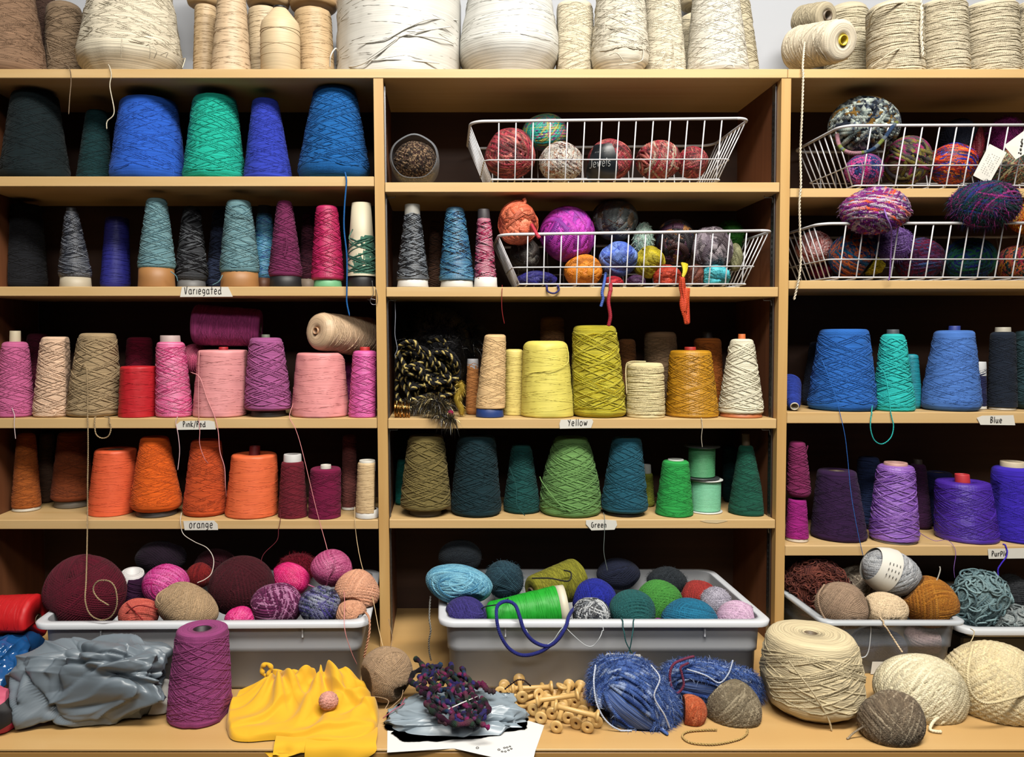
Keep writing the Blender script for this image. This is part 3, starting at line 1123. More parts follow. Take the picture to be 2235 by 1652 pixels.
def storage_bin(label, x0, x1, y0, y1, z0, z1, mat, rim_mat, taper=0.03, rim=0.014, step=0.45, rotz=0.0, name='storage_bin', ribs=True, group=None, rimh=0.011, r=0.03):
    """an open plastic tub: rim outline x0..x1, y0..y1, walls that taper down in one step, a thick rolled rim"""
    cx, cy = (x0 + x1) / 2, (y0 + y1) / 2
    o = thing(name, label, 'storage bin', (cx, cy, z0), group)
    h = z1 - z0
    Rz = rot('Z', rotz)

    def ring(ins, z, n=7):
        p = rounded_rect(x0 - cx + ins, x1 - cx - ins, y0 - cy + ins, y1 - cy - ins, max(r - ins * 0.3, 0.012), n)
        return np.c_[p, np.full(len(p), z)] @ Rz.T
    t = 0.0022
    lv = [(rim, h), (rim + taper * 0.3, h * (1 - step * 0.86)), (rim + taper * 0.32, h * (1 - step)), (rim + taper * 0.32 + 0.0032, h * (1 - step) - 0.002), (rim + taper * 0.9, 0.008), (rim + taper + 0.006, 0.0)]
    rows = [ring(i, z) for i, z in lv] + [ring(i + t, max(z, t * 1.2)) for i, z in lv[::-1]]
    g = Geo()
    n = len(rows[0])
    V = np.vstack(rows)
    q = []
    for a in range(len(rows) - 1):
        for j in range(n):
            k = (j + 1) % n
            q.append((a * n + k, a * n + j, (a + 1) * n + j, (a + 1) * n + k))
    g.add(V, q)
    for rr, s in ((5, 1), (6, -1)):
        c = V[rr * n:(rr + 1) * n].mean(0)
        base = g.n
        g.add([c])
        tr = []
        for j in range(n):
            k = (j + 1) % n
            tr.append((rr * n + j, rr * n + k, base) if s < 0 else (rr * n + k, rr * n + j, base))
        g.t.append(np.array(tr))
        g.tm.append(np.zeros(len(tr), int))
    g.build('body', mat, None).parent = o
    # rim
    g = Geo()
    sec = [(0.0, h - rimh), (-0.0015, h - rimh * 0.2), (0.0015, h), (rim - 0.001, h), (rim + t, h - 0.0015), (rim + t, h - rimh * 0.5), (rim - 0.0005, h - rimh * 0.5), (0.0035, h - rimh * 0.55), (0.003, h - rimh)]
    rows = [ring(i, z) for i, z in sec]
    rows.append(rows[0])
    n = len(rows[0])
    V = np.vstack(rows)
    q = []
    for a in range(len(rows) - 1):
        for j in range(n):
            k = (j + 1) % n
            q.append((a * n + j, a * n + k, (a + 1) * n + k, (a + 1) * n + j))
    g.add(V, q)
    g.build('rim', rim_mat, None).parent = o
    if ribs:
        for fx in (0.2, 0.8):
            g = Geo()
            X = (x0 - cx) + (x1 - x0) * fx
            yb = y0 - cy + rim + taper * 0.1
            box(g, (X - 0.0015, yb - 0.006, h - rimh - 0.022), (X + 0.0015, yb + 0.003, h - rimh + 0.001), bev=0.0005)
            g.v = [v @ Rz.T for v in g.v]
            g.build('rib', rim_mat, None, smooth=False).parent = o
    return o


def wire_basket(label, shelf, rimpx, wtop, wbot, fl, ybot, depth=0.235, nw=14, inset_back=0.03, side=8, corner=0.03, midf=0.36, Yr=-0.02, Yb=0.008, width=None, wcount=None):
    """white wire basket measured in the photo: rimpx = (x0, y0, x1, y1) the ends of the front rim; wtop / wbot the first
    and last upright wire's pixel columns at the rim and at the floor; fl = the floor's corner columns"""
    x0, y0, x1, y1 = rimpx
    A, B = up(x0, y0, Yr), up(x1, y1, Yr)
    zr = (A[2] + B[2]) / 2
    X0, X1 = A[0], B[0]
    roll = (B[2] - A[2]) / (X1 - X0)
    z0 = SZ[shelf] + 0.003
    ym = (y0 + y1) / 2
    T0, T1 = up(wtop[0], ym, Yr)[0], up(wtop[1], ym, Yr)[0]
    W0, W1 = up(wbot[0], ybot, Yb)[0], up(wbot[1], ybot, Yb)[0]
    Xb0, Xb1 = up(fl[0], ybot, Yb)[0], up(fl[1], ybot, Yb)[0]
    o = thing('wire_basket', label, 'wire basket', ((X0 + X1) / 2, Yr + depth / 2, SZ[shelf]), 'white wire baskets on the shelves')
    Y1r, Y1b = Yr + depth, Yr + depth - inset_back

    def zrim(x):
        return zr + roll * (x - (X0 + X1) / 2)
    g = Geo()
    rr = rounded_rect(X0, X1, Yr, Y1r, corner, 9)
    P = np.c_[rr, zrim(rr[:, 0])]
    P = np.vstack([P, P[:1]])
    tube(g, P, 0.0031, 10, N=np.tile([0, 0, 1.0], (len(P), 1)), taper=False)
    g.build('rim', WHITE_WIRE, o)
    g = Geo()
    w = 0.0014
    for t in np.linspace(0, 1, nw):
        xt, xb = T0 + (T1 - T0) * t, W0 + (W1 - W0) * t
        tube(g, np.array([(xt, Yr, zrim(xt)), (xb, Yb, z0 + 0.005), (xb, Yb + 0.004, z0 + 0.001), (xb, Y1b - 0.004, z0 + 0.001), (xb, Y1b, z0 + 0.005), (xt, Y1r, zrim(xt))]), w, 6, taper=False)
    for t in np.linspace(0, 1, side):
        yt = Yr + corner + (depth - 2 * corner) * t
        yb = Yb + 0.012 + (Y1b - Yb - 0.024) * t
        for (xa, xc) in ((X0, Xb0), (X1, Xb1)):
            tube(g, [(xa, yt, zrim(xa)), (xc, yb, z0 + 0.004)], w, 6, taper=False)
        if t > 0.05:
            tube(g, [(Xb0, yb, z0 - 0.0012), (Xb1, yb, z0 - 0.0012)], w * 0.9, 5, taper=False)
    for f, rad_ in ((midf, 0.0014), (0.03, 0.0018)):
        z = z0 + (zr - z0) * f
        q = rounded_rect(Xb0 + (X0 - Xb0) * f, Xb1 + (X1 - Xb1) * f, Yb + (Yr - Yb) * f, Y1b + (Y1r - Y1b) * f, 0.006 + corner * 0.7 * f, 5)
        P = np.c_[q, z + roll * f * (q[:, 0] - (X0 + X1) / 2)]
        P = np.vstack([P, P[:1]])
        tube(g, P, rad_, 6, N=np.tile([0, 0, 1.0], (len(P), 1)), taper=False)
    g.build('wire_mesh', WHITE_WIRE, o)
    BASKETS.append((min(X0, Xb0), max(X1, Xb1), SZ[shelf], zr))
    return o
# ---------------------------------------------------------------- cones on the top board
def cones_top():
    G = 'undyed cones on the top board'
    cone('large taupe brown cone on the top board beside a slimmer taupe one', 'top', (-64, 102), 146, (-18, 52), -130, (146, 116, 92), 'fine', cham=0.09, group=G)
    cone('dark brown cone at the back of the top board between two taupe cones', 'top', (62, 128), 140, (74, 116), -60, (74, 54, 46), 'fine', Y=0.2, group=G)
    cone('slim taupe cone with a rounded top on the top board beside the big cream cone', 'top', (103, 188), 146, (104, 176), -6, (146, 124, 100), 'wool', cham=0.04, sh=0.2, Y=0.165, group=G,
         tails=[([(108, 60, 0.13), (104, 100, 0.125), (118, 136, 0.08), (148, 145, -0.005), (155, 172, -0.006), (152, 215, -0.006), (150, 250, -0.006)], 0.0009)])
    cone('big cream wool cone with a sloping underside and loose thread ends', 'top', (176, 398), 100, (214, 362), -110, (232, 222, 198), 'fine', cham=0.2, group=G, rough=0.018,
         tails=[([(266, 84, 0.0), (265, 105, -0.002), (264, 126, 0.008)], 0.0012), ([(318, 100, 0.002), (326, 98, -0.002), (328, 112, 0.0), (326, 130, 0.008)], 0.001), ([(334, 100, 0.002), (342, 112, -0.001), (336, 128, 0.008)], 0.001), ([(350, 120, 0.005), (366, 114, 0.0), (362, 126, 0.006)], 0.001),
                ([(236, 140, 0.004), (240, 148, -0.005), (243, 165, -0.007), (240, 190, -0.007), (249, 245, -0.007), (234, 265, -0.007), (233, 282, -0.007)], 0.0011),
                ([(398, 130, 0.08), (404, 128, 0.07), (398, 148, 0.05)], 0.001)])
    G2 = 'beige thread cones on the top board'
    cone('tall beige thread tube at the wall end of the beige group, partly behind another', 'top', (424, 474), 148, (426, 472), 6, (216, 188, 148), 'thread', Y=0.135, sh=0.02, cham=0.01, group=G2)
    cone('tallest beige thread cone on the top board, running out of view above', 'top', (463, 551), 148, (478, 534), -40, (222, 194, 158), 'thread', Y=0.055, sh=0.03, cham=0.01, group=G2)
    cone('pale beige thread tube behind the black tipped beige spool', 'top', (540, 616), 148, (542, 612), 9, (224, 202, 166), 'thread', Y=0.15, sh=0.03, cham=0.01, group=G2)
    cone('wide tan thread cone on the top board beside the huge white cone', 'top', (652, 734), 148, (642, 722), 10, (212, 182, 140), 'thread', Y=0.118, sh=0.05, cham=0.01, group=G2)
    # spool with a conical shoulder and a black tip
    o = thing('thread_spool', 'beige thread spool with sloping shoulders and a black tip', 'thread spool', (up(612, 100, 0.05)[0], 0.05, SZ['top']), G2)
    k = mpp(80, 0.05)
    zt = lambda y: float(up(612, y, 0.05)[2]) - SZ['top']
    g = Geo()
    rb = 43 * k
    lathe(g, [(0.004, 0), (rb - 0.002, 0), (rb, 0.003), (rb * 1.0, zt(90)), (rb * 0.985, zt(62)), (rb * 0.93, zt(52)), (rb * 0.42, zt(24)), (rb * 0.36, zt(21)), (0.004, zt(21))], 56)
    th = np.linspace(0, TAU * 5, 200)
    zz = zt(130) + (zt(70) - zt(130)) * (0.5 + 0.5 * np.sin(th / 5))
    tube(g, np.c_[(rb + 0.0002) * np.cos(th), (rb + 0.0002) * np.sin(th), zz], 0.0005, 5, N=np.c_[np.cos(th), np.sin(th), th * 0], m=1)
    g.build('winding', [yarn((230, 206, 166), 'thread', (6, 420)), yarn((214, 186, 146), 'thread')], None).parent = o
    g = Geo()
    lathe(g, [(0.003, zt(22)), (rb * 0.36, zt(21.5)), (rb * 0.34, zt(16)), (rb * 0.2, zt(14)), (0.002, zt(14))], 24)
    g.build('tip', BLACK_PLASTIC, None).parent = o
    for i, (x0, x1, y, lab, c) in enumerate([(412, 478, 5, 'beige thread cone lying stacked over the tube nearest the bare wall', (200, 168, 124)), (541, 634, 7, 'beige thread cone stacked above the black tipped spool', (206, 176, 134)),
                                             (634, 738, 12, 'tan thread cone stacked above the wide tan cone', (196, 160, 114))]):
        zb = float(up(x0, y, 0.17 - 0.04)[2]) + 0.002
        cone(lab, 'top', (x0, x1), y, (x0 + 8, x1 - 8), -110, c, 'thread', Y=0.16, zbase=zb, cham=0.1, group='thread cones stacked in the second layer on the top board')
    W = 'white cones on the top board'
    dr = lambda pts, r=0.0013: (pts, r)
    cone('huge white yarn cone with slack strands draped across its face', 'top', (735, 1004), 148, (738, 1010), -60, (228, 226, 218), 'thread', cham=0.02, sh=0.04, group=W, Y=0.148,
         tails=[dr([(800, 130, 0.012), (830, 110, 0.003), (870, 82, 0.003), (910, 70, 0.008), (985, 58, 0.055)]), dr([(740, 146, 0.09), (790, 140, 0.015), (860, 92, 0.0035), (880, 78, 0.004), (960, 84, 0.03), (992, 96, 0.07)]),
                dr([(780, 96, 0.022), (840, 86, 0.004), (890, 60, 0.005), (940, 42, 0.02), (1000, 44, 0.09)]), dr([(800, 132, 0.01), (870, 130, 0.003), (960, 138, 0.03)]),
                dr([(720, 146, 0.03), (722, 122, 0.02), (732, 106, 0.03), (738, 112, 0.05)], 0.0016)])
    cone('silky white cone with a broad sloping underside beside the huge white cone', 'top', (997, 1222), 84, (1026, 1196), -70, (228, 228, 222), 'thread', cham=0.3, sh=0.04, group=W, finish='silk')
    cone('cream cone at the back next to the silky white cone, bottom edge straight', 'top', (1208, 1302), 148, (1212, 1292), -6, (228, 217, 190), 'fine', Y=0.12, cham=0.05, group=W)
    cone('cream cone with a ragged hollow underside and loose thread ends', 'top', (1287, 1413), 106, (1306, 1402), -60, (228, 221, 202), 'fine', cham=0.19, group=W, rough=0.02,
         tails=[([(1318, 70, 0.0), (1322, 44, -0.002), (1334, 38, -0.002), (1364, 54, 0.004)], 0.0012), ([(1404, 100, 0.025), (1402, 130, 0.02), (1380, 138, 0.008), (1350, 142, 0.006)], 0.0012), ([(1330, 120, 0.004), (1346, 116, 0.0), (1362, 134, 0.004)], 0.0012)])
    cone('cream cone behind the one with a ragged hollow underside', 'top', (1402, 1496), 146, (1408, 1480), -40, (228, 219, 196), 'fine', Y=0.1, cham=0.06, group=W,
         tails=[([(1461, 100, 0.045), (1446, 125, 0.04), (1432, 143, 0.03)], 0.001), ([(1470, 90, 0.05), (1472, 125, 0.045), (1474, 147, 0.04)], 0.001)])
    cone('short cream cone half hidden behind the bright white cone near the bare wall', 'top', (1480, 1560), 148, (1486, 1552), 22, (226, 214, 184), 'fine', Y=0.2, cham=0.04, group=W)
    zb = float(up(1500, 20, 0.2)[2])
    cone('beige cone stacked over the short cream cone at the back', 'top', (1482, 1556), 18, (1490, 1548), -90, (206, 190, 156), 'fine', Y=0.2, zbase=zb + 0.003, group='thread cones stacked in the second layer on the top board')
    cone('bright white cone standing alone in front near the bare wall', 'top', (1496, 1628), 134, (1516, 1606), -50, (232, 227, 212), 'fine', cham=0.07, group=W,
         tails=[([(1580, 147, 0.004), (1590, 142, 0.001), (1600, 143, 0.001), (1602, 149, 0.0)], 0.0014)])
    cone('rough beige cone peeping out behind the bright white cone', 'top', (1576, 1656), 134, (1570, 1632), -20, (206, 196, 168), 'wool', Y=0.175, cham=0.12, group=W)
    R = 'beige wool cones in a row on the top board'
    cone('rough beige wool cone standing behind the cone that lies down', 'top', (1800, 1896), 148, (1806, 1890), -4, (212, 202, 174), 'rope', Y=0.2, cham=0.04, sh=0.1, group=R)
    bl = [((1896, 2006), (1898, 2006), 'beige wool cone next to the lying cone, a slanting strand on its shoulder', [([(1896, 60, 0.06), (1902, 34, 0.035), (1916, 18, 0.02), (1944, 8, 0.005), (1990, 4, 0.012)], 0.0024), ([(1900, 148, 0.02), (1950, 112, 0.004), (2004, 92, 0.045)], 0.0018)]),
          ((2010, 2104), (2010, 2102), 'beige wool cone beside the hanging off-white cord', []), ((2107, 2212), (2106, 2210), 'beige wool cone with a dark gap on both sides, third in its upright row', []),
          ((2214, 2320), (2214, 2316), 'beige wool cone at the very end of the upright row, cut by the picture edge', [])]
    for i, (xb, xt, lab, tl) in enumerate(bl):
        cone(lab, 'top', xb, 148, xt, -8 - 3 * (i % 2), (222, 210, 182), 'rope', gap=0.004, cham=0.02, sh=0.06, group=R, tails=tl)
    g = Geo()
    P = smooth_path([up(2008, -12, 0.03), up(2012, 30, 0.008), up(2010, 70, 0.004), up(2013, 110, 0.002), up(2012, 124, 0.004)], 50)
    plied(g, P, 0.0032, 2)
    tag(g.build('hanging_cord', yarn((232, 222, 200), 'wool')), 'short off-white cord hanging between two beige wool cones', 'cord')
    # the cone that lies down and its long braided tail
    a, b = up(1840, 88, -0.012), up(1738, 107, 0.115)
    o = lying_cone('cream wool cone lying on its side with a yellow tube in its end', a, b, 0.043, 0.047, (232, 220, 196), 'wool', core=(224, 196, 40), hole=0.011, group=R,
                   tails=[([(1757, 92, 0.03), (1754, 120, 0.0), (1752, 146, -0.008), (1753, 165, -0.009), (1752, 200, -0.009), (1750, 260, -0.009), (1747, 330, -0.009), (1748, 400, -0.01), (1745, 440, -0.01), (1746, 500, -0.01), (1748, 560, -0.01), (1745, 600, -0.01), (1740, 625, -0.01), (1733, 655, -0.01)], 0.0023, None, 2)])
    zb = SZ['top'] + 0.10
    lying_cone('dull beige wool cone lying stacked over the cone on its side', up(1806, 34, 0.12), up(1750, 48, 0.19), 0.03, 0.036, (196, 184, 156), 'wool', group=R)


# ---------------------------------------------------------------- bay with pink and orange
def cones_left():
    G = 'large cones on the blue and green shelf'
    cone('very dark green cone at the wall end of the top shelf, nearly black', 'L1', (12, 152), 376, (30, 122), 192, (14, 30, 34), 'fine', Y=0.088, group=G)
    cone('small dark teal cone beside the nearly black cone', 'L1', (172, 246), 378, (190, 234), 236, (12, 52, 56), 'fine', Y=0.12, group=G)
    cone('royal blue yarn cone, widest on the top shelf', 'L1', (247, 407), 360, (266, 384), 204, (40, 96, 206), 'fine', cham=0.12, group=G, Y=0.1,
         tails=[([(372, 366, 0.02), (378, 372, 0.012), (378, 383, 0.008)], 0.001)])
    cone('turquoise yarn cone between two blue cones', 'L1', (404, 536), 362, (424, 514), 200, (28, 186, 162), 'wool', cham=0.1, Y=0.085, group=G)
    cone('slender violet blue cone on the top shelf', 'L1', (535, 640), 372, (552, 606), 210, (48, 66, 186), 'fine', cham=0.06, Y=0.08, group=G)
    cone('petrol blue cone nearest the upright, a blue strand hanging from it', 'L1', (652, 808), 352, (686, 776), 183, (22, 98, 170), 'wool', cham=0.14, Y=0.075, group=G,
         tails=[([(752, 372, 0.02), (755, 384, -0.003), (756, 400, -0.006), (752, 450, -0.006), (751, 500, -0.006), (757, 560, -0.006), (757, 630, -0.006), (757, 660, -0.006), (763, 690, -0.005)], 0.0017)])
    G = 'cones on the shelf labelled Variegated'
    cone('wide black cone at the wall end of the variegated shelf', 'L2', (16, 104), 618, (26, 88), 442, [(12, 13, 18), (30, 32, 38)], 'fine', Y=0.15, group=G)
    cone('black cone with silver flecks and a pale foot', 'L2', (131, 199), 612, (144, 168), 458, [(16, 18, 26), (40, 44, 56), (140, 146, 158)], 'silk', base=((196, 184, 160), 0.95), tip=(145, 166, 452, (34, 34, 38)), Y=0.06, group=G, freq=14)
    cone('dark indigo tube in the shadows of the variegated shelf', 'L2', (224, 286), 612, (232, 280), 470, (44, 46, 140), 'thread', Y=0.15, group=G)
    gt = [(104, 146, 156), (128, 166, 172), (92, 132, 144)]
    cone('grey teal cone raised on a brown card core, slimmer top', 'L2', (302, 381), 588, (322, 362), 430, gt, 'wool', base=(CARD_C, 0.97), cham=0.05, group=G, Y=0.052,
         tails=[([(372, 592, 0.012), (384, 602, 0.01), (388, 614, 0.012)], 0.0012)])
    cone('black and white flecked cone between the two grey teal cones', 'L2', (384, 452), 618, (402, 434), 448, [(14, 14, 18), (20, 20, 26), (110, 114, 120)], 'coarse', Y=0.1, base=((110, 110, 110), 0.9), group=G, freq=30)
    cone('navy flecked cone mostly hidden behind the second grey teal cone', 'L2', (452, 508), 618, (466, 494), 456, [(22, 28, 52), (70, 84, 120), (24, 28, 44)], 'wool', Y=0.17, group=G, freq=20)
    cone('grey teal cone raised on a brown card core, wider flat top', 'L2', (481, 566), 597, (496, 546), 434, gt, 'wool', base=(CARD_C, 0.96), cham=0.05, group=G, Y=0.052,
         tails=[([(486, 600, 0.012), (478, 614, 0.01), (464, 622, 0.012)], 0.0012), ([(500, 470, 0.02), (520, 466, 0.012), (552, 474, 0.03)], 0.0012)])
    cone('sky blue variegated cone wedged behind the plum and grey teal cones', 'L2', (550, 602), 612, (562, 592), 460, [(70, 150, 206), (120, 200, 226), (60, 90, 180)], 'silk', Y=0.12, tip=(563, 592, 447, (60, 64, 72)), base=((120, 70, 40), 0.9), group=G, freq=16)
    cone('plum purple wool cone on a black foot', 'L2', (587, 660), 606, (606, 636), 436, (122, 42, 88), 'wool', base=((24, 24, 28), 0.94), Y=0.05, cham=0.05, group=G,
         tails=[([(622, 510, 0.016), (626, 530, 0.012), (621, 560, 0.008)], 0.0012)])
    cone('dark plum flecked cone hidden between the plum and the crimson cones', 'L2', (652, 696), 614, (662, 686), 462, [(60, 20, 44), (120, 60, 80)], 'wool', Y=0.16, base=((190, 170, 150), 0.9), group=G)
    cone('glossy crimson pink cone on a pale green foot', 'L2', (680, 751), 612, (690, 736), 446, [(196, 28, 88), (214, 50, 116), (150, 20, 60)], 'silk', base=((120, 190, 140), 0.86), Y=0.047, cham=0.04, group=G, freq=30)
    # the nearly empty cream cone
    o = cone('nearly empty cream cone with green yarn round its lower half', 'L2', (757, 822), 600, (764, 816), 512, [(64, 116, 96), (36, 86, 72), (110, 150, 130)], 'coarse', Y=0.045, base=((26, 26, 28), 0.94), cham=0.02, sh=0.02, group=G, freq=24, hole=0.018, skip=0.45,
             tails=[([(770, 500, 0.01), (762, 520, 0.006), (772, 532, 0.008)], 0.0014)])
    g = Geo()
    z = lambda y: float(up(789, y, 0.045)[2])
    c = up(789, 540, 0.045)
    lathe(g, [(0.0335, z(604)), (0.0265, z(512)), (0.0212, z(444)), (0.018, z(444)), (0.023, z(512))], 36, c=(c[0], 0.045, 0))
    g.build('paper_cone', plain('core', (222, 212, 184), 0.55, noise=0.03), o)
    G = 'cones on the shelf labelled Pink/Red'
    cone('dusty pink cone with a bare cream tip at the wall end', 'L3', (-6, 78), 900, (8, 58), 746, (214, 108, 158), 'wool', tip=(20, 42, 722, (214, 200, 170)), gap=0.004, cham=0.03, group=G,
         tails=[([(26, 890, 0.008), (32, 908, 0.0), (31, 925, -0.004), (34, 958, -0.004)], 0.0008, yarn((226, 206, 206), 'thread'))])
    cone('dark wine red cone behind the dusty pink and peach cones', 'L3', (52, 116), 900, (62, 104), 728, (84, 18, 42), 'fine', Y=0.165, group=G)
    cone('peach coloured wool cone on the pink shelf', 'L3', (80, 158), 898, (93, 151), 735, (236, 200, 170), 'coarse', Y=0.05, cham=0.03, group=G,
         tails=[([(124, 896, 0.012), (118, 906, 0.004), (104, 908, 0.002)], 0.0013)])
    cone('tan wool cone whose thick tail hangs down two shelves', 'L3', (152, 265), 896, (176, 251), 727, (176, 152, 116), 'coarse', Y=0.064, cham=0.06, group=G,
         tails=[([(172, 820, 0.02), (180, 798, 0.01), (188, 800, 0.004), (191, 840, 0.0), (191, 900, -0.004), (192, 940, -0.008), (192, 1000, -0.012), (191, 1060, -0.014), (191, 1130, -0.02), (190, 1200, -0.12), (188, 1270, -0.2), (186, 1310, -0.225), (196, 1340, -0.235), (220, 1353, -0.24), (242, 1346, -0.242), (255, 1320, -0.243), (252, 1285, -0.242), (238, 1268, -0.24), (214, 1268, -0.24), (203, 1285, -0.24), (212, 1304, -0.242), (226, 1314, -0.243), (238, 1321, -0.243)], 0.0014, None, 2),
                ([(210, 912, 0.01), (207, 930, -0.004), (210, 948, -0.006), (222, 956, -0.006), (236, 952, -0.006), (242, 936, -0.005), (238, 918, 0.0), (228, 912, 0.01)], 0.0014, None, 2)])
    cone('dark crimson spool standing behind the low red spool', 'L3', (272, 336), 900, (279, 331), 736, (122, 18, 48), 'fine', Y=0.165, group=G)
    cone('low bright red spool of sewing thread', 'L3', (264, 343), 912, (265, 342), 798, (204, 36, 46), 'thread', cham=0.01, sh=0.04, gap=0.004, group=G, name='thread_spool', cat='thread spool')
    cone('variegated hot pink cone with a clear plastic tube on top', 'L3', (345, 423), 902, (343, 401), 746, [(244, 96, 160), (248, 150, 188), (232, 60, 136)], 'silk', tip=(351, 393, 732, (200, 176, 172)), gap=0.004, cham=0.03, group=G, freq=12,
         tails=[([(388, 908, -0.001), (384, 922, -0.004), (389, 950, -0.005), (392, 985, -0.005), (388, 1026, -0.005)], 0.0008, yarn((236, 200, 206), 'thread'))])
    ln = (244, 164, 166)
    cone('pale pink sewing thread cone above the label, with a small red cap', 'L3', (425, 538), 905, (434, 541), 763, ln, 'thread', tip=(480, 500, 757, (190, 40, 50)), gap=0.0, cham=0.03, group=G,
         tails=[([(436, 764, 0.02), (434, 790, 0.004), (433, 860, 0.001), (434, 912, -0.003), (436, 940, -0.005), (436, 970, -0.005), (446, 1000, 0.0), (455, 1012, 0.012)], 0.0007),
                ([(416, 812, 0.012), (436, 824, 0.001), (452, 870, -0.001), (468, 908, -0.003), (476, 940, -0.005), (480, 985, -0.005), (490, 1020, -0.004), (492, 1060, 0.0), (494, 1085, 0.02)], 0.0009)])
    cone('mauve wool cone on a dark foot between the two pale pink cones', 'L3', (535, 637), 893, (546, 614), 737, (172, 92, 148), 'coarse', base=((46, 42, 44), 0.74), tip=(574, 592, 730, (120, 126, 110)), Y=0.058, cham=0.05, group=G)
    cone('wide pale pink sewing thread cone beneath the lying cream cone', 'L3', (638, 764), 905, (648, 750), 769, (244, 160, 160), 'thread', Y=0.064, cham=0.03, group=G,
         tails=[([(640, 880, 0.02), (632, 910, -0.004), (645, 936, -0.006), (660, 985, -0.006), (690, 1110, -0.01), (712, 1190, -0.02), (722, 1230, -0.05), (745, 1265, -0.1), (752, 1310, -0.2), (752, 1370, -0.255), (766, 1420, -0.25), (780, 1452, -0.235)], 0.0007)])
    cone('narrow bright pink thread cone with a red cap next to the upright', 'L3', (762, 825), 902, (771, 822), 765, (236, 104, 180), 'silk', tip=(784, 806, 757, (204, 50, 50)), gap=0.004, cham=0.02, group=G)
    lying_cone('mauve pink cone lying across the tops at the back of the pink shelf', up(422, 708, 0.1), up(570, 716, 0.115), 0.047, 0.043, (160, 62, 120), 'fine', group=G)
    lying_cone('cream silk cone lying on top of the pale pink and bright pink cones', up(690, 722, 0.02), up(812, 738, 0.16), 0.041, 0.046, (228, 196, 160), 'silk', core=(196, 150, 110), hole=0.008, group=G)
    ball('pink hank peeping out behind the pale pink cone above the label', 424, 784, 32, 32, 0.13, (216, 92, 132), 0.0014, 8, 'silk', cat='hank of yarn', name='yarn_hank', group=G)
    cone('magenta spool just visible behind the wide pale pink cone', 'L3', (738, 784), 900, (742, 780), 790, (150, 50, 120), 'fine', Y=0.16, group=G)
    G = 'cones on the shelf labelled Orange'
    cone('slim rust brown cone on a white foot, nearest the side panel', 'L4', (28, 87), 1106, (39, 75), 944, (172, 92, 36), 'fine', base=((206, 196, 176), 0.95), Y=0.105, cham=0.03, group=G)
    cone('taupe brown cone in the shadows between two brown cones', 'L4', (84, 124), 1096, (88, 118), 944, (104, 78, 64), 'fine', Y=0.19, group=G)
    cone('wide chocolate brown cone on a grey foot', 'L4', (114, 202), 1088, (130, 190), 940, (136, 66, 32), 'fine', base=((112, 104, 92), 0.82), Y=0.15, cham=0.06, group=G)
    cone('coral thread cone behind the tan hanging cord', 'L4', (198, 294), 1120, (210, 296), 974, (250, 108, 66), 'thread', Y=0.075, cham=0.02, group=G)
    cone('bright orange wool cone with a flared bottom on a dark foot', 'L4', (287, 396), 1110, (309, 366), 950, (232, 100, 26), 'fine', base=((70, 66, 64), 0.78), gap=0.002, cham=0.1, group=G,
         tails=[([(396, 1118, 0.008), (394, 1140, -0.005), (400, 1165, -0.006), (424, 1182, -0.03), (452, 1196, -0.06), (466, 1220, -0.09), (462, 1250, -0.12), (448, 1264, -0.14), (430, 1272, -0.16)], 0.0009, yarn((222, 214, 202), 'thread'))])
    cone('burnt orange wool cone between the bright orange and coral cones', 'L4', (403, 498), 1112, (419, 481), 956, (208, 84, 38), 'fine', Y=0.068, cham=0.06, group=G)
    cone('coral thread cone with a dark red cap', 'L4', (495, 608), 1122, (507, 604), 984, (252, 120, 72), 'thread', tip=(543, 566, 972, (120, 26, 30)), gap=0.0, cham=0.03, group=G)
    cone('maroon spool with a white cap', 'L4', (609, 673), 1126, (615, 662), 1003, (118, 30, 46), 'fine', tip=(622, 660, 988, (226, 224, 222)), gap=0.006, cham=0.01, group=G, name='thread_spool', cat='thread spool',
         tails=[([(611, 1110, 0.02), (612, 1132, -0.003), (608, 1155, -0.006), (604, 1180, -0.03), (574, 1212, -0.06), (568, 1250, -0.1)], 0.0006)])
    cone('low burgundy spool with a white button cap', 'L4', (674, 745), 1132, (678, 744), 1016, (124, 20, 66), 'fine', tip=(699, 722, 1012, (222, 216, 206)), gap=0.0, cham=0.01, group=G, name='thread_spool', cat='thread spool')
    cone('dusty rose spool in the shadows behind the burgundy spool', 'L4', (746, 778), 1108, (748, 778), 948, (122, 66, 62), 'fine', base=((222, 216, 206), 1.0), Y=0.11, cham=0.01, group=G, name='thread_spool', cat='thread spool')
    cone('small beige spool with white ends next to the upright', 'L4', (776, 827), 1116, (781, 822), 1005, (226, 196, 150), 'thread', base=((228, 226, 220), 1.0), tip=(784, 819, 1001, (222, 218, 206)), gap=0.002, cham=0.01, group=G, name='thread_spool', cat='thread spool',
         tails=[([(774, 1105, 0.012), (775, 1140, -0.004), (779, 1180, -0.01), (790, 1235, -0.06), (812, 1300, -0.15), (826, 1370, -0.23), (836, 1412, -0.27)], 0.0007)])


CARD_C = (176, 124, 72)


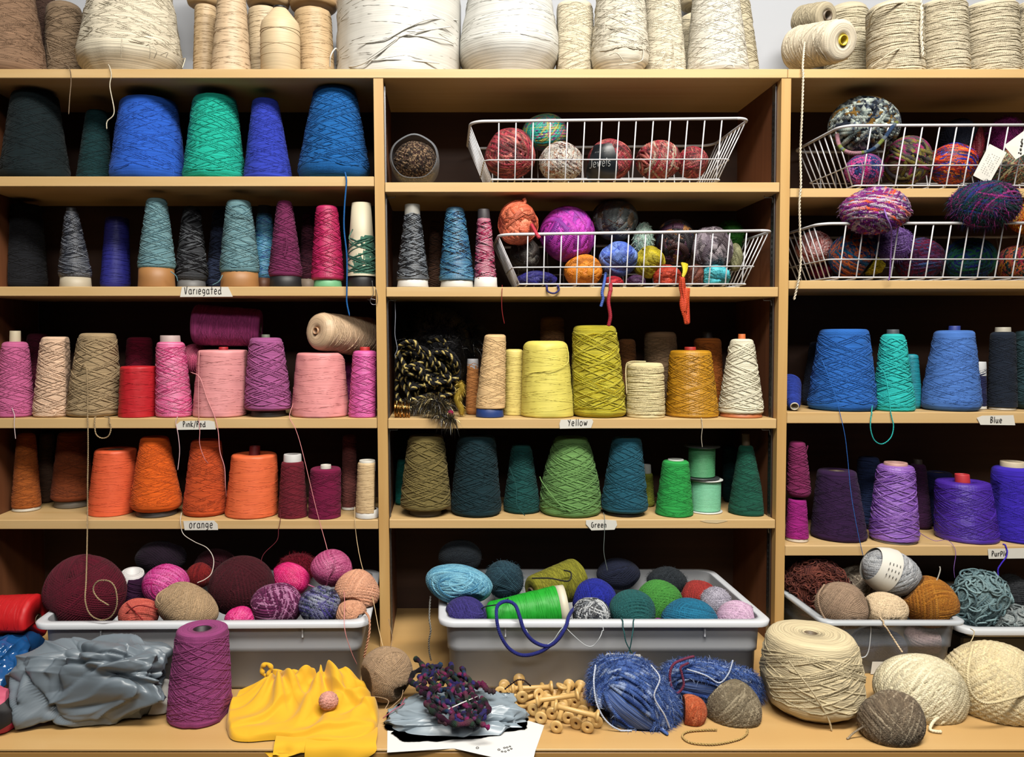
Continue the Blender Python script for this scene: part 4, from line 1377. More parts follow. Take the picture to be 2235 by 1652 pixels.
# ---------------------------------------------------------------- middle bay: yellow and green
def cones_mid():
    G = 'speckled cones beside the basket'
    sp = [(20, 22, 28), (30, 34, 42), (150, 158, 168)]
    cone('black and silver speckled cone nearest the upright, on a white foot', 'C2', (866, 936), 612, (884, 916), 458, sp, 'silk', base=((232, 230, 224), 0.97), tip=(884, 917, 444, (170, 168, 160)), gap=0.006, cham=0.02, group=G, freq=24, hard=True)
    cone('brown flecked cone in the dark between two speckled cones', 'C2', (934, 966), 616, (940, 960), 480, [(50, 34, 28), (96, 66, 50)], 'wool', Y=0.16, group=G)
    cone('blue and black speckled cone on a white foot', 'C2', (959, 1036), 613, (974, 1012), 450, [(16, 24, 36), (50, 110, 160), (110, 176, 210)], 'silk', base=((226, 224, 216), 0.94), Y=0.052, cham=0.02, group=G, freq=20, hard=True)
    cone('pink and black speckled cone beside the basket of ribbon balls', 'C2', (1036, 1084), 612, (1042, 1070), 472, [(60, 16, 36), (190, 40, 96), (236, 170, 190)], 'silk', base=((236, 232, 226), 1.06), tip=(1042, 1068, 455, (58, 54, 58)), Y=0.04, cham=0.02, group=G, freq=24, hard=True)
    G = 'cones on the shelf labelled Yellow'
    cone('thin tan spool beside the gold tinsel', 'C3', (1016, 1046), 904, (1020, 1044), 786, (192, 128, 72), 'fine', Y=0.1, group=G, name='thread_spool', cat='thread spool', tip=(1020, 1044, 783, (176, 176, 180)))
    cone('leaning peach thread cone with a blue plastic foot', 'C3', (1037, 1101), 890, (1058, 1104), 730, (240, 202, 148), 'fine', base=((24, 60, 130), 0.94), Y=0.045, cham=0.02, sh=0.04, group=G)
    cone('narrow pale yellow thread cone between the peach and the lemon cones', 'C3', (1098, 1146), 904, (1102, 1142), 762, (242, 222, 130), 'thread', Y=0.09, cham=0.02, group=G)
    cone('lemon yellow thread cone with rounded shoulders', 'C3', (1135, 1251), 905, (1143, 1238), 744, (240, 226, 112), 'thread', gap=0.002, cham=0.03, sh=0.1, group=G,
         tails=[([(1236, 752, 0.05), (1241, 775, 0.03), (1236, 795, 0.02), (1200, 808, 0.004), (1146, 815, 0.03)], 0.0007)])
    cone('small brown spool standing high behind the lemon yellow cone', 'C3', (1176, 1234), 880, (1180, 1230), 691, (126, 88, 54), 'fine', Y=0.17, group=G)
    cone('shaggy olive yellow cone, tallest on the yellow shelf', 'C3', (1246, 1365), 894, (1252, 1342), 710, [(196, 184, 40), (206, 196, 70), (178, 160, 30)], 'coarse', Y=0.066, cham=0.07, rough=0.02, group=G)
    cone('dark brown spool between the olive yellow cone and the short cream spool', 'C3', (1344, 1390), 896, (1350, 1386), 740, (116, 74, 40), 'fine', Y=0.16, group=G)
    cone('short cream cotton spool with a strand over its edge', 'C3', (1366, 1447), 908, (1368, 1446), 791, (242, 226, 174), 'rope', gap=0.003, cham=0.02, sh=0.06, group=G, name='thread_spool', cat='thread spool',
         tails=[([(1368, 860, 0.035), (1366, 805, 0.035), (1374, 790, 0.03), (1410, 789, 0.01)], 0.0014)])
    cone('tall taupe cone in the shadows behind the cream spool', 'C3', (1404, 1482), 900, (1408, 1474), 724, (136, 110, 84), 'fine', Y=0.16, group=G)
    cone('golden ochre thread cone with a red cap', 'C3', (1452, 1563), 900, (1464, 1549), 764, (206, 148, 30), 'silk', tip=(1496, 1520, 757, (190, 50, 40)), Y=0.062, cham=0.03, group=G,
         tails=[([(1474, 792, 0.02), (1505, 800, 0.006), (1552, 812, 0.03)], 0.0006), ([(1474, 792, 0.02), (1510, 780, 0.008), (1545, 780, 0.03)], 0.0006), ([(1530, 912, 0.0), (1533, 930, -0.004), (1531, 955, -0.004), (1533, 976, -0.004)], 0.0007, yarn((206, 196, 176), 'thread'))])
    cone('rust orange cone with a dark cap behind the golden cone', 'C3', (1510, 1576), 900, (1516, 1572), 738, (176, 98, 36), 'fine', Y=0.165, tip=(1534, 1556, 724, (50, 44, 46)), group=G)
    cone('narrow cream wool cone with an orange tip and foot', 'C3', (1570, 1663), 900, (1596, 1642), 740, (236, 230, 204), 'coarse', tip=(1611, 1626, 729, (226, 120, 60)), base=((206, 120, 70), 0.94), gap=0.002, cham=0.03, group=G)
    G = 'cones on the shelf labelled Green'
    cone('teal green spool half hidden by the upright and the olive cone', 'C4', (860, 896), 1114, (868, 890), 1000, (18, 116, 108), 'fine', Y=0.16, group=G)
    cone('olive tan wool cone raised on a grey foot', 'C4', (874, 984), 1106, (893, 967), 946, (124, 110, 64), 'coarse', base=((104, 96, 82), 0.62), gap=0.0, cham=0.05, group=G)
    cone('blackish green wool cone, darkest on the green shelf', 'C4', (984, 1093), 1118, (1000, 1080), 946, (20, 50, 58), 'wool', Y=0.066, cham=0.06, group=G)
    cone('small dark teal cone beside the light green cone', 'C4', (1098, 1178), 1108, (1118, 1158), 968, (22, 78, 76), 'wool', Y=0.088, cham=0.05, group=G,
         tails=[([(1112, 1020, 0.04), (1126, 1060, 0.03), (1128, 1100, 0.012), (1146, 1126, 0.0)], 0.001)])
    cone('light moss green wool cone, broadest on the green shelf', 'C4', (1176, 1309), 1112, (1213, 1280), 950, (108, 152, 86), 'coarse', Y=0.075, cham=0.06, bulge=0.006, group=G,
         tails=[([(1178, 1040, 0.05), (1186, 1056, 0.03), (1220, 1100, 0.006), (1246, 1118, 0.005)], 0.0014), ([(1317, 1118, 0.02), (1320, 1136, -0.004), (1319, 1170, -0.005), (1318, 1205, -0.005), (1326, 1246, -0.003)], 0.0007, yarn((120, 130, 126), 'thread'))])
    cone('petrol teal wool cone on a black foot', 'C4', (1312, 1412), 1112, (1338, 1398), 951, (32, 92, 112), 'wool', base=((24, 24, 26), 0.8), Y=0.06, cham=0.05, group=G)
    cone('yellow green yarn on a white tube behind the petrol teal cone', 'C4', (1396, 1426), 1112, (1398, 1424), 1030, (150, 160, 60), 'fine', Y=0.14, tip=(1401, 1421, 1012, (206, 210, 206)), group=G)
    cone('bright kelly green thread cone', 'C4', (1429, 1509), 1120, (1448, 1502), 1001, (44, 164, 76), 'fine', Y=0.055, cham=0.03, group=G, tip=(1456, 1490, 999, (190, 196, 190)))
    # two mint wire spools, one on the other
    for (lab, yb, yt, w, fl, c, flc) in (('white flanged spool of mint green cord, under another spool', 1117, 1044, 66, 74, (138, 218, 178), (226, 230, 226)), ('clear flanged spool of green cord standing on the mint spool', 1040, 972, 56, 76, (96, 176, 124), (60, 66, 66))):
        Y = 0.085
        zb = SZ['C4'] if yb > 1100 else float(up(1539, 1043, Y)[2]) + 0.0005
        k = mpp(yt, Y)
        z1 = float(up(1535, yt, Y)[2]) - zb
        cx = 1538 if yb > 1100 else 1531
        o = thing('cord_spool', lab, 'cord spool', (up(cx, yb, Y)[0], Y, zb), G)
        g = Geo()
        r = w / 2 * k
        h = z1 - 0.006
        th = np.linspace(0, TAU * 22, 22 * 30)
        lathe(g, [(0.006, 0.003), (r * 0.95, 0.003), (r * 0.95, h + 0.003), (0.006, h + 0.003)], 40)
        zz = 0.004 + (h - 0.002) * th / th[-1]
        tube(g, np.c_[r * 0.96 * np.cos(th), r * 0.96 * np.sin(th), zz], 0.0017, 6, N=np.c_[np.cos(th), np.sin(th), th * 0], m=1)
        g.build('winding', [yarn(c, 'thread'), yarn(c, 'thread')], None).parent = o
        for zf_ in (0.0, h + 0.003):
            g = Geo()
            R = fl / 2 * k
            lathe(g, [(0.005, zf_), (R - 0.001, zf_), (R, zf_ + 0.0006), (R, zf_ + 0.0022), (R - 0.001, zf_ + 0.0028), (0.005, zf_ + 0.0028)], 44)
            g.build('flange', plain('flange', flc, 0.35), None).parent = o
    cone('shadowy dark teal tube behind the spools of mint cord', 'C4', (1576, 1608), 1100, (1578, 1606), 972, (20, 62, 66), 'fine', Y=0.19, group=G)
    cone('glittery dark green cone with a brown tip next to the far upright', 'C4', (1588, 1667), 1118, (1614, 1642), 970, [(20, 84, 66), (30, 100, 80), (16, 66, 54)], 'fine', tip=(1618, 1634, 946, (110, 90, 66)), Y=0.066, cham=0.03, group=G)


# ---------------------------------------------------------------- bay with blue and purple
def cones_right():
    G = 'cones on the shelf labelled Blue'
    lying_cone('dark blue cone lying with its white tube end towards the room', up(1734, 886, 0.028), up(1722, 836, 0.13), 0.012, 0.026, (36, 58, 150), 'fine', core=(214, 208, 186), hole=0.009, group=G)
    cone('navy cone in the shadows behind the big blue cone', 'R3', (1748, 1850), 884, (1772, 1840), 746, (22, 34, 60), 'fine', Y=0.175, group=G)
    cone('big cobalt blue wool cone, widest on the blue shelf', 'R3', (1764, 1901), 880, (1794, 1890), 718, (42, 106, 192), 'wool', gap=0.0, cham=0.07, group=G,
         tails=[([(1792, 782, 0.05), (1800, 800, 0.02), (1822, 860, 0.003), (1834, 905, -0.004), (1844, 950, -0.006), (1850, 1000, -0.006), (1858, 1080, -0.006), (1872, 1160, -0.006), (1884, 1214, -0.006)], 0.0007)])
    cone('aqua wool cone with a looping strand below it', 'R3', (1904, 1987), 890, (1927, 1971), 729, (44, 192, 188), 'coarse', tip=(1938, 1962, 719, (74, 84, 92)), gap=0.008, cham=0.03, group=G,
         tails=[([(1920, 800, 0.02), (1930, 815, 0.01), (1938, 850, 0.004), (1944, 900, -0.003), (1950, 930, -0.005), (1944, 955, -0.006), (1925, 969, -0.006), (1908, 960, -0.006), (1900, 935, -0.006), (1901, 910, -0.004), (1904, 885, 0.006)], 0.0012, None, 2)])
    cone('narrow dark aqua thread tube behind the aqua cone', 'R3', (1972, 2006), 894, (1976, 2002), 773, (34, 146, 164), 'thread', Y=0.1, group=G)
    cone('periwinkle blue thread cone with a blue tip', 'R3', (2010, 2126), 884, (2046, 2120), 721, (76, 122, 200), 'fine', tip=(2068, 2090, 711, (46, 66, 150)), gap=0.002, cham=0.09, group=G)
    cone('small navy spool with white ends', 'R3', (2120, 2151), 886, (2122, 2150), 800, (30, 34, 78), 'fine', tip=(2122, 2150, 789, (216, 218, 220)), base=((214, 210, 200), 1.0), Y=0.075, cham=0.01, group=G, name='thread_spool', cat='thread spool')
    cone('tall blue black spool with a cream cap', 'R3', (2160, 2215), 888, (2166, 2212), 724, (24, 34, 50), 'fine', tip=(2182, 2211, 714, (188, 182, 166)), base=((206, 198, 180), 0.92), Y=0.065, cham=0.01, group=G, name='thread_spool', cat='thread spool')
    cone('dark slate teal cone at the picture edge of the blue shelf', 'R3', (2211, 2310), 890, (2222, 2290), 722, (44, 72, 80), 'wool', Y=0.08, group=G)
    G = 'cones on the shelf labelled Purple'
    cone('magenta cone at the bottom of a pair stacked against the upright', 'R4', (1716, 1763), 1172, (1722, 1758), 1086, (168, 34, 134), 'fine', base=((222, 206, 186), 0.95), Y=0.045, cham=0.02, sh=0.02, group=G)
    zb = float(up(1740, 1083, 0.045)[2])
    cone('dusky magenta cone stacked on top of the magenta one', 'R4', (1716, 1764), 1080, (1724, 1756), 962, (134, 42, 94), 'wool', Y=0.045, zbase=zb, group=G,
         tails=[([(1758, 990, 0.03), (1762, 978, 0.028), (1763, 972, 0.028)], 0.0012)])
    cone('huge dark purple cone, broadest on the purple shelf', 'R4', (1770, 1882), 1178, (1788, 1864), 1020, (50, 22, 66), 'fine', Y=0.075, cham=0.05, group=G)
    cone('dark slate blue cone behind the dark purple and lavender cones', 'R4', (1866, 1926), 1160, (1876, 1916), 994, (44, 60, 104), 'rope', Y=0.165, group=G)
    cone('lavender silk cone on a white foot', 'R4', (1902, 1999), 1178, (1920, 1990), 1010, [(146, 96, 196), (170, 122, 214), (124, 74, 178)], 'coarse', finish='silk', base=((216, 214, 206), 0.88), tip=(1932, 1978, 1005, (206, 160, 150)), gap=-0.004, cham=0.02, group=G, freq=20,
         tails=[([(1996, 1152, 0.02), (2012, 1166, 0.01), (2040, 1180, 0.008), (2066, 1178, 0.006), (2080, 1190, -0.003), (2086, 1208, -0.006), (2082, 1240, -0.006), (2084, 1262, -0.004)], 0.0006)])
    cone('dark plum cone in the shadows beside the lavender cone', 'R4', (1982, 2026), 1166, (1988, 2018), 1010, (64, 28, 70), 'fine', Y=0.16, tip=(1988, 2006, 1001, (70, 62, 56)), group=G)
    cone('dark navy cone in the shadows behind the red capped purple cone', 'R4', (2018, 2084), 1166, (2024, 2074), 1026, (34, 38, 88), 'fine', Y=0.185, group=G)
    cone('violet thread cone with a red cap', 'R4', (2044, 2164), 1184, (2050, 2152), 1042, (82, 46, 178), 'silk', tip=(2083, 2111, 1032, (206, 54, 60)), gap=0.002, cham=0.04, group=G)
    cone('vivid blue violet thread cone with a cream cap at the picture edge', 'R4', (2164, 2272), 1186, (2172, 2250), 1013, (62, 40, 190), 'fine', tip=(2184, 2230, 1003, (216, 200, 170)), gap=0.0, cham=0.03, sh=0.07, group=G,
         tails=[([(2188, 1190, 0.006), (2198, 1200, -0.005), (2196, 1215, -0.007), (2184, 1232, -0.008), (2178, 1245, -0.008), (2182, 1270, -0.008), (2192, 1290, -0.01), (2196, 1300, -0.012)], 0.0015)])
# ---------------------------------------------------------------- helpers for loose heaps
def loops(n, size, rad, seed, lift=0.5, turns=(0.6, 1.3)):
    """n curled ends of yarn standing on a ball's surface"""
    def fn(g, P, Nn, R3):
        r_ = np.random.default_rng(seed)
        for _ in range(n):
            i = int(r_.integers(0, len(P)))
            p, nn = P[i], Nn[i]
            t = unit(np.cross(nn, r_.normal(size=3)))
            b = np.cross(nn, t)
            k = r_.uniform(*turns)
            a = np.linspace(0, TAU * k, int(16 * k) + 4) + r_.uniform(0, TAU)
            s = size * r_.uniform(0.5, 1.0)
            e = r_.uniform(0.5, 1.0)
            Q = p + np.outer(np.cos(a) * s, t) + np.outer(np.sin(a) * s * e, b) + np.outer(np.sin(np.linspace(0, PI, len(a))) * s * lift, nn)
            tube(g, Q, rad, 5, m=1, s0=r_.uniform(0, 90))
    return fn


def wtail(P, r, mat, parent, ply=0, name='yarn_tail', n=80, sides=6):
    P = smooth_path(np.asarray(P, float), n)
    g = Geo()
    if ply:
        plied(g, P, r, ply, pitch=r * 5.5)
    else:
        tube(g, P, r, sides)
    return g.build(name, mat, parent)


def blob(name, label, cat, cx, cy, rx, ry, Y, depth, mat, seed, amp=0.15, n=60, w=(0.03, 0.15), L=(0.25, 0.8), tilt=0, part='sheet', group=None, lumps=0.15, square=0.85, res=(110, 170), deep=0):
    """a crumpled bag or bunched cloth resting on the counter: smooth panels between sharp creases"""
    c = up(cx, cy, Y)
    k = mpp(cy, Y)
    R3 = np.array([rx * k, depth, ry * k])
    M = rot('Y', math.radians(tilt))
    r_ = np.random.default_rng(seed)
    Tm, Pm = np.meshgrid(np.linspace(0, TAU, res[1]), np.linspace(0.0, PI, res[0]))
    D = np.stack([np.sin(Pm) * np.cos(Tm), np.sin(Pm) * np.sin(Tm), np.cos(Pm)], -1)
    big = SN(seed + 50, 10, 0.35, 0.8)
    warp = np.stack([SN(seed + 60 + i, 8, 0.4, 1.0)(D) for i in range(3)], -1) * 0.12
    W = D + warp
    f = np.zeros(D.shape[:2])
    for _ in range(n):
        nn, cc = unit(r_.normal(size=3)), unit(r_.normal(size=3))
        nn = unit(nn - cc * np.dot(nn, cc))
        s = ((W - cc) * nn).sum(-1)
        ll = r_.uniform(*L)
        win = np.exp(-((W - cc) ** 2).sum(-1) / (2 * ll * ll))
        ww = r_.uniform(*w)
        a = amp * r_.uniform(0.25, 1.0) * (ww / w[1]) ** 0.5 * r_.choice([-1.0, 1.0, 1.0])
        f += a * win * np.exp(-np.abs(s) / ww)
    for _ in range(deep):                    # deep tucks that fall into shade
        cc = unit(r_.normal(size=3) * np.array([1, 0.5, 0.8]) + np.array([0, -1.2, 0.1]))
        nn = unit(r_.normal(size=3) * np.array([0.6, 1, 1]))
        nn = unit(nn - cc * np.dot(nn, cc))
        s = ((W - cc) * nn).sum(-1)
        ll = r_.uniform(0.15, 0.45)
        f -= r_.uniform(0.2, 0.42) * np.exp(-((W - cc) ** 2).sum(-1) / (2 * ll * ll)) * np.exp(-np.abs(s) / np.where(s > 0, 0.13, 0.035))
    V = np.sign(D) * np.abs(D) ** square * (1 + lumps * big(D) + f)[..., None]
    V = V.reshape(-1, 3)
    V = V - (V.max(0) + V.min(0)) / 2
    V = V / ((V.max(0) - V.min(0)) / 2) * R3
    V = V @ M.T + c
    V[:, 2] = np.maximum(V[:, 2], ZCT + 0.0034)
    o = thing(name, label, cat, (c[0], c[1], ZCT), group)
    g = Geo()
    g.add(V, grid_quads(res[0], res[1])[:, ::-1], u=np.stack([Tm / TAU, Pm, Pm], -1).reshape(-1, 3))
    g.build(part, mat, o)
    yields(o)
    return o, c, R3


def heap(name, label, cat, outline, hfun, mat, part='cloth', n=(70, 200), group=None, z0=0.0012, thick=True):
    """a cloth lying on the counter: outline in pixels on the counter plane, hfun(x, y, rho) -> height"""
    P = np.array([upz(x, y, ZCT)[:2] for x, y in outline])
    Pc = np.vstack([P, P[:1]])
    O = smooth_path(np.c_[Pc, np.zeros(len(Pc))], n[1])[:, :2]
    c = O.mean(0)
    rho = np.linspace(0, 1, n[0])
    XY = c + rho[:, None, None] * (O - c)[None]
    R = np.repeat(rho[:, None], len(O), 1)
    H = hfun(XY[..., 0], XY[..., 1], R)
    Z = ZCT + z0 + np.maximum(H, 0)
    V = np.concatenate([XY, Z[..., None]], -1)
    o = thing(name, label, cat, (c[0], c[1], ZCT), group)
    g = Geo()
    g.add(V.reshape(-1, 3), grid_quads(n[0], len(O)))
    g.build(part, mat, o)
    yields(o)
    return o, c


# ---------------------------------------------------------------- wire baskets and what is in them
def baskets():
    wire_basket('white wire basket on the topmost shelf of the middle bay', 'C1', (1027, 265, 1639, 258), (1089, 1576), (1087, 1563), (1074, 1570), 394)
    wire_basket('white wire basket heaped with ribbon balls in the middle bay', 'C2', (1090, 512, 1690, 503), (1152, 1630), (1150, 1619), (1135, 1627), 624)
    wire_basket('white wire basket with paper tags under the hanging braid', 'R1', (1838, 274, 2440, 272), (1902, 2388), (1880, 2362), (1867, 2372), 407)
    wire_basket('white wire basket of felted multicolour balls, lower of two in the end bay', 'R2', (1790, 488, 2390, 486), (1847, 2344), (1831, 2322), (1817, 2330), 608)
    G = 'yarn in the topmost middle basket'
    red = [(150, 30, 50), (196, 70, 84), (70, 24, 34), (214, 120, 110), (120, 60, 50)]
    # the cake of speckled yarn in its clear wrapper
    o = ball('brown speckled cake of yarn in a clear wrapper on the bare shelf', 906, 356, 48, 46, 0.07, [(40, 30, 26), (84, 66, 52), (150, 124, 96), (60, 40, 34)], 0.0022, 9, 'wool', freq=60, hard=True, depth=0.06, group=G, cat='cake of yarn', name='yarn_cake', jit=0.06, fuzzn=500, fuzzl=0.006)
    g = Geo()
    c = up(906, 356, 0.07)
    th = np.linspace(0, TAU, 49)
    V = []
    for y, s in ((-0.062, 1.0), (-0.055, 1.09), (0.0, 1.12), (0.05, 1.09)):
        V.append(np.c_[c[0] + 0.049 * s * np.cos(th), np.full(49, c[1] + y), c[2] + 0.046 * s * np.sin(th) * (1 + 0.03 * np.sin(5 * th))])
    g.add(np.array(V).reshape(-1, 3), grid_quads(4, 49))
    P = V[0]
    tube(g, P, 0.0009, 5, N=np.tile([0, 1.0, 0], (49, 1)))
    g.build('clear_wrapper', CLEAR, o)
    ball('red and pink nubbly skein at the end of the basket nearest the speckled cake', 1114, 338, 53, 54, 0.075, red, 0.0026, 9, 'ribbon', freq=9, depth=0.05, group=G, tilt=15, jit=0.04, fuzzn=300, fuzzl=0.006, fuzzw=0.0005)
    ball('turquoise, violet and green striped ball on top of the red one', 1190, 289, 47, 38, 0.115, [(30, 150, 140), (120, 70, 150), (60, 180, 160), (190, 90, 140), (180, 180, 90)], 0.0024, 12, 'thread', freq=5, hard=True, depth=0.04, group=G)
    ball('white and rust boucle ball beneath the striped turquoise ball', 1224, 354, 46, 41, 0.065, [(226, 222, 208), (180, 120, 90), (236, 232, 224), (90, 50, 50), (200, 196, 190)], 0.0026, 9, 'fuzzy', freq=14, depth=0.045, group=G, fuzzn=1500, fuzzl=0.007, fuzzw=0.0007, extra=loops(160, 0.005, 0.0016, 5))
    # the skein with the printed band
    o = ball('crimson skein with a black printed paper band', 1330, 350, 46, 44, 0.07, red, 0.0028, 9, 'ribbon', freq=9, depth=0.045, group=G, jit=0.04)
    c, k = up(1330, 350, 0.07), mpp(350, 0.07)

    def onb(P):
        P = np.asarray(P, float).copy()
        dx, dz = (P[..., 0] - c[0]) / (58 * k), (P[..., 2] - c[2]) / (56 * k)
        P[..., 1] = c[1] - 0.052 * np.sqrt(np.clip(1 - dx ** 2 - dz ** 2 * 0.8, 0.05, 1))
        return P
    g = Geo()
    rows = []
    for t in np.linspace(0, 1, 14):
        y = 312 + 78 * t
        w = 18 + 14 * math.sin(min(t * 1.25, 1) * PI / 2) if t < 0.8 else 32 - 6 * (t - 0.8) * 5
        rows.append([onb(np.array(up(1318 + w * s, y, 0.02))) for s in np.linspace(-1, 1, 16)])
    V = np.array(rows).reshape(-1, 3)
    # keep the px columns: rebuild x, z at the band's own depth
    g.add(V, grid_quads(14, 16))
    g.build('paper_band', plain('band_black', (24, 30, 36), 0.35), o)
    g = Geo()
    write(g, 'Jewels', up(1291, 362, 0.02), (1, 0, 0), (0, 0, 1), 17 * k, 0.0008, (0, -0.0006, 0), gap=0.06, narrow=0.72, fn=onb)
    for x in (1301, 1304, 1307, 1319, 1322, 1325, 1328):
        p = onb(np.array([up(x, 332, 0.02), up(x + 1, 329, 0.02)]))
        tube(g, p + np.array([0, -0.0006, 0]), 0.0004, 5, taper=False)
    g.build('printing', plain('silver_print', (176, 180, 180), 0.4), o)
    ball('red, black and cream twisted skein in the middle basket, next to the banded one', 1436, 350, 47, 40, 0.07, red + [(200, 180, 160)], 0.003, 8, 'ribbon', freq=10, depth=0.045, group=G, axis=(1, 0.2, 0.3), jit=0.03)
    ball('small red and pink skein in the basket, last before the empty end', 1512, 356, 31, 32, 0.07, red, 0.0026, 8, 'ribbon', freq=10, depth=0.036, group=G, axis=(1, 0.3, -0.2), tilt=20, fuzzn=200, fuzzl=0.005, fuzzw=0.0005)
    # ribbon balls
    G = 'ribbon balls in the middle basket'
    rb = dict(finish='ribbon', flat=(0.35, 2.6), group=G)
    ball('peach orange ribbon ball perched on the corner of the basket rim', 1130, 488, 44, 46, 0.035, [(232, 108, 72), (240, 130, 96)], 0.0026, 16, cat='ribbon ball', name='ribbon_ball', jit=0.05, lump=0.07, **rb,
         tails=[([(1140, 450, 0.02), (1146, 440, 0.02), (1143, 433, 0.02)], 0.004), ([(1160, 490, 0.0), (1172, 512, -0.024), (1178, 520, -0.026)], 0.004, yarn((190, 50, 70), 'ribbon'))])
    ball('magenta ribbon ball, largest in the ribbon basket', 1238, 512, 60, 60, 0.075, [(168, 30, 150), (200, 60, 190), (130, 40, 150)], 0.0026, 20, cat='ribbon ball', name='ribbon_ball', jit=0.05, **rb)
    ball('grey and olive ribbon ball sitting above the rim', 1341, 480, 50, 46, 0.1, [(96, 104, 104), (130, 130, 132), (110, 90, 70), (150, 120, 96)], 0.0026, 18, freq=6, hard=True, cat='ribbon ball', name='ribbon_ball', jit=0.06, **rb)
    ball('white and mint feathery tuft between the grey and the dark ribbon balls', 1404, 520, 20, 32, 0.09, [(206, 216, 206), (160, 200, 184)], 0.002, 7, 'fuzzy', group=G, fuzzn=500, fuzzl=0.012, fuzzw=0.001, depth=0.02, cat='ribbon tuft', name='ribbon_tuft')
    ball('dark multicoloured ribbon ball with gold strips, rising over the rim', 1474, 530, 44, 50, 0.1, [(30, 26, 30), (60, 30, 30), (24, 30, 44), (160, 110, 60), (70, 30, 60)], 0.0026, 16, freq=8, hard=True, cat='ribbon ball', name='ribbon_ball', jit=0.07, **rb)
    ball('grey mauve ribbon ball beside the dark multicoloured one', 1550, 545, 46, 50, 0.075, [(130, 118, 128), (96, 84, 96), (150, 140, 146), (70, 60, 66)], 0.0027, 16, freq=7, hard=True, cat='ribbon ball', name='ribbon_ball', jit=0.07, **rb)
    ball('bright green tangled ribbon at the back of the basket', 1592, 515, 28, 32, 0.15, [(60, 160, 40), (30, 90, 30)], 0.002, 10, 'ribbon', group=G, fuzzn=500, fuzzl=0.012, fuzzw=0.0008, cat='ribbon ball', name='ribbon_ball', jit=0.08)
    ball('pale olive ribbon scrap under the green tangle', 1604, 562, 16, 30, 0.085, [(150, 150, 110), (110, 110, 80)], 0.002, 6, group=G, flat=(0.4, 2), finish='ribbon', depth=0.018, cat='ribbon scrap', name='ribbon_scrap')
    ball('periwinkle blue ribbon ball behind the middle wire', 1350, 566, 42, 38, 0.06, [(66, 92, 190), (120, 150, 220), (80, 110, 206)], 0.0026, 14, freq=6, cat='ribbon ball', name='ribbon_ball', **rb,
         tails=[([(1322, 596, 0.015), (1318, 620, -0.012), (1314, 640, -0.016), (1316, 652, -0.016), (1311, 670, -0.016)], 0.0034, yarn((60, 90, 170), 'ribbon'))])
    ball('golden orange ribbon ball on the basket floor', 1273, 592, 41, 36, 0.055, [(222, 124, 26), (236, 146, 40)], 0.0026, 14, cat='ribbon ball', name='ribbon_ball', **rb)
    ball('mustard yellow ribbon ball below the white tuft', 1418, 572, 32, 34, 0.06, [(190, 172, 30), (160, 146, 24)], 0.0026, 12, cat='ribbon ball', name='ribbon_ball', jit=0.08, lump=0.06, **rb)
    ball('dark brown ribbon bundle under the peach ball', 1146, 556, 33, 36, 0.085, [(60, 52, 48), (100, 96, 88), (36, 32, 32)], 0.0026, 12, freq=8, hard=True, cat='ribbon ball', name='ribbon_ball', depth=0.03, jit=0.06, **rb)
    ball('ultramarine ribbon bundle spilling out at the basket corner', 1172, 611, 42, 19, 0.042, [(38, 34, 130), (30, 28, 96)], 0.0026, 10, cat='ribbon ball', name='ribbon_ball', depth=0.03, jit=0.06, **rb,
         tails=[([(1190, 622, 0.012), (1196, 636, -0.006), (1210, 640, -0.008), (1220, 632, -0.006), (1216, 622, 0.0)], 0.0022)])
    ball('small red ribbon ball with a long tail hanging below the shelf', 1338, 618, 22, 15, 0.035, [(170, 24, 44), (190, 40, 50)], 0.0022, 8, cat='ribbon ball', name='ribbon_ball', depth=0.02, **rb,
         tails=[([(1334, 628, 0.012), (1331, 640, -0.01), (1328, 660, -0.014), (1332, 690, -0.014), (1328, 712, -0.012)], 0.0042, yarn((160, 30, 50), 'ribbon'))])
    ball('dark purple ribbon ball on the basket floor', 1388, 616, 20, 16, 0.035, [(56, 26, 62), (80, 44, 84)], 0.0022, 8, cat='ribbon ball', name='ribbon_ball', depth=0.02, **rb)
    ball('rust orange ribbon ball behind the knotted yellow strip', 1456, 606, 30, 28, 0.04, [(196, 64, 34), (160, 44, 28)], 0.0026, 10, cat='ribbon ball', name='ribbon_ball', depth=0.026, **rb)
    ball('brown ribbon ball beside the rust orange one', 1518, 604, 22, 26, 0.05, [(84, 40, 28), (120, 60, 40)], 0.0022, 8, cat='ribbon ball', name='ribbon_ball', depth=0.024, **rb)
    ball('turquoise ribbon ball on the basket floor near its open end', 1562, 604, 31, 25, 0.04, [(40, 168, 190), (90, 200, 212)], 0.0026, 10, cat='ribbon ball', name='ribbon_ball', depth=0.026, **rb)
    # orange and yellow knotted strip
    o = thing('ribbon_strip', 'orange ribbon strip with a yellow knot hanging down over the shelf edge', 'ribbon', up(1491, 610, -0.022))
    g = Geo()
    P = smooth_path([up(1494, 574, 0.0), up(1495, 590, -0.02), up(1490, 606, -0.026)], 20)
    tube(g, P, np.linspace(0.009, 0.003, len(P)), 8, N=np.tile([0, -1.0, 0], (len(P), 1)), flat=(0.3, 1))
    g.build('knot', yarn((206, 186, 30), 'ribbon'), o)
    g = Geo()
    for dx, e in ((0, 1), (5, 0.9)):
        P = smooth_path([up(1490, 604, -0.026), up(1488 + dx, 630, -0.022), up(1491 + dx, 650, -0.021), up(1492 + dx, 680, -0.02), up(1496 + dx, 694 * e + 70 * (1 - e), -0.018), up(1500 + dx * 0.5, 708, -0.017)], 50)
        w = 0.0075 * (0.5 + 0.5 * np.sin(np.linspace(0.3, 2.9, len(P)))) * (1 + 0.25 * np.sin(np.linspace(0, 14, len(P))))
        tube(g, P, w, 8, N=np.tile([0.2 * (dx - 2), -1.0, 0], (len(P), 1)), flat=(0.28, 0.9))
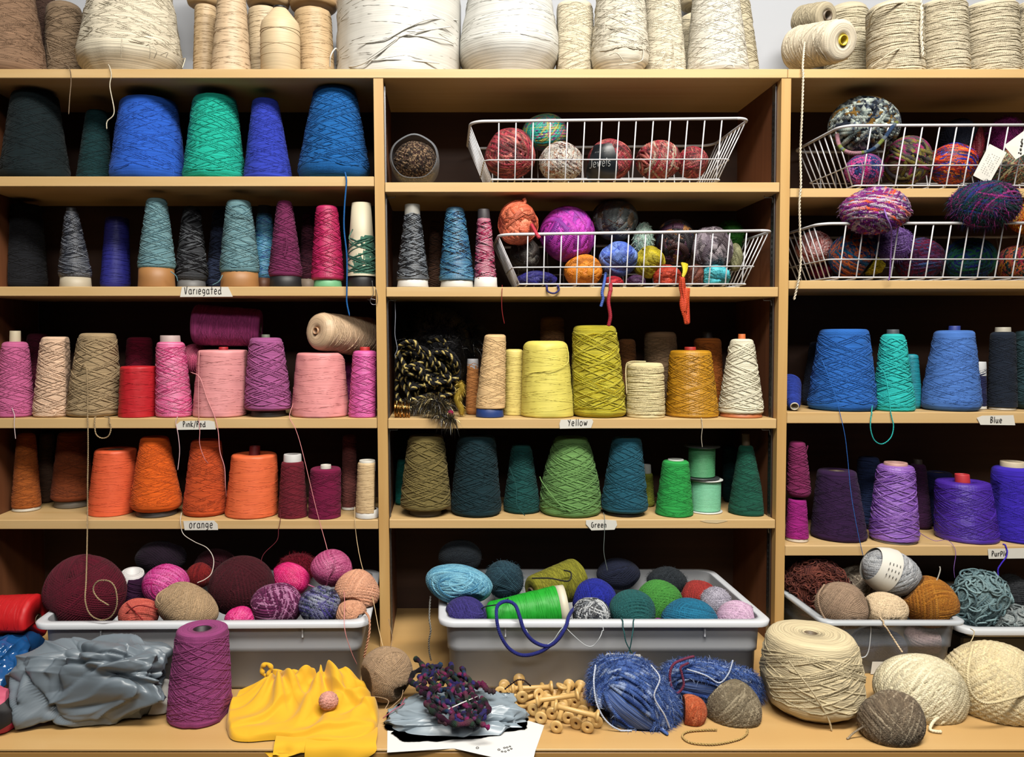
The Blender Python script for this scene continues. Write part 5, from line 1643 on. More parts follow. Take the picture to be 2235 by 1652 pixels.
    g.build('ribbon_end', yarn([(226, 88, 40), (206, 66, 34)], 'ribbon'), o)
    g = Geo()
    P = smooth_path([up(1096, 622, 0.02), up(1096, 632, -0.003), up(1095, 650, -0.004), up(1096, 680, -0.004), up(1101, 707, -0.002)], 50)
    tube(g, P, 0.0008, 6)
    tag(g.build('loose_thread', yarn((150, 40, 40), 'thread')), 'dark red thread hanging over the shelf edge under the corner of the ribbon basket', 'thread')
    # end bay, upper basket
    G = 'yarn in the upper basket of the end bay'
    mx = [(30, 36, 48), (130, 134, 130), (44, 60, 84), (190, 200, 190), (96, 110, 110), (40, 40, 44), (120, 90, 40)]
    ball('chunky grey, black and white ball heaped over the basket corner', 1886, 274, 70, 60, 0.07, mx, 0.0052, 8, 'fuzzy', freq=17, stage=(3, 6), group=G, fuzzn=2200, fuzzl=0.009, fuzzw=0.0008, depth=0.062, jit=0.05,
         tails=[([(1826, 290, 0.015), (1832, 318, -0.004), (1850, 332, -0.026), (1876, 334, -0.03), (1905, 326, -0.03), (1930, 302, -0.03), (1946, 280, -0.028), (1958, 266, -0.01)], 0.0045, yarn([(40, 60, 90), (90, 100, 110), (110, 120, 60), (150, 110, 120)], 'fuzzy', None, 20, True))])
    ball('small fuzzy pink and blue ball in the basket corner below the chunky one', 1886, 370, 38, 34, 0.05, [(206, 40, 130), (230, 110, 180), (40, 90, 150), (50, 50, 110)], 0.002, 9, 'fuzzy', freq=8, group=G, fuzzn=1400, fuzzl=0.008, fuzzw=0.0006, depth=0.034)
    ball('chunky dark tweed ball in the upper basket of the end bay', 1980, 352, 46, 50, 0.09, [(40, 34, 40), (90, 84, 84), (130, 120, 50), (60, 60, 70), (150, 50, 100)], 0.0042, 8, 'fuzzy', freq=13, stage=(4, 7), group=G, fuzzn=1500, fuzzl=0.009, fuzzw=0.0007, jit=0.05)
    ball('orange and royal blue ball with a yellow heart', 2078, 358, 47, 42, 0.075, [(220, 80, 26), (40, 50, 170), (150, 30, 40), (226, 130, 40), (60, 30, 60)], 0.0028, 10, 'thread', freq=4, hard=True, group=G, stage=(8, 14))
    ball('magenta feathery ball at the back of the upper basket', 2192, 298, 30, 40, 0.14, [(150, 40, 120), (110, 30, 90)], 0.0014, 7, 'fuzzy', group=G, fuzzn=1500, fuzzl=0.016, fuzzw=0.0007)
    ball('green and rust striped ball behind the paper tags', 2204, 366, 40, 38, 0.07, [(60, 90, 70), (140, 70, 50), (170, 160, 120), (50, 40, 40)], 0.002, 11, 'thread', freq=9, hard=True, group=G)
    ball('dark navy ball at the back of the upper basket behind the orange and blue one', 2092, 300, 36, 40, 0.16, [(28, 34, 54), (40, 44, 60)], 0.002, 9, 'wool', group=G, fuzzn=600)
    ball('deep red strip of felt standing at the back between the navy and magenta balls', 2134, 312, 12, 38, 0.13, [(130, 20, 40), (110, 16, 34)], 0.0022, 6, 'ribbon', flat=(0.4, 2), group=G, depth=0.014, cat='felt strip', name='felt_strip')
    for lab, q, rows in (('white paper tag with small faint print', [(2160, 314), (2197, 333), (2159, 401), (2124, 383)], 5), ('larger white paper tag with bold black marks, cut by the picture edge', [(2238, 283), (2191, 318), (2217, 348), (2246, 330)], 0)):
        P = [up(x, y, -0.028 - 0.003 * i) for i, (x, y) in enumerate(q)]
        o = thing('paper_tag', lab, 'paper tag', np.mean(P, 0))
        g = Geo()
        slab(g, P[::-1], unit(np.cross(P[1] - P[0], P[3] - P[0])) * (1 if np.cross(P[1] - P[0], P[3] - P[0])[1] < 0 else -1), 0.0004)
        g.build('paper', PAPER, o, smooth=False)
        g = Geo()
        P = np.array(P)
        at = lambda a, b: P[0] * (1 - a) * (1 - b) + P[1] * a * (1 - b) + P[2] * a * b + P[3] * (1 - a) * b + np.array([0, -0.0008, 0])
        if rows:
            for i in range(rows):
                for j in range(11):
                    if (i * 7 + j * 3) % 5 == 0:
                        continue
                    a, b = 0.2 + 0.14 * i, 0.22 + 0.058 * j
                    tube(g, np.array([at(a, b), at(a + 0.05, b + 0.012)]), 0.0003, 4, taper=False)
        else:
            for a, b, da, db, r in ((0.3, 0.35, 0.0, 0.16, 0.0016), (0.36, 0.52, 0.03, 0.06, 0.0022), (0.46, 0.64, 0.03, 0.1, 0.0018), (0.56, 0.82, 0.0, 0.08, 0.0016), (0.22, 0.3, 0.05, 0.02, 0.0014), (0.62, 0.76, 0.04, 0.03, 0.0012)):
                tube(g, np.array([at(a, b), at(a + da * 0.5, b + db * 0.6), at(a + da, b + db)]), r, 6, taper=False)
        g.build('print', plain('grey_print', (120, 120, 118), 0.7) if rows else INK, o)
    # end bay, lower basket
    G = 'felted yarn in the lower basket of the end bay'
    fz = dict(finish='fuzzy', group=G, fuzzw=0.0006)
    ball('purple, white and orange felted ball heaped above the lower rim', 1910, 460, 68, 49, -0.02, [(110, 40, 140), (170, 60, 150), (60, 30, 90), (206, 190, 206), (226, 90, 40), (120, 40, 110)], 0.0034, 10, freq=5, fuzzn=1600, fuzzl=0.012, depth=0.06, **fz,
         tails=[([(1922, 430, -0.06), (1934, 470, -0.083), (1944, 495, -0.075), (1946, 520, -0.05), (1944, 560, -0.03), (1942, 600, -0.016), (1939, 613, -0.012)], 0.0016, yarn((150, 110, 190), 'fuzzy'))])
    ball('dark green, navy and plum feathery ball heaped over the lower rim', 2150, 446, 68, 50, -0.025, [(20, 60, 50), (30, 50, 120), (90, 30, 80), (20, 70, 80), (36, 28, 50), (150, 50, 120)], 0.003, 11, freq=5, fuzzn=3200, fuzzl=0.018, depth=0.055, **fz)
    ball('fiery orange and yellow felted ball at the picture edge', 2240, 462, 34, 46, 0.04, [(230, 150, 40), (190, 60, 30), (240, 180, 60)], 0.003, 9, freq=8, fuzzn=900, fuzzl=0.01, **fz)
    ball('pale pink and coral felted ball in the corner of the lower basket', 1778, 540, 36, 34, 0.12, [(214, 130, 120), (230, 190, 190), (150, 50, 50)], 0.0026, 8, freq=8, fuzzn=900, fuzzl=0.01, **fz)
    ball('wine red ball on the floor of the lower basket, behind the hanging braid', 1792, 588, 22, 20, 0.14, [(110, 20, 50), (90, 16, 44)], 0.002, 8, fuzzn=400, fuzzl=0.008, **fz)
    ball('teal blue ball with an orange strip round it', 1862, 558, 50, 46, 0.055, [(24, 90, 130), (20, 60, 90), (200, 100, 40), (30, 40, 90)], 0.003, 10, freq=4, fuzzn=700, fuzzl=0.008, depth=0.036, **fz)
    ball('yellow curly tuft beside the teal blue ball', 1902, 580, 26, 17, 0.045, [(190, 170, 30), (150, 130, 24)], 0.0016, 6, fuzzn=300, fuzzl=0.008, depth=0.02, extra=loops(120, 0.006, 0.0014, 8), **fz)
    ball('lilac mohair ball hanging just under the lower rim', 1946, 532, 40, 38, 0.06, [(110, 70, 150), (150, 120, 190), (80, 50, 110)], 0.0014, 11, freq=8, fuzzn=2200, fuzzl=0.012, depth=0.03, **fz)
    ball('maroon and navy felted ball in the middle of the lower basket', 2006, 566, 46, 44, 0.075, [(70, 18, 44), (110, 24, 60), (24, 60, 100), (50, 20, 50)], 0.003, 10, freq=5, fuzzn=800, fuzzl=0.01, **fz)
    ball('dark green ball with an ultramarine ring round it', 2116, 566, 52, 44, 0.07, [(20, 60, 44), (36, 36, 130), (40, 110, 70), (24, 30, 60)], 0.003, 10, freq=4, fuzzn=900, fuzzl=0.01, depth=0.045, **fz)
    ball('bottle green and pink ball at the picture edge of the lower basket', 2224, 574, 46, 38, 0.08, [(20, 50, 46), (170, 40, 80), (200, 130, 50), (30, 60, 70)], 0.003, 9, freq=5, fuzzn=700, fuzzl=0.01, **fz)


# ---------------------------------------------------------------- gold and black novelty yarns
def novelty():
    G = 'metallic yarns at the end of the yellow shelf'
    r_ = np.random.default_rng(4)
    black, gold = yarn((20, 19, 22), 'wool'), yarn((186, 166, 96), 'silk')
    o = thing('garland_yarn', 'heap of black and gold braided garland yarn', 'garland yarn', (up(925, 830, 0.1)[0], 0.1, SZ['C3']), G)
    g = Geo()
    sdef = [((-0.5, 0.2), 0.5), ((0.35, 0.1), 0.42), ((-0.1, -0.3), 0.5), ((0.2, 0.5), 0.35)]
    for i in range(24):
        cx, cy = 872 + r_.uniform(0, 110), 768 + r_.uniform(0, 96)
        n = 46
        t = np.linspace(0, TAU * r_.uniform(0.8, 1.5), n) + r_.uniform(0, TAU)
        a, b = r_.uniform(18, 46), r_.uniform(16, 38)
        Y = 0.1 + r_.uniform(-0.045, 0.02)
        px = np.clip(cx + a * np.cos(t) + 6 * np.sin(3 * t), 866, 998)
        py = np.clip(cy + b * np.sin(t) + 5 * np.cos(2 * t + 1), 742, 884)
        P = np.array([up(x, y, Y + 0.018 * math.sin(2.1 * q)) for x, y, q in zip(px, py, t)])
        P = P + np.array([0, 0.002 * (i % 5) - 0.004, 0])
        plied(g, P, 0.0046, 3, pitch=0.024, sides=6, mats=[0, 0, 1])
        if i % 3 == 0:
            plied(g, P + np.array([0.004, 0.012, 0.006]), 0.0046, 2, pitch=0.024, sides=6, m=0)
    g.build('garland', [black, gold], o)
    # tinsel, black with glints
    o = thing('tinsel_yarn', 'bristly black tinsel yarn spilling over the shelf edge under the garland', 'tinsel yarn', (up(930, 890, 0.05)[0], 0.05, SZ['C3']), G)
    g = Geo()
    P = np.array([up(890 + 95 * t, 878 + 8 * math.sin(9 * t), 0.03 + 0.03 * math.sin(7 * t)) for t in np.linspace(0, 1, 40)] + [up(930 + 60 * t, 890 + 28 * t, 0.02 - 0.03 * min(t * 1.5, 1)) for t in np.linspace(0, 1, 30)])
    g_n = unit(r_.normal(size=P.shape) + np.array([0, -0.6, 0.3]))
    tube(g, smooth_path(P[::4], 80), 0.004, 6)
    fuzz(g, P, g_n, 2600, 0.034, 0.00035, 3, droop=0.5, m=0)
    fuzz(g, P, g_n, 900, 0.03, 0.0005, 9, droop=0.5, m=1)
    g.build('bristles', [yarn((30, 28, 24), 'tinsel'), plain('gold_glint', (206, 186, 130), 0.25, metal=0.8)], o)
    yields(o)
    o = thing('tinsel_yarn', 'dark black tinsel yarn piled high at the back behind the garland', 'tinsel yarn', (up(960, 760, 0.18)[0], 0.18, SZ['C3']), G)
    g = Geo()
    D = unit(r_.normal(size=(400, 3)))
    c = up(955, 740, 0.19)
    P = c + D * np.array([0.095, 0.03, 0.06])
    P = np.vstack([P, np.array([up(900 + 130 * t, 880, 0.19) for t in np.linspace(0, 1, 60)])])
    fuzz(g, P, unit(P - c), 5200, 0.05, 0.0004, 5, droop=0.5, m=0)
    fuzz(g, P, unit(P - c), 240, 0.04, 0.0005, 6, droop=0.5, m=1)
    th, ph = np.meshgrid(np.linspace(0, TAU, 25), np.linspace(0, PI, 13))
    E = np.stack([np.sin(ph) * np.cos(th), np.sin(ph) * np.sin(th), np.cos(ph)], -1) * np.array([0.09, 0.028, 0.11]) + c - np.array([0, 0, 0.03])
    g.add(E.reshape(-1, 3), grid_quads(13, 25)[:, ::-1])
    g.build('bristles', [yarn((22, 22, 26), 'tinsel'), plain('gold_glint', (206, 186, 130), 0.25, metal=0.8)], o)
    yields(o)
    o = thing('tinsel_yarn', 'gold tinsel tuft with a pink knot beside the thin tan spool', 'tinsel yarn', (up(1000, 890, 0.04)[0], 0.04, SZ['C3']), G)
    g = Geo()
    P = np.array([up(1002 + 5 * math.sin(9 * t), 835 + 70 * t, 0.045) for t in np.linspace(0, 1, 40)])
    tube(g, P, 0.007, 8)
    fuzz(g, P, unit(r_.normal(size=P.shape)), 1500, 0.018, 0.0004, 8, m=0)
    g.build('bristles', plain('gold_tinsel', (190, 160, 60), 0.35, metal=0.4), o)
    yields(o)
    g = Geo()
    lathe(g, [(0.001, -0.007), (0.006, -0.004), (0.007, 0), (0.006, 0.004), (0.001, 0.007)], 14, c=up(983, 905, 0.012) + np.array([0, 0, 0.004]))
    g.build('knot', yarn((150, 20, 70), 'wool'), o)
    # gold wire coil
    o = thing('gold_coil', 'coil of shiny copper gold wire in the corner of the yellow shelf', 'wire coil', (up(874, 893, 0.03)[0], 0.03, SZ['C3']), G)
    g = Geo()
    t = np.linspace(0, TAU * 15, 15 * 26)
    a, b = up(852 + 8, 893, 0.03), up(894, 896, 0.03)
    P = a + np.outer(t / t[-1], b - a) + np.c_[0.0015 * np.sin(t * 0.37), 0.018 * np.cos(t) * (1 + 0.06 * np.sin(t * 0.21)), 0.0185 * np.sin(t)]
    tube(g, P, 0.0011, 6)
    g.build('wire', plain('copper_gold', (206, 150, 80), 0.22, metal=1.0), o)
    g = Geo()
    P = smooth_path([up(862, 654, 0.028), up(863, 690, 0.025), up(862, 730, 0.025), up(867, 760, 0.024), up(862, 775, 0.024), up(865, 782, 0.024)], 50)
    tube(g, P, 0.0008, 6)
    tag(g.build('loose_thread', yarn((140, 146, 160), 'thread')), 'grey thread hanging from the shelf clip above the black and gold garland', 'thread')
    # safety pin like wire at the end of the variegated shelf
    g = Geo()
    P = smooth_path([up(812, 612, -0.003), up(815, 640, -0.004), up(808, 655, -0.005), (up(812, 664, -0.005)), up(822, 663, -0.005), up(824, 650, -0.005), up(820, 628, -0.004)], 40)
    tube(g, P, 0.0007, 6)
    P = smooth_path([up(808, 652, -0.005), up(820, 654, -0.005)], 8)
    tube(g, P, 0.0006, 6)
    tag(g.build('hanging_wire_clip', STEEL), 'thin bent wire clip hanging at the end of the variegated shelf', 'wire clip')


def labels():
    shelf_label('paper strip on a shelf edge reading Variegated', 'Variegated', [(393, 648), (397, 626), (498, 626), (508, 647.5)], (402, 641.5), 17, narrow=0.74)
    shelf_label('torn paper strip on a shelf edge reading Pink/Red', 'Pink/Red', [(386, 938), (384, 927), (394, 919), (455, 917.5), (468, 920), (471, 937)], (399, 931), 12)
    shelf_label('paper strip on a shelf edge reading orange', 'orange', [(403, 1157), (400, 1137), (467, 1136), (475, 1144), (476, 1156.5)], (413, 1152), 17.5, narrow=0.76)
    shelf_label('paper strip on a shelf edge reading Yellow', 'Yellow', [(1222, 935.5), (1221, 925), (1224, 916), (1292, 914.5), (1295, 920), (1290, 934)], (1239, 929), 14.5, slope=-0.02)
    shelf_label('torn paper strip on a shelf edge reading Green', 'Green', [(1291, 1157.5), (1279, 1144), (1279, 1135), (1322, 1134), (1345, 1136), (1347, 1146), (1341, 1156)], (1290, 1150.5), 12)
    shelf_label('paper strip on a shelf edge reading Blue', 'Blue', [(2140, 927), (2132, 912), (2144, 907), (2212, 906), (2216, 928)], (2161, 922.5), 13, slope=-0.0)
    shelf_label('paper strip on a shelf edge reading Purple', 'Purple', [(2158, 1219.5), (2156, 1198), (2238, 1196), (2242, 1218.5)], (2164, 1213.5), 11.5)
    o = thing('tape_remnant', 'pale torn scrap of tape on the green shelf edge', 'tape', up(1558, 1139, -0.001))
    g = Geo()
    P = [up(x, y, -0.0008) for x, y in ((1528, 1137), (1540, 1134.5), (1584, 1134.5), (1588, 1137), (1566, 1142), (1546, 1141))]
    slab(g, P[::-1], (0, -1, 0), 0.0003)
    g.build('tape_strip', plain('old_tape', (222, 200, 156), 0.6), o, smooth=False)
# ---------------------------------------------------------------- tubs of yarn on the counter
CLEAR = None


def bins():
    fro = frosted('frosted_plastic', (238, 241, 246), 0.08)
    rim = plain('frosted_rim', (226, 230, 236), 0.3)
    yb = -0.235
    zr = float(up(1330, 1357, yb)[2])
    storage_bin('white translucent tub full of blue and green balls', up(958, 1357, yb)[0], up(1689, 1357, yb)[0], yb, yb + 0.345, ZCT + 0.0006, zr, fro, rim, taper=0.008)
    zl = float(up(440, 1360, yb)[2])
    storage_bin('white translucent tub full of red and pink balls', up(66, 1360, yb)[0], up(806, 1360, yb)[0] - 0.004, yb, yb + 0.345, ZCT + 0.0006, zl, fro, rim, taper=0.008, rotz=math.radians(0.9))
    yc = -0.165
    zc = float(up(1950, 1357, yc)[2])
    clr = CLEAR
    xr0, xr1 = up(1797, 1357, yc)[0], up(2114, 1357, yc)[0]
    o = storage_bin('clear plastic tub of grey, tan and ochre balls', xr0, xr1, yc, yc + 0.3, ZCT + 0.0006, zc, clr, plain('clear_rim', (206, 212, 218), 0.25), taper=0.012, rim=0.012, step=0.5, ribs=False, rimh=0.008, r=0.022)
    TUBS.extend([(up(958, 1357, yb)[0], up(1689, 1357, yb)[0], yb, yb + 0.345, zr, 0.014, 0.01, ZCT), (up(66, 1360, yb)[0], up(806, 1360, yb)[0] - 0.004, yb, yb + 0.345, zl, 0.019, 0.014, ZCT), (xr0, xr1, yc, yc + 0.3, zc, 0.012, 0.012, ZCT)])
    # moulded handle outline and the sticker on the clear tub
    g = Geo()
    z = lambda y: float(up(1880, y, yc + 0.012)[2])
    X = lambda x: float(up(x, 1400, yc + 0.012)[0])
    P = smooth_path([(X(1900), yc + 0.0125, z(1366)), (X(1900), yc + 0.012, z(1380)), (X(1898), yc + 0.013, z(1415)), (X(1892), yc + 0.0135, z(1432)), (X(1880), yc + 0.0135, z(1436)), (X(1856), yc + 0.0135, z(1436))], 40)
    tube(g, P, 0.0011, 6)
    h = g.build('handle_outline', plain('clear_rim', (206, 212, 218), 0.25), o)
    yq = yc + 0.022
    P = [up(x, y, yq - 0.0008) for x, y in ((1904, 1444), (1946, 1444), (1945, 1471), (1900, 1471))]
    g = Geo()
    slab(g, P[::-1], (0, -1, 0), 0.0003)
    k = g.build('sticker', PAPER, o, smooth=False)
    g = Geo()
    write(g, 'N', up(1921, 1462, yq - 0.0012), (1, 0, 0), (0, 0, 1), 0.009, 0.0008, (0, 0, 0))
    g.build('handwriting', INK, o)

    A = 'balls of yarn in the tub of reds'
    bl = lambda *a, **k: ball(*a, group=A, **k)
    bl('huge burgundy wool ball in the tub of reds, under the tan cord', 187, 1296, 84, 82, -0.11, [(98, 12, 38), (80, 10, 30)], 0.0017, 18, 'wool', fuzzn=700, fuzzl=0.01)
    o = lying_cone('dark purple cone with a broad white tube end between the burgundy and magenta balls', up(290, 1250, -0.06), up(288, 1330, -0.04), 0.024, 0.038, (58, 20, 58), 'wool', group=A, core=(226, 224, 224), hole=0.018)
    g = Geo()
    a_, b_ = up(290, 1252, -0.06), up(289, 1335, -0.04)
    R = np.array(Vector((0, 0, 1)).rotation_difference(Vector(a_ - b_)).to_matrix())
    L = float(np.linalg.norm(a_ - b_))
    lathe(g, [(0.0255, L - 0.028), (0.0225, L + 0.004), (0.019, L + 0.005), (0.018, L - 0.01)], 32)
    g.v = [v @ R.T + b_ for v in g.v]
    g.build('tube_end', plain('core', (226, 224, 224), 0.5), o)
    bl('magenta ball with pale streaks in the tub of reds', 362, 1276, 48, 43, -0.075, [(206, 40, 140), (228, 100, 176), (190, 30, 120)], 0.0021, 11, 'silk', freq=6)
    bl('salmon ball wrapped with dark strands, low in the tub of reds', 303, 1344, 41, 37, -0.168, [(214, 106, 92), (200, 84, 72)], 0.0015, 12, 'wool', extra=None,
       tails=[([(262, 1350, -0.19), (300, 1322, -0.21), (345, 1330, -0.19)], 0.0012, yarn((150, 40, 40), 'wool')), ([(276, 1316, -0.19), (305, 1346, -0.208), (322, 1368, -0.2)], 0.0012, yarn((150, 40, 40), 'wool')), ([(335, 1356, -0.18), (336, 1330, -0.17), (352, 1305, -0.16), (372, 1290, -0.13)], 0.0022, yarn((150, 30, 40), 'wool'))])
    bl('tan wound cop of yarn leaning in the tub of reds', 409, 1324, 68, 45, -0.158, [(188, 160, 126), (174, 146, 112)], 0.0014, 20, 'wool', tilt=22, depth=0.05, axis=(0.9, 0.1, -0.3), cat='cop of yarn', name='yarn_cop')
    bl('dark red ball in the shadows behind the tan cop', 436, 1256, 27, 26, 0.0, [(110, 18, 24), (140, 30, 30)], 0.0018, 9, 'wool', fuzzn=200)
    bl('big dark maroon ball in the middle of the tub of reds', 527, 1278, 68, 62, -0.075, [(72, 14, 28), (60, 10, 22)], 0.0026, 13, 'wool', fuzzn=300)
    bl('hot pink ball above the purple striped one', 634, 1264, 42, 34, -0.045, [(230, 24, 116), (240, 60, 140)], 0.0012, 12, 'silk', tilt=20)
    bl('small hot pink ball just above the rim beside the tall mauve cone', 524, 1350, 32, 24, -0.182, [(220, 30, 120), (232, 70, 150)], 0.0018, 9, 'silk')
    bl('purple ball striped with pale mauve strands', 604, 1320, 53, 47, -0.158, [(110, 40, 86), (84, 24, 66), (180, 120, 160)], 0.0022, 12, 'wool', freq=10, hard=True)
    bl('shaggy dark red ball behind the hot pink one', 650, 1240, 40, 32, 0.035, [(118, 14, 36), (90, 12, 28)], 0.0014, 8, 'fuzzy', fuzzn=1600, fuzzl=0.018, fuzzw=0.0005)
    bl('rose pink ball on top of the heap, threads falling over it', 724, 1240, 44, 37, -0.06, [(178, 66, 120), (196, 96, 142)], 0.0024, 11, 'silk',
       tails=[([(730, 1222, -0.1), (728, 1240, -0.105), (716, 1262, -0.1), (712, 1278, -0.09), (690, 1282, -0.08), (672, 1276, -0.08)], 0.0016)])
    bl('navy, violet and grey variegated ball at the rim', 699, 1322, 44, 40, -0.172, [(34, 36, 70), (70, 60, 140), (140, 146, 160), (30, 44, 66)], 0.0026, 10, 'silk', freq=7)
    bl('large peach ball at the tub corner', 778, 1292, 47, 46, -0.125, [(226, 170, 140), (216, 156, 124)], 0.0021, 13, 'wool')
    bl('smaller peach ball on the rim, its end hanging outside', 766, 1340, 33, 28, -0.178, [(220, 164, 132), (208, 150, 118)], 0.0024, 9, 'wool', depth=0.028,
       tails=[([(798, 1336, -0.2), (806, 1350, -0.24), (806, 1380, -0.248), (800, 1410, -0.245), (794, 1436, -0.24)], 0.0022, None, 2)])
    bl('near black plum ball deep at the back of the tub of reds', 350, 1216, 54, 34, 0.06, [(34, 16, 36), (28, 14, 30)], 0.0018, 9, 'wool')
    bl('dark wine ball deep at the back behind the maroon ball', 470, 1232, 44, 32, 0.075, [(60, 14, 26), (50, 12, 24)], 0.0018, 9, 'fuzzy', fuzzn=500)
    lying_cone('bright red cone lying between the side panel and the tub of reds', up(-90, 1352, -0.15), up(84, 1352, -0.16), 0.044, 0.05, (206, 26, 32), 'thread')

    A2 = 'balls of yarn in the tub of blues and greens'
    bl = lambda *a, **k: ball(*a, group=A2, **k)
    bl('light blue boucle skein over the tub corner with a grey tail hanging down', 1002, 1274, 72, 40, -0.115, [(96, 160, 190), (130, 190, 214), (70, 130, 166)], 0.0021, 13, 'wool', freq=10, depth=0.05, axis=(0.2, 0.9, 0.3), tilt=8, jit=0.08, cat='skein of yarn', name='yarn_skein',
       tails=[([(940, 1300, -0.12), (938, 1320, -0.13), (937, 1350, -0.135), (940, 1375, -0.135), (936, 1400, -0.13), (937, 1425, -0.12), (941, 1442, -0.11)], 0.0018, yarn((150, 150, 146), 'wool'), 2)])
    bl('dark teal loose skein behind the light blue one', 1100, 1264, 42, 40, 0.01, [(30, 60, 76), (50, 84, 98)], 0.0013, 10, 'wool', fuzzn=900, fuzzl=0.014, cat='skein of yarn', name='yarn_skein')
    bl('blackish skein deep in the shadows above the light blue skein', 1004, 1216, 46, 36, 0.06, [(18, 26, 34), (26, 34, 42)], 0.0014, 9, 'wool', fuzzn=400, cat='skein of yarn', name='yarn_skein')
    bl('indigo ball at the rim beside the green cone', 1016, 1346, 46, 42, -0.172, [(48, 42, 108), (60, 52, 124)], 0.0018, 13, 'wool')
    lying_cone('grass green cone lying in the tub with a cream disc end', up(1062, 1345, -0.15), up(1222, 1324, -0.145), 0.027, 0.042, (34, 172, 48), 'thread', group=A2, base=((226, 220, 196), 1.0), hole=0.012,
               tails=[([(1044, 1340, -0.18), (1056, 1325, -0.19), (1090, 1318, -0.2), (1110, 1306, -0.17)], 0.0013, yarn((30, 50, 50), 'wool'))])
    lying_cone('olive green cone lying behind the grass green one', up(1160, 1294, -0.06), up(1262, 1262, -0.01), 0.034, 0.045, (132, 130, 38), 'fine', group=A2,
               tails=[([(1160, 1262, -0.09), (1200, 1262, -0.1), (1240, 1268, -0.085), (1246, 1250, -0.07), (1230, 1244, -0.08)], 0.0016, yarn((44, 44, 40), 'wool'))])
    bl('royal blue ball with a thick blue cord looping over the rim', 1297, 1310, 46, 46, -0.085, [(26, 36, 142), (34, 44, 158)], 0.0017, 12, 'wool',
       tails=[([(1262, 1318, -0.12), (1244, 1340, -0.2), (1236, 1365, -0.25), (1218, 1395, -0.258), (1195, 1410, -0.258), (1165, 1400, -0.258), (1144, 1375, -0.256), (1134, 1345, -0.245), (1124, 1320, -0.225), (1105, 1312, -0.222), (1086, 1322, -0.232), (1084, 1350, -0.25), (1092, 1385, -0.256), (1112, 1416, -0.258), (1142, 1430, -0.258), (1180, 1422, -0.258), (1212, 1400, -0.257)], 0.0036, yarn((36, 42, 120), 'wool'), 0)])
    bl('black, grey and white variegated ball at the rim beneath the royal blue ball', 1291, 1342, 40, 35, -0.178, [(44, 50, 60), (110, 116, 124), (30, 34, 42), (190, 194, 198)], 0.002, 10, 'silk', freq=9, hard=True,
       tails=[([(1255, 1350, -0.2), (1226, 1372, -0.25), (1205, 1400, -0.257), (1180, 1410, -0.257), (1160, 1395, -0.256), (1148, 1372, -0.25)], 0.0008, yarn((190, 200, 206), 'thread')), ([(1316, 1360, -0.2), (1312, 1385, -0.252), (1296, 1408, -0.254), (1278, 1408, -0.254), (1250, 1385, -0.25), (1232, 1366, -0.245)], 0.0008, yarn((200, 206, 210), 'thread'))])
    bl('dark teal ball at the rim with two strands hanging outside', 1380, 1333, 48, 43, -0.165, [(36, 98, 98), (28, 84, 86)], 0.0021, 12, 'wool',
       tails=[([(1356, 1362, -0.22), (1362, 1378, -0.25), (1366, 1400, -0.254), (1376, 1420, -0.252), (1384, 1432, -0.25)], 0.0012), ([(1384, 1362, -0.222), (1380, 1385, -0.252), (1376, 1410, -0.254), (1370, 1430, -0.252)], 0.0012)])
    bl('green ball behind the two teal balls', 1438, 1316, 49, 48, -0.075, [(76, 152, 64), (64, 136, 56)], 0.0021, 13, 'wool')
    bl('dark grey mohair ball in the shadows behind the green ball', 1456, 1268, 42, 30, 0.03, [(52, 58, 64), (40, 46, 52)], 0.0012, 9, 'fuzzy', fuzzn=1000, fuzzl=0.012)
    bl('wide turquoise blue ball with an open centre', 1505, 1350, 58, 41, -0.168, [(24, 100, 134), (30, 114, 150)], 0.002, 14, 'wool')
    bl('rusty red ball behind the fluffy grey one', 1526, 1304, 38, 36, -0.03, [(172, 58, 52), (150, 46, 44)], 0.0017, 11, 'wool', fuzzn=300)
    bl('fluffy pale grey ball between the rust red and lilac balls', 1562, 1316, 32, 34, -0.1, [(166, 162, 178), (180, 176, 190)], 0.0016, 9, 'fuzzy', fuzzn=2400, fuzzl=0.008, fuzzw=0.0006)
    bl('pale lilac ball at the tub corner', 1612, 1352, 46, 38, -0.162, [(204, 166, 198), (214, 182, 208)], 0.0021, 12, 'wool')
    bl('small magenta ball glimpsed at the rim between the teal and turquoise balls', 1437, 1364, 14, 14, -0.18, [(120, 40, 120)], 0.0014, 6, 'wool')
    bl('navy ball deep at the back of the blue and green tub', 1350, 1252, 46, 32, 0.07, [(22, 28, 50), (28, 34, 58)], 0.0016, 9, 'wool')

    A3 = 'balls of yarn in the clear tub'
    bl = lambda *a, **k: ball(*a, group=A3, **k)
    bl('curly chestnut brown boucle ball against the upright', 1782, 1282, 66, 62, 0.03, [(96, 48, 42), (126, 70, 58), (70, 34, 32)], 0.0017, 8, 'fuzzy', freq=8, fuzzn=600, fuzzl=0.012, extra=loops(420, 0.010, 0.0012, 21, 0.9), depth=0.055)
    bl('striped beige grey ball behind the labelled grey skein', 1872, 1274, 40, 44, 0.06, [(150, 138, 122), (110, 98, 86), (176, 164, 146)], 0.0026, 9, 'wool', freq=8, tilt=30, depth=0.04)
    o = bl('pale grey skein with a white paper band, topmost in the clear tub', 1946, 1250, 62, 46, -0.056, [(166, 170, 174), (184, 186, 190), (140, 144, 150)], 0.0034, 10, 'wool', freq=6, tilt=24, depth=0.042, axis=(0.9, 0.2, -0.4), cat='skein of yarn', name='yarn_skein')
    c = up(1946, 1250, -0.056)
    k = mpp(1250, -0.056)
    M = rot('Y', math.radians(24))
    g = Geo()
    th = np.linspace(0, TAU, 41)
    V = []
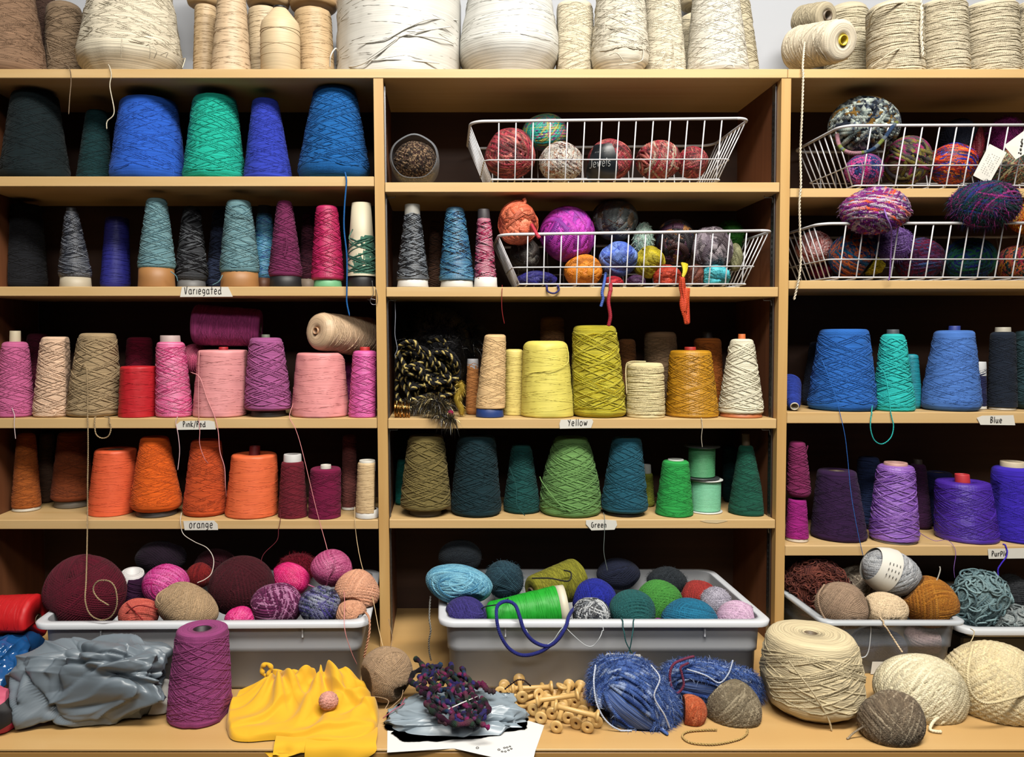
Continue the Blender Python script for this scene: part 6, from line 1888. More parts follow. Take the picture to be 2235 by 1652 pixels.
    for xx, s in ((-50, 0.78), (-40, 0.9), (-24, 1.02), (-10, 1.06)):
        V.append(np.c_[np.full(41, xx * k), 0.0445 * s * np.cos(th), 46 * k * 1.03 * s * np.sin(th)])
    V = np.array(V).reshape(-1, 3) @ M.T + c
    g.add(V, grid_quads(4, 41))
    g.build('paper_band', PAPER, o)
    g = Geo()
    for i in range(4):
        for j in range(3):
            a = math.radians(-62 - 16 * j)
            q = []
            for da in (0, 0.09):
                q.append(np.array([(-38 + 7 * i) * k, 0.0465 * (0.92 + 0.03 * i) * math.cos(a + da - PI / 2 * 0) * 0 - 0.0465 * (0.95 + 0.025 * i) * math.sin(-a + da), 46 * k * 1.06 * (0.93 + 0.03 * i) * math.cos(-a + da)]))
            tube(g, np.array(q) @ M.T + c, 0.0009, 5, taper=False)
    g.build('print', plain('grey_print', (120, 120, 118), 0.7), o)
    bl('taupe ball at the rim of the clear tub with a loose outer strand', 1836, 1322, 52, 50, -0.1, [(172, 146, 122), (160, 134, 112)], 0.0013, 15, 'wool', fuzzn=400,
       tails=[([(1800, 1275, -0.12), (1786, 1300, -0.135), (1790, 1330, -0.142), (1806, 1358, -0.145), (1816, 1366, -0.135)], 0.0022)])
    bl('cream cotton ball at the rim with a strand falling to the wool ball below', 1931, 1330, 43, 36, -0.115, [(236, 212, 176), (226, 200, 164)], 0.0024, 11, 'wool',
       tails=[([(1918, 1356, -0.14), (1930, 1364, -0.172), (1944, 1385, -0.176), (1954, 1400, -0.18), (1962, 1412, -0.19), (1970, 1424, -0.2)], 0.0016, None, 2)])
    bl('ochre brown ball at the corner of the clear tub', 2028, 1314, 54, 54, -0.09, [(168, 108, 32), (150, 90, 26), (184, 124, 44)], 0.0021, 14, 'wool', freq=5,
       tails=[([(2042, 1272, -0.1), (2048, 1258, -0.1), (2052, 1244, -0.1), (2051, 1236, -0.1)], 0.0012, yarn((210, 210, 200), 'silk'))])
    bl('slate blue mohair ball showing through the clear tub', 1916, 1412, 58, 42, -0.06, [(84, 90, 110), (104, 108, 126)], 0.0016, 10, 'fuzzy', fuzzn=600, depth=0.045)
    bl('dusty mauve ball showing through the clear tub', 2022, 1392, 42, 28, -0.08, [(170, 140, 140), (186, 158, 152)], 0.0026, 9, 'wool', depth=0.04)
    bl('fawn ball showing low through the clear tub', 2036, 1434, 34, 24, -0.08, [(186, 164, 132), (200, 178, 146)], 0.002, 9, 'wool', depth=0.04)
    bl('pale grey fluffy ball showing low through the clear tub', 1896, 1478, 30, 22, -0.09, [(150, 152, 156)], 0.0022, 8, 'fuzzy', fuzzn=300, depth=0.025)

    # the tray at the picture edge
    yt = -0.13
    zt = float(up(2180, 1374, yt)[2])
    x0 = up(2104, 1376, yt)[0]
    o = thing('storage_crate', 'dark crate beside the clear tub with a white tray on top', 'crate', (x0 + 0.2, yt + 0.15, ZCT))
    g = Geo()
    box(g, (x0 + 0.03, yt + 0.05, ZCT + 0.0006), (x0 + 0.38, yt + 0.3, zt - 0.034), bev=0.004)
    g.build('body', BLACK_PLASTIC, o, smooth=False)
    storage_bin('shallow white plastic tray of blue grey yarn at the picture edge', x0, x0 + 0.4, yt, yt + 0.32, zt - 0.032, zt, plain('tray_white', (206, 212, 218), 0.35), plain('tray_rim', (222, 226, 230), 0.35), taper=0.02, rim=0.016, step=0.3, ribs=False, rimh=0.012, name='plastic_tray')
    TUBS.append((x0, x0 + 0.4, yt, yt + 0.32, zt, 0.016, 0.02, zt - 0.032))
    G = 'loose skeins on the white tray'
    ball('blue grey curly skein standing on the white tray', 2140, 1308, 52, 58, -0.05, [(116, 146, 152), (140, 168, 172), (96, 124, 132)], 0.0021, 9, 'wool', freq=6, group=G, extra=loops(130, 0.017, 0.0021, 31, 0.55, (0.5, 1.1)), jit=0.12, depth=0.04, cat='skein of yarn', name='yarn_skein', fuzzn=200, fuzzl=0.014)
    ball('flat heap of pale grey loose yarn spread over the white tray', 2205, 1352, 62, 24, -0.06, [(136, 150, 152), (160, 168, 168), (110, 122, 126)], 0.002, 8, 'wool', freq=6, group=G, extra=loops(90, 0.018, 0.002, 37, 0.5, (0.4, 1.0)), jit=0.1, depth=0.05, cat='heap of yarn', name='yarn_heap', fuzzn=300, fuzzl=0.012)
    ball('shaggy black yarn rising behind the pale grey heap', 2210, 1296, 34, 40, 0.06, [(40, 42, 46), (60, 62, 66)], 0.0016, 7, 'fuzzy', group=G, fuzzn=700, fuzzl=0.02, cat='skein of yarn', name='yarn_skein')


# ---------------------------------------------------------------- loose things along the front of the counter
def counter_things():
    cone('tall mauve cone with an open top standing on the counter', 'counter', (368, 507), 1572, (388, 495), 1353, (152, 68, 124), 'wool', Y=-0.312, cham=0.04, sh=0.035, hole=0.017, core=(40, 26, 34), group='cones standing on the counter',
         tails=[([(407, 1532, -0.366), (412, 1526, -0.37), (419, 1530, -0.37)], 0.0008), ([(396, 1582, -0.362), (402, 1572, -0.368), (408, 1576, -0.368), (400, 1584, -0.364)], 0.0008)])
    cone('big cream wool cone with crossing strands standing on the counter', 'counter', (1663, 1870), 1548, (1683, 1858), 1352, (222, 206, 168), 'coarse', Y=-0.292, cham=0.16, sh=0.12, bulge=0.004, hole=0.012, rough=0.018, group='cones standing on the counter',
         tails=[([(1720, 1440, -0.375), (1746, 1475, -0.38), (1780, 1520, -0.382), (1808, 1570, -0.376), (1816, 1598, -0.372)], 0.0016)])
    # crumpled grey carrier bag
    film = plain('grey_film', (118, 130, 140), 0.4, spec=0.5, noise=0.06, scale=14)
    o, c, R3 = blob('plastic_bag', 'crumpled grey plastic bag in front of the tub of reds', 'plastic bag', 200, 1491, 180, 100, -0.318, 0.07, film, 71, n=90, amp=0.3, w=(0.03, 0.2), L=(0.2, 0.7), tilt=-2, lumps=0.18, deep=14, part='film', res=(170, 260))
    blob('white_cloth', 'white cloth peeping out beside the crumpled grey bag', 'cloth', 345, 1528, 34, 42, -0.288, 0.032, plain('white_cotton', (232, 230, 224), 0.9), 33, n=16, amp=0.1, w=(0.1, 0.3), part='cloth', res=(60, 90))
    blob('plastic_bag', 'shiny blue plastic bag below the red cone', 'plastic bag', -10, 1450, 84, 62, -0.22, 0.1, plain('blue_film', (30, 88, 150), 0.18, spec=0.8), 91, n=70, amp=0.16, w=(0.03, 0.14), part='film', res=(110, 160))
    blob('folded_cloth', 'black and pink cloth at the corner of the counter', 'cloth', -22, 1556, 70, 66, -0.37, 0.035, cloth_striped(), 45, n=20, amp=0.12, w=(0.1, 0.3), part='cloth', tilt=-18, res=(70, 110))
    # yellow cotton
    yc = plain('yellow_cotton', (242, 184, 16), 0.85, sheen=0.15, bump=0.00012, scale=900)
    n3, n4 = SN(203, 8, 4, 9), SN(207, 8, 9, 16)
    knots = [(upz(604, 1530, ZCT)[:2], 11, 0.10, 0.0085, 0.3), (upz(700, 1522, ZCT)[:2], 9, 0.13, 0.011, 1.1), (upz(815, 1545, ZCT)[:2], 7, 0.09, 0.009, 2.0)]
    hem = [(upz(585, 1619, ZCT)[:2], upz(806, 1600, ZCT)[:2], 0.010, 0.010), (upz(700, 1530, ZCT)[:2], upz(806, 1580, ZCT)[:2], 0.016, 0.014), (upz(520, 1600, ZCT)[:2], upz(640, 1560, ZCT)[:2], 0.013, 0.013)]
    xl_, xr_ = upz(494, 1580, ZCT)[0], upz(826, 1580, ZCT)[0]

    def hy(x, y, r):
        P = np.stack([x, y, 0 * x], -1)
        edge = np.clip((1 - r) / 0.05, 0, 1)
        edge = np.sqrt(1 - (1 - edge) ** 2)
        sm = lambda t: np.clip(t, 0, 1) ** 2 * (3 - 2 * np.clip(t, 0, 1))
        side = sm((x - xl_) / 0.09) * sm((xr_ - x) / 0.08)
        yy = np.clip((y - (-0.41)) / 0.15, 0, 1)
        h = 0.009 + 0.052 * yy * (0.25 + 0.75 * side) * (1 + 0.18 * n3(P))
        for kc, m, rad, amp, ph in knots:
            dx, dy = x - kc[0], y - kc[1]
            rr = np.sqrt(dx * dx + dy * dy) + 1e-6
            w = np.exp(-(rr / rad) ** 2) * np.clip(rr / 0.02, 0, 1)
            t = np.sin(m * np.arctan2(dy, dx) + ph + 1.6 * n3(P) + 6 * rr / rad)
            h = h + amp * w * (np.abs(t) ** 0.8 * np.sign(t))
        for p0, p1, fh, fw in hem:
            d = p1 - p0
            l = np.linalg.norm(d)
            d = d / l
            dx, dy = x - p0[0], y - p0[1]
            u_ = (dx * d[0] + dy * d[1]) / l
            v_ = -dx * d[1] + dy * d[0] + 0.008 * np.sin(u_ * 4)
            q = np.where(v_ > 0, v_ / (fw * 1.6), -v_ / (fw * 0.3))
            h = h + fh * np.exp(-q ** 2) * np.clip(1 - ((u_ - 0.5) / 0.7) ** 2, 0, 1)
        return edge * np.maximum(h + 0.002 * n4(P), 0.003) + 0.0012 * (1 - edge)
    out = [(494, 1592), (498, 1560), (510, 1536), (560, 1530), (620, 1531), (690, 1528), (760, 1531), (806, 1534), (826, 1556), (822, 1590), (800, 1616), (760, 1626), (700, 1629), (640, 1622), (600, 1618), (540, 1622), (505, 1616)]
    o, c = heap('yellow_cloth', 'crumpled bright yellow cotton cloth draped over the counter edge', 'cloth', out, hy, yc, 'cloth', n=(150, 360))
    # the part that hangs over the edge
    for nm, cols, drop, seed in (('hanging_flap', (672, 824), 0.085, 1), ('hanging_flap', (604, 676), 0.012, 2)):
        g = Geo()
        V = []
        m = 60
        for i in range(m):
            s = i / (m - 1)
            x0 = cols[0] + (cols[1] - cols[0]) * s
            path = [upz(x0, 1590, ZCT) + np.array([0, 0, 0.003]), upz(x0, 1612, ZCT) + np.array([0, 0, 0.009]), upz(x0 - 3, 1629, ZCT) + np.array([0, -0.004, 0.0085])]
            e = np.array([path[-1][0], YF - 0.006, ZCT - 0.002])
            dr = drop * (1 - 0.55 * max(0, (s - 0.45) / 0.55) ** 1.5) if seed == 1 else drop * math.sin(PI * s)
            path += [e, e + np.array([-0.05 * max(s - 0.3, 0), -0.004, -dr * 0.5]), e + np.array([-0.11 * max(s - 0.3, 0) + 0.006, -0.003, -dr])]
            q = smooth_path(path, 40)
            idx = np.linspace(0, len(q) - 1, 36)
            q = np.stack([np.interp(idx, np.arange(len(q)), q[:, k]) for k in range(3)], -1)
            q[:, 1] += -0.004 * np.sin(s * 9 + seed) * np.linspace(0, 1, 36) - 0.001
            V.append(q)
        V = np.array(V)
        g.add(V.reshape(-1, 3), grid_quads(m, 36))
        g.add(V.reshape(-1, 3) + np.array([0, 0.0009, -0.0006]), grid_quads(m, 36)[:, ::-1])
        g.build(nm, yc, o)
    for k, (kx, ky, yy) in enumerate([(597, 1486, -0.262), (686, 1502, -0.275), (746, 1492, -0.258)]):
        g = Geo()
        cpt = up(kx, ky, yy)
        if k == 0:
            P = smooth_path([up(578, 1516, -0.27), up(580, 1496, -0.262), up(583, 1478, -0.26), up(574, 1470, -0.26), (up(572, 1456, -0.26)), up(583, 1449, -0.26), up(592, 1458, -0.262), up(586, 1472, -0.264), up(590, 1490, -0.266), up(600, 1508, -0.27)], 60)
            tube(g, P, 0.0042 + 0.001 * np.sin(np.arange(len(P)) * 0.9), 8)
            P = smooth_path([up(598, 1502, -0.268), up(600, 1486, -0.266), up(604, 1470, -0.264), up(606, 1460, -0.262)], 24)
            tube(g, P, np.linspace(0.004, 0.011, len(P)), 10, flat=(0.5, 1.0))
        else:
            for j in range(5):
                a = j * 1.3 + k
                P = smooth_path([cpt + np.array([0.016 * math.cos(a), 0.006 * math.sin(a), -0.018]), cpt + np.array([0.012 * math.cos(a + 0.5), 0.004 * math.sin(a), 0.002]), cpt + np.array([0.002 * math.cos(a), 0, 0.012]), cpt + np.array([-0.011 * math.cos(a), 0.003, 0.0]), cpt + np.array([-0.017 * math.cos(a + 0.3), 0.005, -0.018])], 26)
                tube(g, P, 0.0042, 7)
        g.build('knot', yc, o)
        g = Geo()
        t = np.linspace(0, TAU * 3, 60)
        b = up(598, 1500, -0.268) if k == 0 else cpt + np.array([0, -0.004, -0.006])
        tube(g, b + np.c_[0.0075 * np.cos(t), 0.006 * np.sin(t), 0.0007 * t / 3], 0.0012, 5)
        g.build('binding_thread', yarn((226, 214, 190), 'thread'), o)
    ball('tiny pale pink ball lying on the yellow cloth', 717, 1530, 20, 18, -0.352, [(238, 176, 160), (230, 160, 144)], 0.0019, 7, 'wool')
    SOFT.pop()
    ball('round tan ball of twine between the tub of reds and the netting', 843, 1470, 57, 57, -0.262, [(190, 160, 128), (178, 148, 116)], 0.001, 26, 'wool', stage=(5, 10),
         tails=[([(880, 1505, -0.29), (876, 1522, -0.3), (862, 1536, -0.31), (852, 1545, -0.315), (846, 1552, -0.32)], 0.0008), ([(800, 1520, -0.3), (830, 1522, -0.31), (848, 1530, -0.315), (840, 1548, -0.33)], 0.0008), ([(848, 1350, -0.1), (856, 1390, -0.2), (852, 1414, -0.262)], 0.0006)])
    # paper, silver cloth and the netting
    o = thing('paper_sheet', 'white printed paper sheet under the silver cloth, jutting over the counter edge', 'paper', upz(1010, 1600, ZCT))
    g = Geo()
    P = [upz(x, y, ZCT + 0.0011) for x, y in ((846, 1560), (845, 1642), (990, 1633), (1074, 1652), (1160, 1676), (1168, 1640), (1188, 1583), (1110, 1560))]
    slab(g, P, (0, 0, 1), 0.0004)
    g.build('sheet', plain('white_paper', (240, 240, 238), 0.8), o, smooth=False)
    g = Geo()
    for i, (x, y, r) in enumerate([(1089, 1636, 2.6), (1096, 1640, 2.0), (1103, 1640, 2.2), (1101, 1632, 2.2), (1107, 1631, 2.2), (1113, 1629, 1.8), (1110, 1637, 2.0), (1116, 1634, 2.0), (1042, 1632, 3.0)]):
        cc = upz(x, y, ZCT + 0.0016)
        t = np.linspace(0, TAU * 0.95, 14)
        tube(g, cc + np.c_[np.cos(t) * r * 0.00078, np.sin(t) * r * 0.0009, 0 * t], 0.0005, 5, taper=False)
    g.build('print', INK, o)
    sil = plain('silver_cloth', (150, 166, 178), 0.38, spec=0.7, noise=0.1, scale=20)
    blob('silver_cloth', 'crinkled silver grey cloth on the paper sheet', 'cloth', 1002, 1573, 166, 52, -0.335, 0.078, sil, 57, n=80, amp=0.24, w=(0.03, 0.16), part='cloth', lumps=0.1, square=0.8, res=(150, 300), L=(0.25, 0.7))
    net = yarn([(24, 22, 28), (70, 22, 52), (30, 26, 34), (40, 62, 48), (120, 30, 80), (30, 60, 90), (34, 30, 40), (46, 40, 96)], 'fuzzy', None, 11, False)
    o = thing('knotted_netting', 'dark multicoloured knotted yarn netting lying on the silver cloth', 'netting', (up(985, 1530, -0.33)[0], -0.33, ZCT + 0.03))
    g = Geo()
    r_ = np.random.default_rng(17)
    rows = []

    def on(x, y):
        return upz(x, y, ZCT + 0.063 - 0.026 * max(0.0, min(1.0, (y - 1440) / 140.0)))
    for i in range(8):
        t = np.linspace(-1, 1, 80)
        cx = 972 + i * 6
        w = (44, 58, 66, 68, 66, 62, 58, 48)[i]
        px = cx + w * t + 7 * np.sin(t * 11 + i * PI)
        py = 1456 + i * 16 + 7 * np.sin(t * 11 + i * PI + 1.2) + 8 * t * t + 8 * t
        P = np.array([on(a, b) + np.array([0, 0, 0.005 * math.sin(9 * q + i)]) for a, b, q in zip(px, py, t)])
        P = smooth_path(P[::3], 120)
        tube(g, P, 0.0042 * (1 + 0.35 * np.sin(np.arange(len(P)) * 0.8)), 6, s0=i * 3.1)
        rows.append(P)
    for i in range(7):
        for j in range(9):
            a, b = rows[i][int((j + 0.5) / 9 * len(rows[i]))], rows[i + 1][int((j + 0.2 + 0.6 * (j % 2)) / 9.4 * len(rows[i + 1]))]
            tube(g, smooth_path([a, (a + b) / 2 + np.array([0.005 * r_.normal(), -0.004, 0.004]), b], 12), 0.0037, 6, s0=j * 1.7 + i)
    big = [[(905, 1436), (918, 1446), (926, 1464), (920, 1482), (906, 1492), (896, 1484), (904, 1468), (930, 1460), (952, 1470)], [(906, 1492), (925, 1514), (942, 1500), (950, 1478)], [(1036, 1496), (1052, 1492), (1064, 1506), (1082, 1510)],
           [(928, 1532), (948, 1556), (990, 1580), (1030, 1574), (1066, 1550), (1050, 1520)]]
    for i, q in enumerate(big):
        P = smooth_path([on(*a) for a in q], 70)
        tube(g, P, 0.0048 * (1 + 0.25 * np.sin(np.arange(len(P)) * 0.7)), 7, s0=i * 2.3 + 1)
        rows.append(P)
    P = np.vstack(rows)
    fuzz(g, P, unit(r_.normal(size=P.shape)), 1800, 0.009, 0.0005, 4, m=0)
    g.build('netting', net, o)
    g = Geo()
    tube(g, np.array([upz(976, 1549, ZCT + 0.048), upz(1008, 1534, ZCT + 0.056), upz(1042, 1520, ZCT + 0.05)]), 0.0011, 8, taper=False)
    tag(g.build('white_stick', plain('white_stick', (232, 232, 232), 0.4)), 'thin white stick stuck across the dark knotted netting', 'stick')
    g = Geo()
    for q in ([(835, 1568, -0.35), (856, 1552, -0.345), (874, 1540, -0.335), (884, 1534, -0.33)], [(876, 1538, -0.332), (884, 1522, -0.325)]):
        tube(g, smooth_path([up(*a) for a in q], 30), 0.0009, 6)
    tag(g.build('loose_thread', yarn((176, 90, 110), 'thread')), 'pink thread end lying on the silver cloth beside the twine ball', 'thread')
    bobbins()
    # blue fuzzy skeins
    G = 'fuzzy blue skeins on the counter'
    bluef = [(44, 66, 126), (58, 84, 148), (78, 106, 170), (64, 90, 154), (150, 168, 206)]
    ball('large fuzzy blue and white skein leaning against the white tub', 1382, 1530, 108, 82, -0.318, bluef, 0.003, 15, 'fuzzy', freq=26, stage=(4, 8), group=G, tilt=40, depth=0.062, fuzzn=16000, fuzzl=0.022, fuzzw=0.0004, lift=0.35, jit=0.1, axis=(0.25, 0.9, 0.35), cat='skein of yarn', name='yarn_skein', lump=0.06,
         tails=[([(1432, 1596, -0.35), (1440, 1612, -0.37), (1452, 1626, -0.385), (1456, 1616, -0.388), (1450, 1600, -0.38), (1440, 1590, -0.36)], 0.0028), ([(1300, 1450, -0.34), (1296, 1490, -0.36), (1304, 1540, -0.37), (1330, 1580, -0.375), (1380, 1606, -0.375)], 0.0016, yarn((200, 210, 230), 'fuzzy')), ([(1420, 1450, -0.36), (1440, 1480, -0.375), (1428, 1520, -0.38), (1450, 1560, -0.38), (1462, 1590, -0.375)], 0.0014, yarn((214, 220, 236), 'fuzzy'))])
    ball('flatter fuzzy blue skein behind the rust and grey balls', 1552, 1490, 108, 46, -0.268, bluef, 0.003, 13, 'fuzzy', freq=26, stage=(4, 8), group=G, tilt=8, depth=0.03, fuzzn=12000, fuzzl=0.022, fuzzw=0.0004, lift=0.35, jit=0.1, axis=(0.2, 0.9, 0.3), cat='skein of yarn', name='yarn_skein', lump=0.1,
         tails=[([(1516, 1432, -0.29), (1494, 1438, -0.3), (1470, 1450, -0.305), (1462, 1475, -0.308), (1468, 1505, -0.31), (1480, 1512, -0.31), (1492, 1495, -0.31), (1488, 1470, -0.308), (1486, 1456, -0.306), (1504, 1446, -0.303)], 0.0024, yarn([(130, 60, 84), (110, 50, 74)], 'fuzzy')), ([(1498, 1460, -0.3), (1540, 1474, -0.302), (1570, 1490, -0.302), (1590, 1470, -0.3), (1600, 1440, -0.29)], 0.0014, yarn((200, 210, 230), 'fuzzy'))])
    o = thing('paper_card', 'white card tucked behind the large fuzzy blue skein', 'card', up(1345, 1450, -0.26))
    g = Geo()
    P = [up(1292, 1472, -0.262), up(1325, 1425, -0.254), up(1398, 1428, -0.254), up(1404, 1475, -0.262)]
    slab(g, P[::-1], unit(np.cross(P[1] - P[0], P[3] - P[0])) * -1, 0.0005)
    g.build('card', PAPER, o, smooth=False)
    ball('small rust orange ball on the counter beside the blue skein', 1508, 1552, 32, 34, -0.335, [(196, 98, 58), (176, 80, 46), (210, 120, 80)], 0.0017, 12, 'wool')
    o = ball('grey brown tweed ball on the counter with its end curling in front', 1600, 1545, 57, 58, -0.318, [(132, 120, 98), (112, 100, 80), (158, 146, 122)], 0.0028, 13, 'wool', freq=9)
    wtail([upz(1632, 1590, ZCT + 0.006), upz(1630, 1602, ZCT + 0.003), upz(1610, 1614, ZCT + 0.003), upz(1560, 1624, ZCT + 0.003), upz(1510, 1621, ZCT + 0.003), upz(1490, 1608, ZCT + 0.003), upz(1500, 1597, ZCT + 0.003), upz(1540, 1593, ZCT + 0.003), upz(1566, 1592, ZCT + 0.004)], 0.0017, yarn((190, 160, 100), 'wool'), o, 2)
    G = 'large cream wool balls on the counter'
    ball('large cream wool ball in front of the clear tub', 2010, 1512, 92, 82, -0.295, [(226, 214, 178), (236, 226, 194)], 0.0036, 18, 'wool', group=G, tilt=20, depth=0.062,
         tails=[([(2060, 1560, -0.34), (2040, 1572, -0.365), (2030, 1590, -0.375), (2042, 1598, -0.38), (2056, 1596, -0.382)], 0.0028)])
    ball('larger cream wool ball with a long outer strand, cut by the picture edge', 2168, 1496, 96, 92, -0.285, [(232, 216, 176), (222, 204, 160)], 0.0036, 19, 'wool', group=G,
         tails=[([(2124, 1405, -0.33), (2116, 1440, -0.36), (2112, 1480, -0.375), (2122, 1515, -0.38), (2150, 1534, -0.382), (2200, 1526, -0.38), (2250, 1510, -0.36)], 0.0028), ([(2118, 1402, -0.3), (2124, 1390, -0.27), (2126, 1378, -0.22), (2118, 1372, -0.17)], 0.0009)])
    ball('grey brown ball of slubby yarn in front of the cream wool balls', 1945, 1572, 66, 60, -0.392, [(128, 112, 92), (104, 90, 74), (160, 146, 124)], 0.003, 13, 'wool', freq=9, depth=0.042, tilt=-12,
         tails=[([(1886, 1585, -0.4), (1868, 1596, -0.4), (1856, 1606, -0.4), (1848, 1618, -0.402)], 0.0016)])


def cloth_striped():
    m, nt, b, out = new_mat('pink_black_cloth')
    tc = N_(nt, 'ShaderNodeTexCoord')
    mp = N_(nt, 'ShaderNodeMapping')
    mp.inputs['Rotation'].default_value = (0, math.radians(28), 0)
    nt.links.new(tc.outputs['Object'], mp.inputs['Vector'])
    sp = N_(nt, 'ShaderNodeSeparateXYZ')
    nt.links.new(mp.outputs[0], sp.inputs[0])
    p0 = Matrix.Rotation(math.radians(28), 3, 'Y') @ Vector(up(0, 1550, -0.4))
    sp_z0 = float(p0.z)
    rp = N_(nt, 'ShaderNodeValToRGB')
    cr = rp.color_ramp
    cr.interpolation = 'CONSTANT'
    f = math_(nt, 'ADD', math_(nt, 'MULTIPLY', math_(nt, 'SUBTRACT', sp.outputs[2], sp_z0), 6.5), 0.5)
    cols = [(0.0, (24, 22, 26)), (0.18, (196, 40, 90)), (0.3, (22, 20, 24)), (0.55, (206, 90, 120)), (0.72, (226, 150, 160))]
    cr.elements[0].position, cr.elements[0].color = 0.0, lin(cols[0][1])
    cr.elements[1].position, cr.elements[1].color = cols[1][0], lin(cols[1][1])
    for p, c in cols[2:]:
        e = cr.elements.new(p)
        e.color = lin(c)
    nt.links.new(f, rp.inputs['Fac'])
    nt.links.new(rp.outputs[0], b.inputs['Base Color'])
    b.inputs['Roughness'].default_value = 0.7
    return m


def bobbins():
    """turned wooden bobbins: (crop x, y, height of the near flange, crop x, y, height of the far flange, label)"""
    W = wood('bobbin_wood', (236, 196, 128), (222, 178, 106), 'Z', rough=0.4)
    HOLE = plain('bobbin_hole', (120, 60, 34), 0.7)
    G = 'wooden bobbins heaped in front of the white tub'
    L, R, r, t = 0.078, 0.0112, 0.0046, 0.005
    data = [
        (185, 470, .016, 330, 430, .016, 'pale wooden bobbin end-on at the netting side of the bobbin heap'),
        (495, 565, .012, 640, 530, .02, 'wooden bobbin lying end-on beside the silver cloth, second from the netting'),
        (770, 480, .03, 715, 160, .062, 'wooden bobbin tilted up highest at the back of the heap'),
        (640, 670, .0115, 960, 560, .014, 'wooden bobbin lying askew on the silver cloth edge, end hole facing the netting'),
        (950, 690, .016, 1060, 560, .014, 'wooden bobbin half hidden under the crossed long bobbins, by the silver cloth'),
        (1080, 830, .0115, 1160, 610, .0115, 'wooden bobbin with its end at the corner of the white paper sheet'),
        (1270, 760, .0115, 1290, 600, .0115, 'wooden bobbin end-on directly below the near end of the topmost slanting bobbin'),
        (1340, 985, .0115, 1420, 730, .0115, 'wooden bobbin nearest the counter edge in the middle of the heap'),
        (1545, 830, .0115, 1490, 560, .0115, 'wooden bobbin end-on in the row under the slanting bobbin, second from the paper'),
        (1670, 920, .0115, 1760, 760, .0115, 'wooden bobbin in front of the slanting bobbin, between two end-on bobbins'),
        (1865, 990, .0115, 1960, 600, .0115, 'wooden bobbin nearest the counter edge on the blue skein side'),
        (2060, 800, .034, 1200, 590, .036, 'long wooden bobbin slanting across the top of the heap towards the blue skein'),
        (1000, 530, .034, 1740, 430, .036, 'wooden bobbin lying crosswise on top of the heap, above the slanting one'),
        (1285, 300, .03, 560, 330, .026, 'wooden bobbin lying crosswise at the back against the white tub'),
        (1440, 270, .034, 1370, 470, .02, 'wooden bobbin tilted with its flange up beside the one lying against the tub'),
        (400, 400, .03, 470, 270, .026, 'wooden bobbin with a rounded flange above the netting, near the upright one'),
        (650, 530, .018, 500, 340, .026, 'wooden bobbin sloping down between the upright one and the netting'),
        (1650, 570, .0115, 1720, 360, .0115, 'wooden bobbin mostly hidden at the back near the far end of the crosswise one'),
        (1790, 720, .0115, 1860, 500, .0115, 'wooden bobbin running back under the slanting one, close to the blue skein'),
        (1060, 430, .02, 930, 400, .02, 'wooden bobbin glimpsed in the gap beneath the bobbin against the tub'),
        (1500, 560, .0115, 1530, 400, .0115, 'wooden bobbin whose flange shows between the two crossing bobbins'),
        (2020, 900, .0115, 2010, 600, .0115, 'wooden bobbin at the very end of the heap touching the blue skein'),
        (1200, 450, .014, 1100, 260, .03, 'wooden bobbin behind the crosswise one at the back, only its flange showing'),
    ]
    proto = None
    for (xa, ya, za, xb, yb, zb, lab) in data:
        a = upz(1040 + xa / 7.707, 1460 + ya / 7.707, ZCT + za)
        b = upz(1040 + xb / 7.707, 1460 + yb / 7.707, ZCT + zb)
        if True:                             # the far end's height that gives the bobbin its true length
            cand = [upz(1040 + xb / 7.707, 1460 + yb / 7.707, ZCT + z) for z in np.linspace(R + 0.0005, 0.075, 90)]
            fit = [q for q in cand if np.linalg.norm(q - a) <= L]
            b = fit[0] if fit else min(cand, key=lambda q: np.linalg.norm(q - a))
        d = unit(b - a)
        if proto is None:
            g = Geo()
            lathe(g, [(0.0026, 0.012), (0.0028, 0.0006), (0.0036, 0.0), (R - 0.002, 0.0), (R - 0.0005, 0.0007), (R, 0.0018), (R, t - 0.0012), (R - 0.001, t), (r * 1.5, t + 0.0012), (r, t + 0.004), (r * 0.95, L / 2), (r, L - t - 0.004), (r * 1.5, L - t - 0.0012), (R - 0.001, L - t), (R, L - t + 0.0012), (R, L - 0.0018), (R - 0.0005, L - 0.0007), (R - 0.002, L), (0.0036, L), (0.0028, L - 0.0006), (0.0026, L - 0.012)], 32)
            g.build('spool_body', W, None)
            body = bpy.data.objects[[o.name for o in bpy.data.objects if o.name.startswith('spool_body')][-1]]
            holes = []
            for z0, z1 in ((0.0035, 0.011), (L - 0.0035, L - 0.011)):
                g = Geo()
                lathe(g, [(0.0001, z0), (0.0025, z0), (0.0025, z1)], 16)
                holes.append(g.build('bore', HOLE, None))
            proto = [body] + holes
            parts = proto
        else:
            parts = [p.copy() for p in proto]
            for p in parts:
                COL.objects.link(p)
        e = thing('wooden_bobbin', lab, 'bobbin', a, G)
        e.rotation_euler = Vector((0, 0, 1)).rotation_difference(Vector(d)).to_euler()
        for p in parts:
            p.parent = e
    g = Geo()
    P = smooth_path([upz(1040 + x / 7.707, 1460 + y / 7.707, ZCT + z) for x, y, z in ((470, 345, .05), (560, 270, .06), (690, 185, .076), (790, 190, .076), (860, 240, .064), (910, 285, .05))], 50)
    plied(g, P, 0.0014, 2)
    tag(g.build('dark_cord', yarn((64, 44, 40), 'wool')), 'dark brown cord looped over the bobbin tilted up at the back', 'cord')


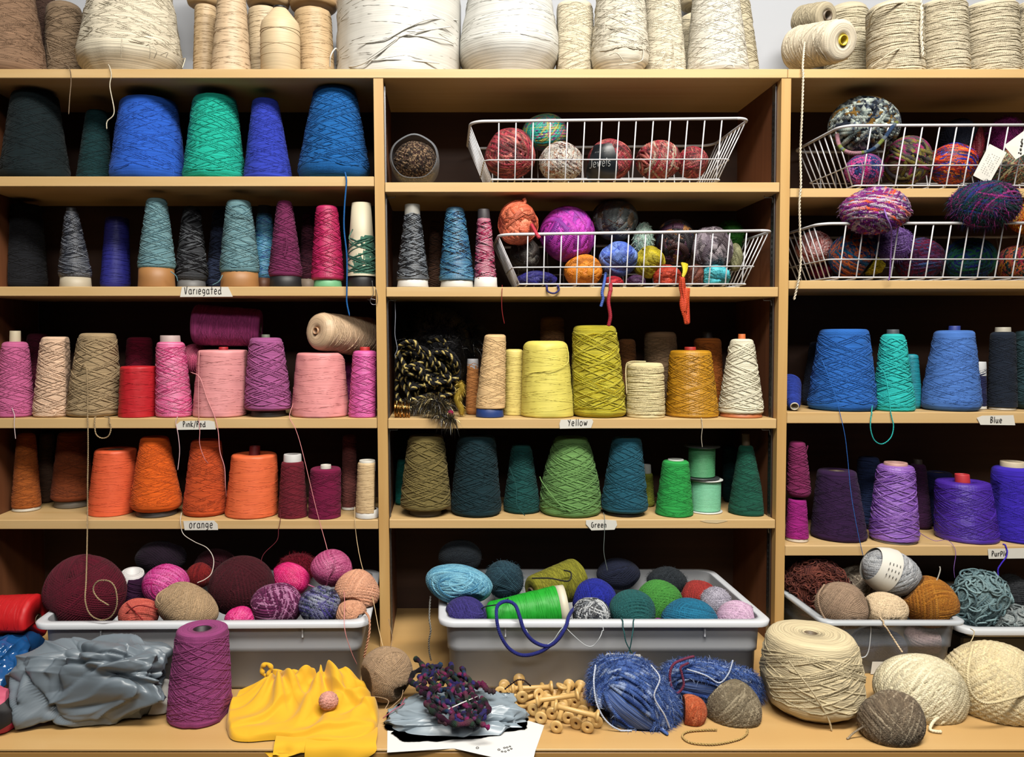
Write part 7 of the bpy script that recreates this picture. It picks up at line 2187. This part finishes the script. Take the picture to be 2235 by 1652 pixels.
def clear_plastic():
    m, nt, b, out = new_mat('clear_plastic')
    tp = N_(nt, 'ShaderNodeBsdfTransparent')
    tp.inputs['Color'].default_value = (0.93, 0.95, 0.97, 1)
    b.inputs['Base Color'].default_value = lin((214, 220, 228))
    b.inputs['Roughness'].default_value = 0.25
    lw = N_(nt, 'ShaderNodeLayerWeight')
    lw.inputs['Blend'].default_value = 0.35
    f = math_(nt, 'ADD', math_(nt, 'MULTIPLY', lw.outputs['Facing'], 0.35), 0.10)
    mx = N_(nt, 'ShaderNodeMixShader')
    nt.links.new(f, mx.inputs[0])
    nt.links.new(tp.outputs[0], mx.inputs[1])
    nt.links.new(b.outputs[0], mx.inputs[2])
    nt.links.new(mx.outputs[0], out.inputs['Surface'])
    return m


# ---------------------------------------------------------------- where soft things press against each other
def settle():
    """yarn and cloth give way: flatten the small overlaps where a ball, cone or cloth presses on its neighbour,
    on the board under it, on the back board or on the wall of its tub"""
    bpy.context.view_layer.update()
    its = []
    xl = [LX0, xf(divl(800, 0), 800), xf(divl(800, 1), 800), xf(divr(800, 0), 800), xf(divr(800, 1), 800), RX1]
    BW = ('winding', 'film', 'cloth', 'bristles')
    for o, uprt in SOFT:
        ms = [c for c in o.children if c.type == 'MESH' and c.name.split('.')[0] in BW]
        if not ms:
            continue
        arr, mats_ = [], []
        for m in ms:
            co = np.empty(len(m.data.vertices) * 3, dtype=np.float32)
            m.data.vertices.foreach_get('co', co)
            W = np.array(m.matrix_world)
            arr.append(co.reshape(-1, 3).astype(float) @ W[:3, :3].T + W[:3, 3])
            mats_.append(W)
        V = np.vstack(arr)
        its.append({'o': o, 'ms': ms, 'n': [len(a) for a in arr], 'W': mats_, 'V': V, 'u': uprt, 'rig': False, 'c': (V.max(0) + V.min(0)) / 2, 'touched': False})
    eps = 0.0007
    # boards, back board, uprights
    for t in its:
        V, c = t['V'], t['c']
        if c[1] > -0.09 and not t['u']:
            bay = 'L' if c[0] < xl[1] else ('C' if c[0] < xl[3] else 'R')
            tops = [zf(v[0]) for k, v in SHELF.items() if k[0] == bay or k == 'top'] + [ZCT]
            sup = max([z for z in tops if z < c[2]] or [ZCT]) + eps
            for bx0, bx1, bz, bzr in BASKETS:
                if bx0 < c[0] < bx1 and bz - 0.01 < c[2] < bzr + 0.03:
                    sup = bz + 0.0068
            over = [zf(v[1]) for k, v in SHELF.items() if (k[0] == bay or k == 'top') and zf(v[1]) > c[2]]
            inb = V[:, 1] > -0.012
            V[inb, 2] = np.maximum(V[inb, 2], sup)
            if over:
                V[inb, 2] = np.minimum(V[inb, 2], min(over) - eps)
        V[:, 2] = np.maximum(V[:, 2], ZCT + eps)
        if c[2] < zf(171):
            V[:, 1] = np.minimum(V[:, 1], DEPTH - 0.0012)
            j = {'L': 0, 'C': 2, 'R': 4}['L' if c[0] < (xl[1] + xl[2]) / 2 else ('C' if c[0] < (xl[3] + xl[4]) / 2 else 'R')]
            inb = V[:, 1] > -0.004
            m_ = 0.0045
            sl = (V[inb, 2] - zf(800)) * 0.0128
            V[inb, 0] = np.clip(V[inb, 0], xl[j] + m_ - (sl if j else 0), xl[j + 1] - m_ + (sl if j < 4 else 0))
        # tubs
        for b in TUBS:
            x0, x1, y0, y1, z1, rim, tp, zfl = b
            low = V[:, 2] < z1 + 0.003
            if x0 < c[0] < x1 and y0 < c[1] < y1:
                k = (rim + tp * np.clip((z1 - V[:, 2]) / (z1 - zfl), 0, 1) + 0.0045)
                V[low, 1] = np.clip(V[low, 1], y0 + k[low], y1 - k[low])
                V[low, 0] = np.clip(V[low, 0], x0 + k[low], x1 - k[low])
                V[:, 2] = np.maximum(V[:, 2], zfl + 0.0045)
            elif c[1] < y0 - 0.004:
                inx = (V[:, 0] > x0 - 0.004) & (V[:, 0] < x1 + 0.004)
                V[inx, 1] = np.minimum(V[inx, 1], y0 - 0.0035)
    for o in [q for q in bpy.data.objects if q.parent is None and q.name.startswith('wooden_bobbin')]:
        V = np.vstack([np.array([m.matrix_world @ v.co for v in m.data.vertices]) for m in o.children if m.name.startswith('spool_body')])
        its.append({'o': o, 'ms': [], 'n': [], 'W': [], 'V': V, 'u': False, 'rig': True, 'c': (V.max(0) + V.min(0)) / 2})
    for t in its:
        t['lo'], t['hi'] = t['V'].min(0), t['V'].max(0)
    for rnd in range(2):
        for i in range(len(its)):
            for j in range(i + 1, len(its)):
                a, b = its[i], its[j]
                if a['rig'] and b['rig']:
                    continue
                lo = np.maximum(a['lo'], b['lo'])
                hi = np.minimum(a['hi'], b['hi'])
                if (hi - lo).min() < 0.0005:
                    continue
                d = b['c'] - a['c']
                if a['u'] and b['u']:
                    d[2] = 0
                d = unit(d)
                ia = np.all((a['V'] > lo - 0.002) & (a['V'] < hi + 0.002), 1)
                ib = np.all((b['V'] > lo - 0.002) & (b['V'] < hi + 0.002), 1)
                if not ia.any() or not ib.any():
                    continue
                pa, pb = a['V'][ia] @ d, b['V'][ib] @ d
                ha, hb = pa.max(), pb.min()
                if ha <= hb - 0.0002:
                    continue
                f = 0.5
                cut = ha if a['rig'] else (hb if b['rig'] else (ha + hb) / 2)
                cut = min(max(cut, a['c'] @ d + 0.004), b['c'] @ d - 0.004)
                for t, ii, p, sg in ((a, ia, pa, 1), (b, ib, pb, -1)):
                    if t['rig']:
                        continue
                    ex = (p - cut) * sg + 0.0004
                    mv = ex > 0
                    idx = np.nonzero(ii)[0][mv]
                    t['V'][idx] -= np.outer(ex[mv] * sg, d)
                    t['lo'], t['hi'] = t['V'].min(0), t['V'].max(0)
    for t in its:
        t['V'][:, 2] = np.maximum(t['V'][:, 2], ZCT + eps)
        k = 0
        for m, n, W in zip(t['ms'], t['n'], t['W']):
            Q = t['V'][k:k + n]
            k += n
            iw = np.linalg.inv(W)
            Q = Q @ iw[:3, :3].T + iw[:3, 3]
            m.data.vertices.foreach_set('co', Q.astype(np.float32).reshape(-1))
            m.data.update()


# ---------------------------------------------------------------- light and camera
def lights_camera():
    def area(name, loc, size, power, col, target):
        d = bpy.data.lights.new(name, 'AREA')
        d.shape = 'RECTANGLE'
        d.size, d.size_y = size
        d.energy = power
        d.color = col
        o = bpy.data.objects.new(name, d)
        COL.objects.link(o)
        o.location = loc
        v = Vector(target) - Vector(loc)
        o.rotation_euler = v.to_track_quat('-Z', 'Y').to_euler()
    area('ceiling_panel', (0.42, -1.4, 3.37), (1.8, 0.45), 96, (1.0, 0.95, 0.87), (0.25, -0.8, 0))
    area('ceiling_panel', (0.15, -2.9, 3.37), (2.2, 0.6), 40, (1.0, 0.96, 0.89), (0.2, -1.2, 0))
    w = bpy.data.worlds.new('room_glow')
    SC.world = w
    w.use_nodes = True
    bg = w.node_tree.nodes['Background']
    bg.inputs[0].default_value = (0.62, 0.72, 1.0, 1)
    bg.inputs[1].default_value = 0.012
    cam = bpy.data.cameras.new('camera')
    cam.sensor_fit = 'HORIZONTAL'
    cam.sensor_width = 36.0
    cam.lens = F / 2235 * 36.0
    cam.shift_x = (1117.5 - CX) / 2235
    cam.shift_y = (CY - 826) / 2235
    cam.clip_start = 0.05
    o = bpy.data.objects.new('camera', cam)
    COL.objects.link(o)
    o.location = (0, -D0, ZC)
    o.rotation_euler = (PI / 2 - TH, 0, 0)
    SC.camera = o
    vs = SC.view_settings
    vs.view_transform = 'Standard'
    vs.look = 'None'
    vs.exposure = 0.86
    vs.gamma = 1.0
    vs.use_curve_mapping = False


CLEAR = clear_plastic()
build_room()
cones_top()
cones_left()
cones_mid()
cones_right()
baskets()
novelty()
labels()
bins()
counter_things()
settle()
lights_camera()
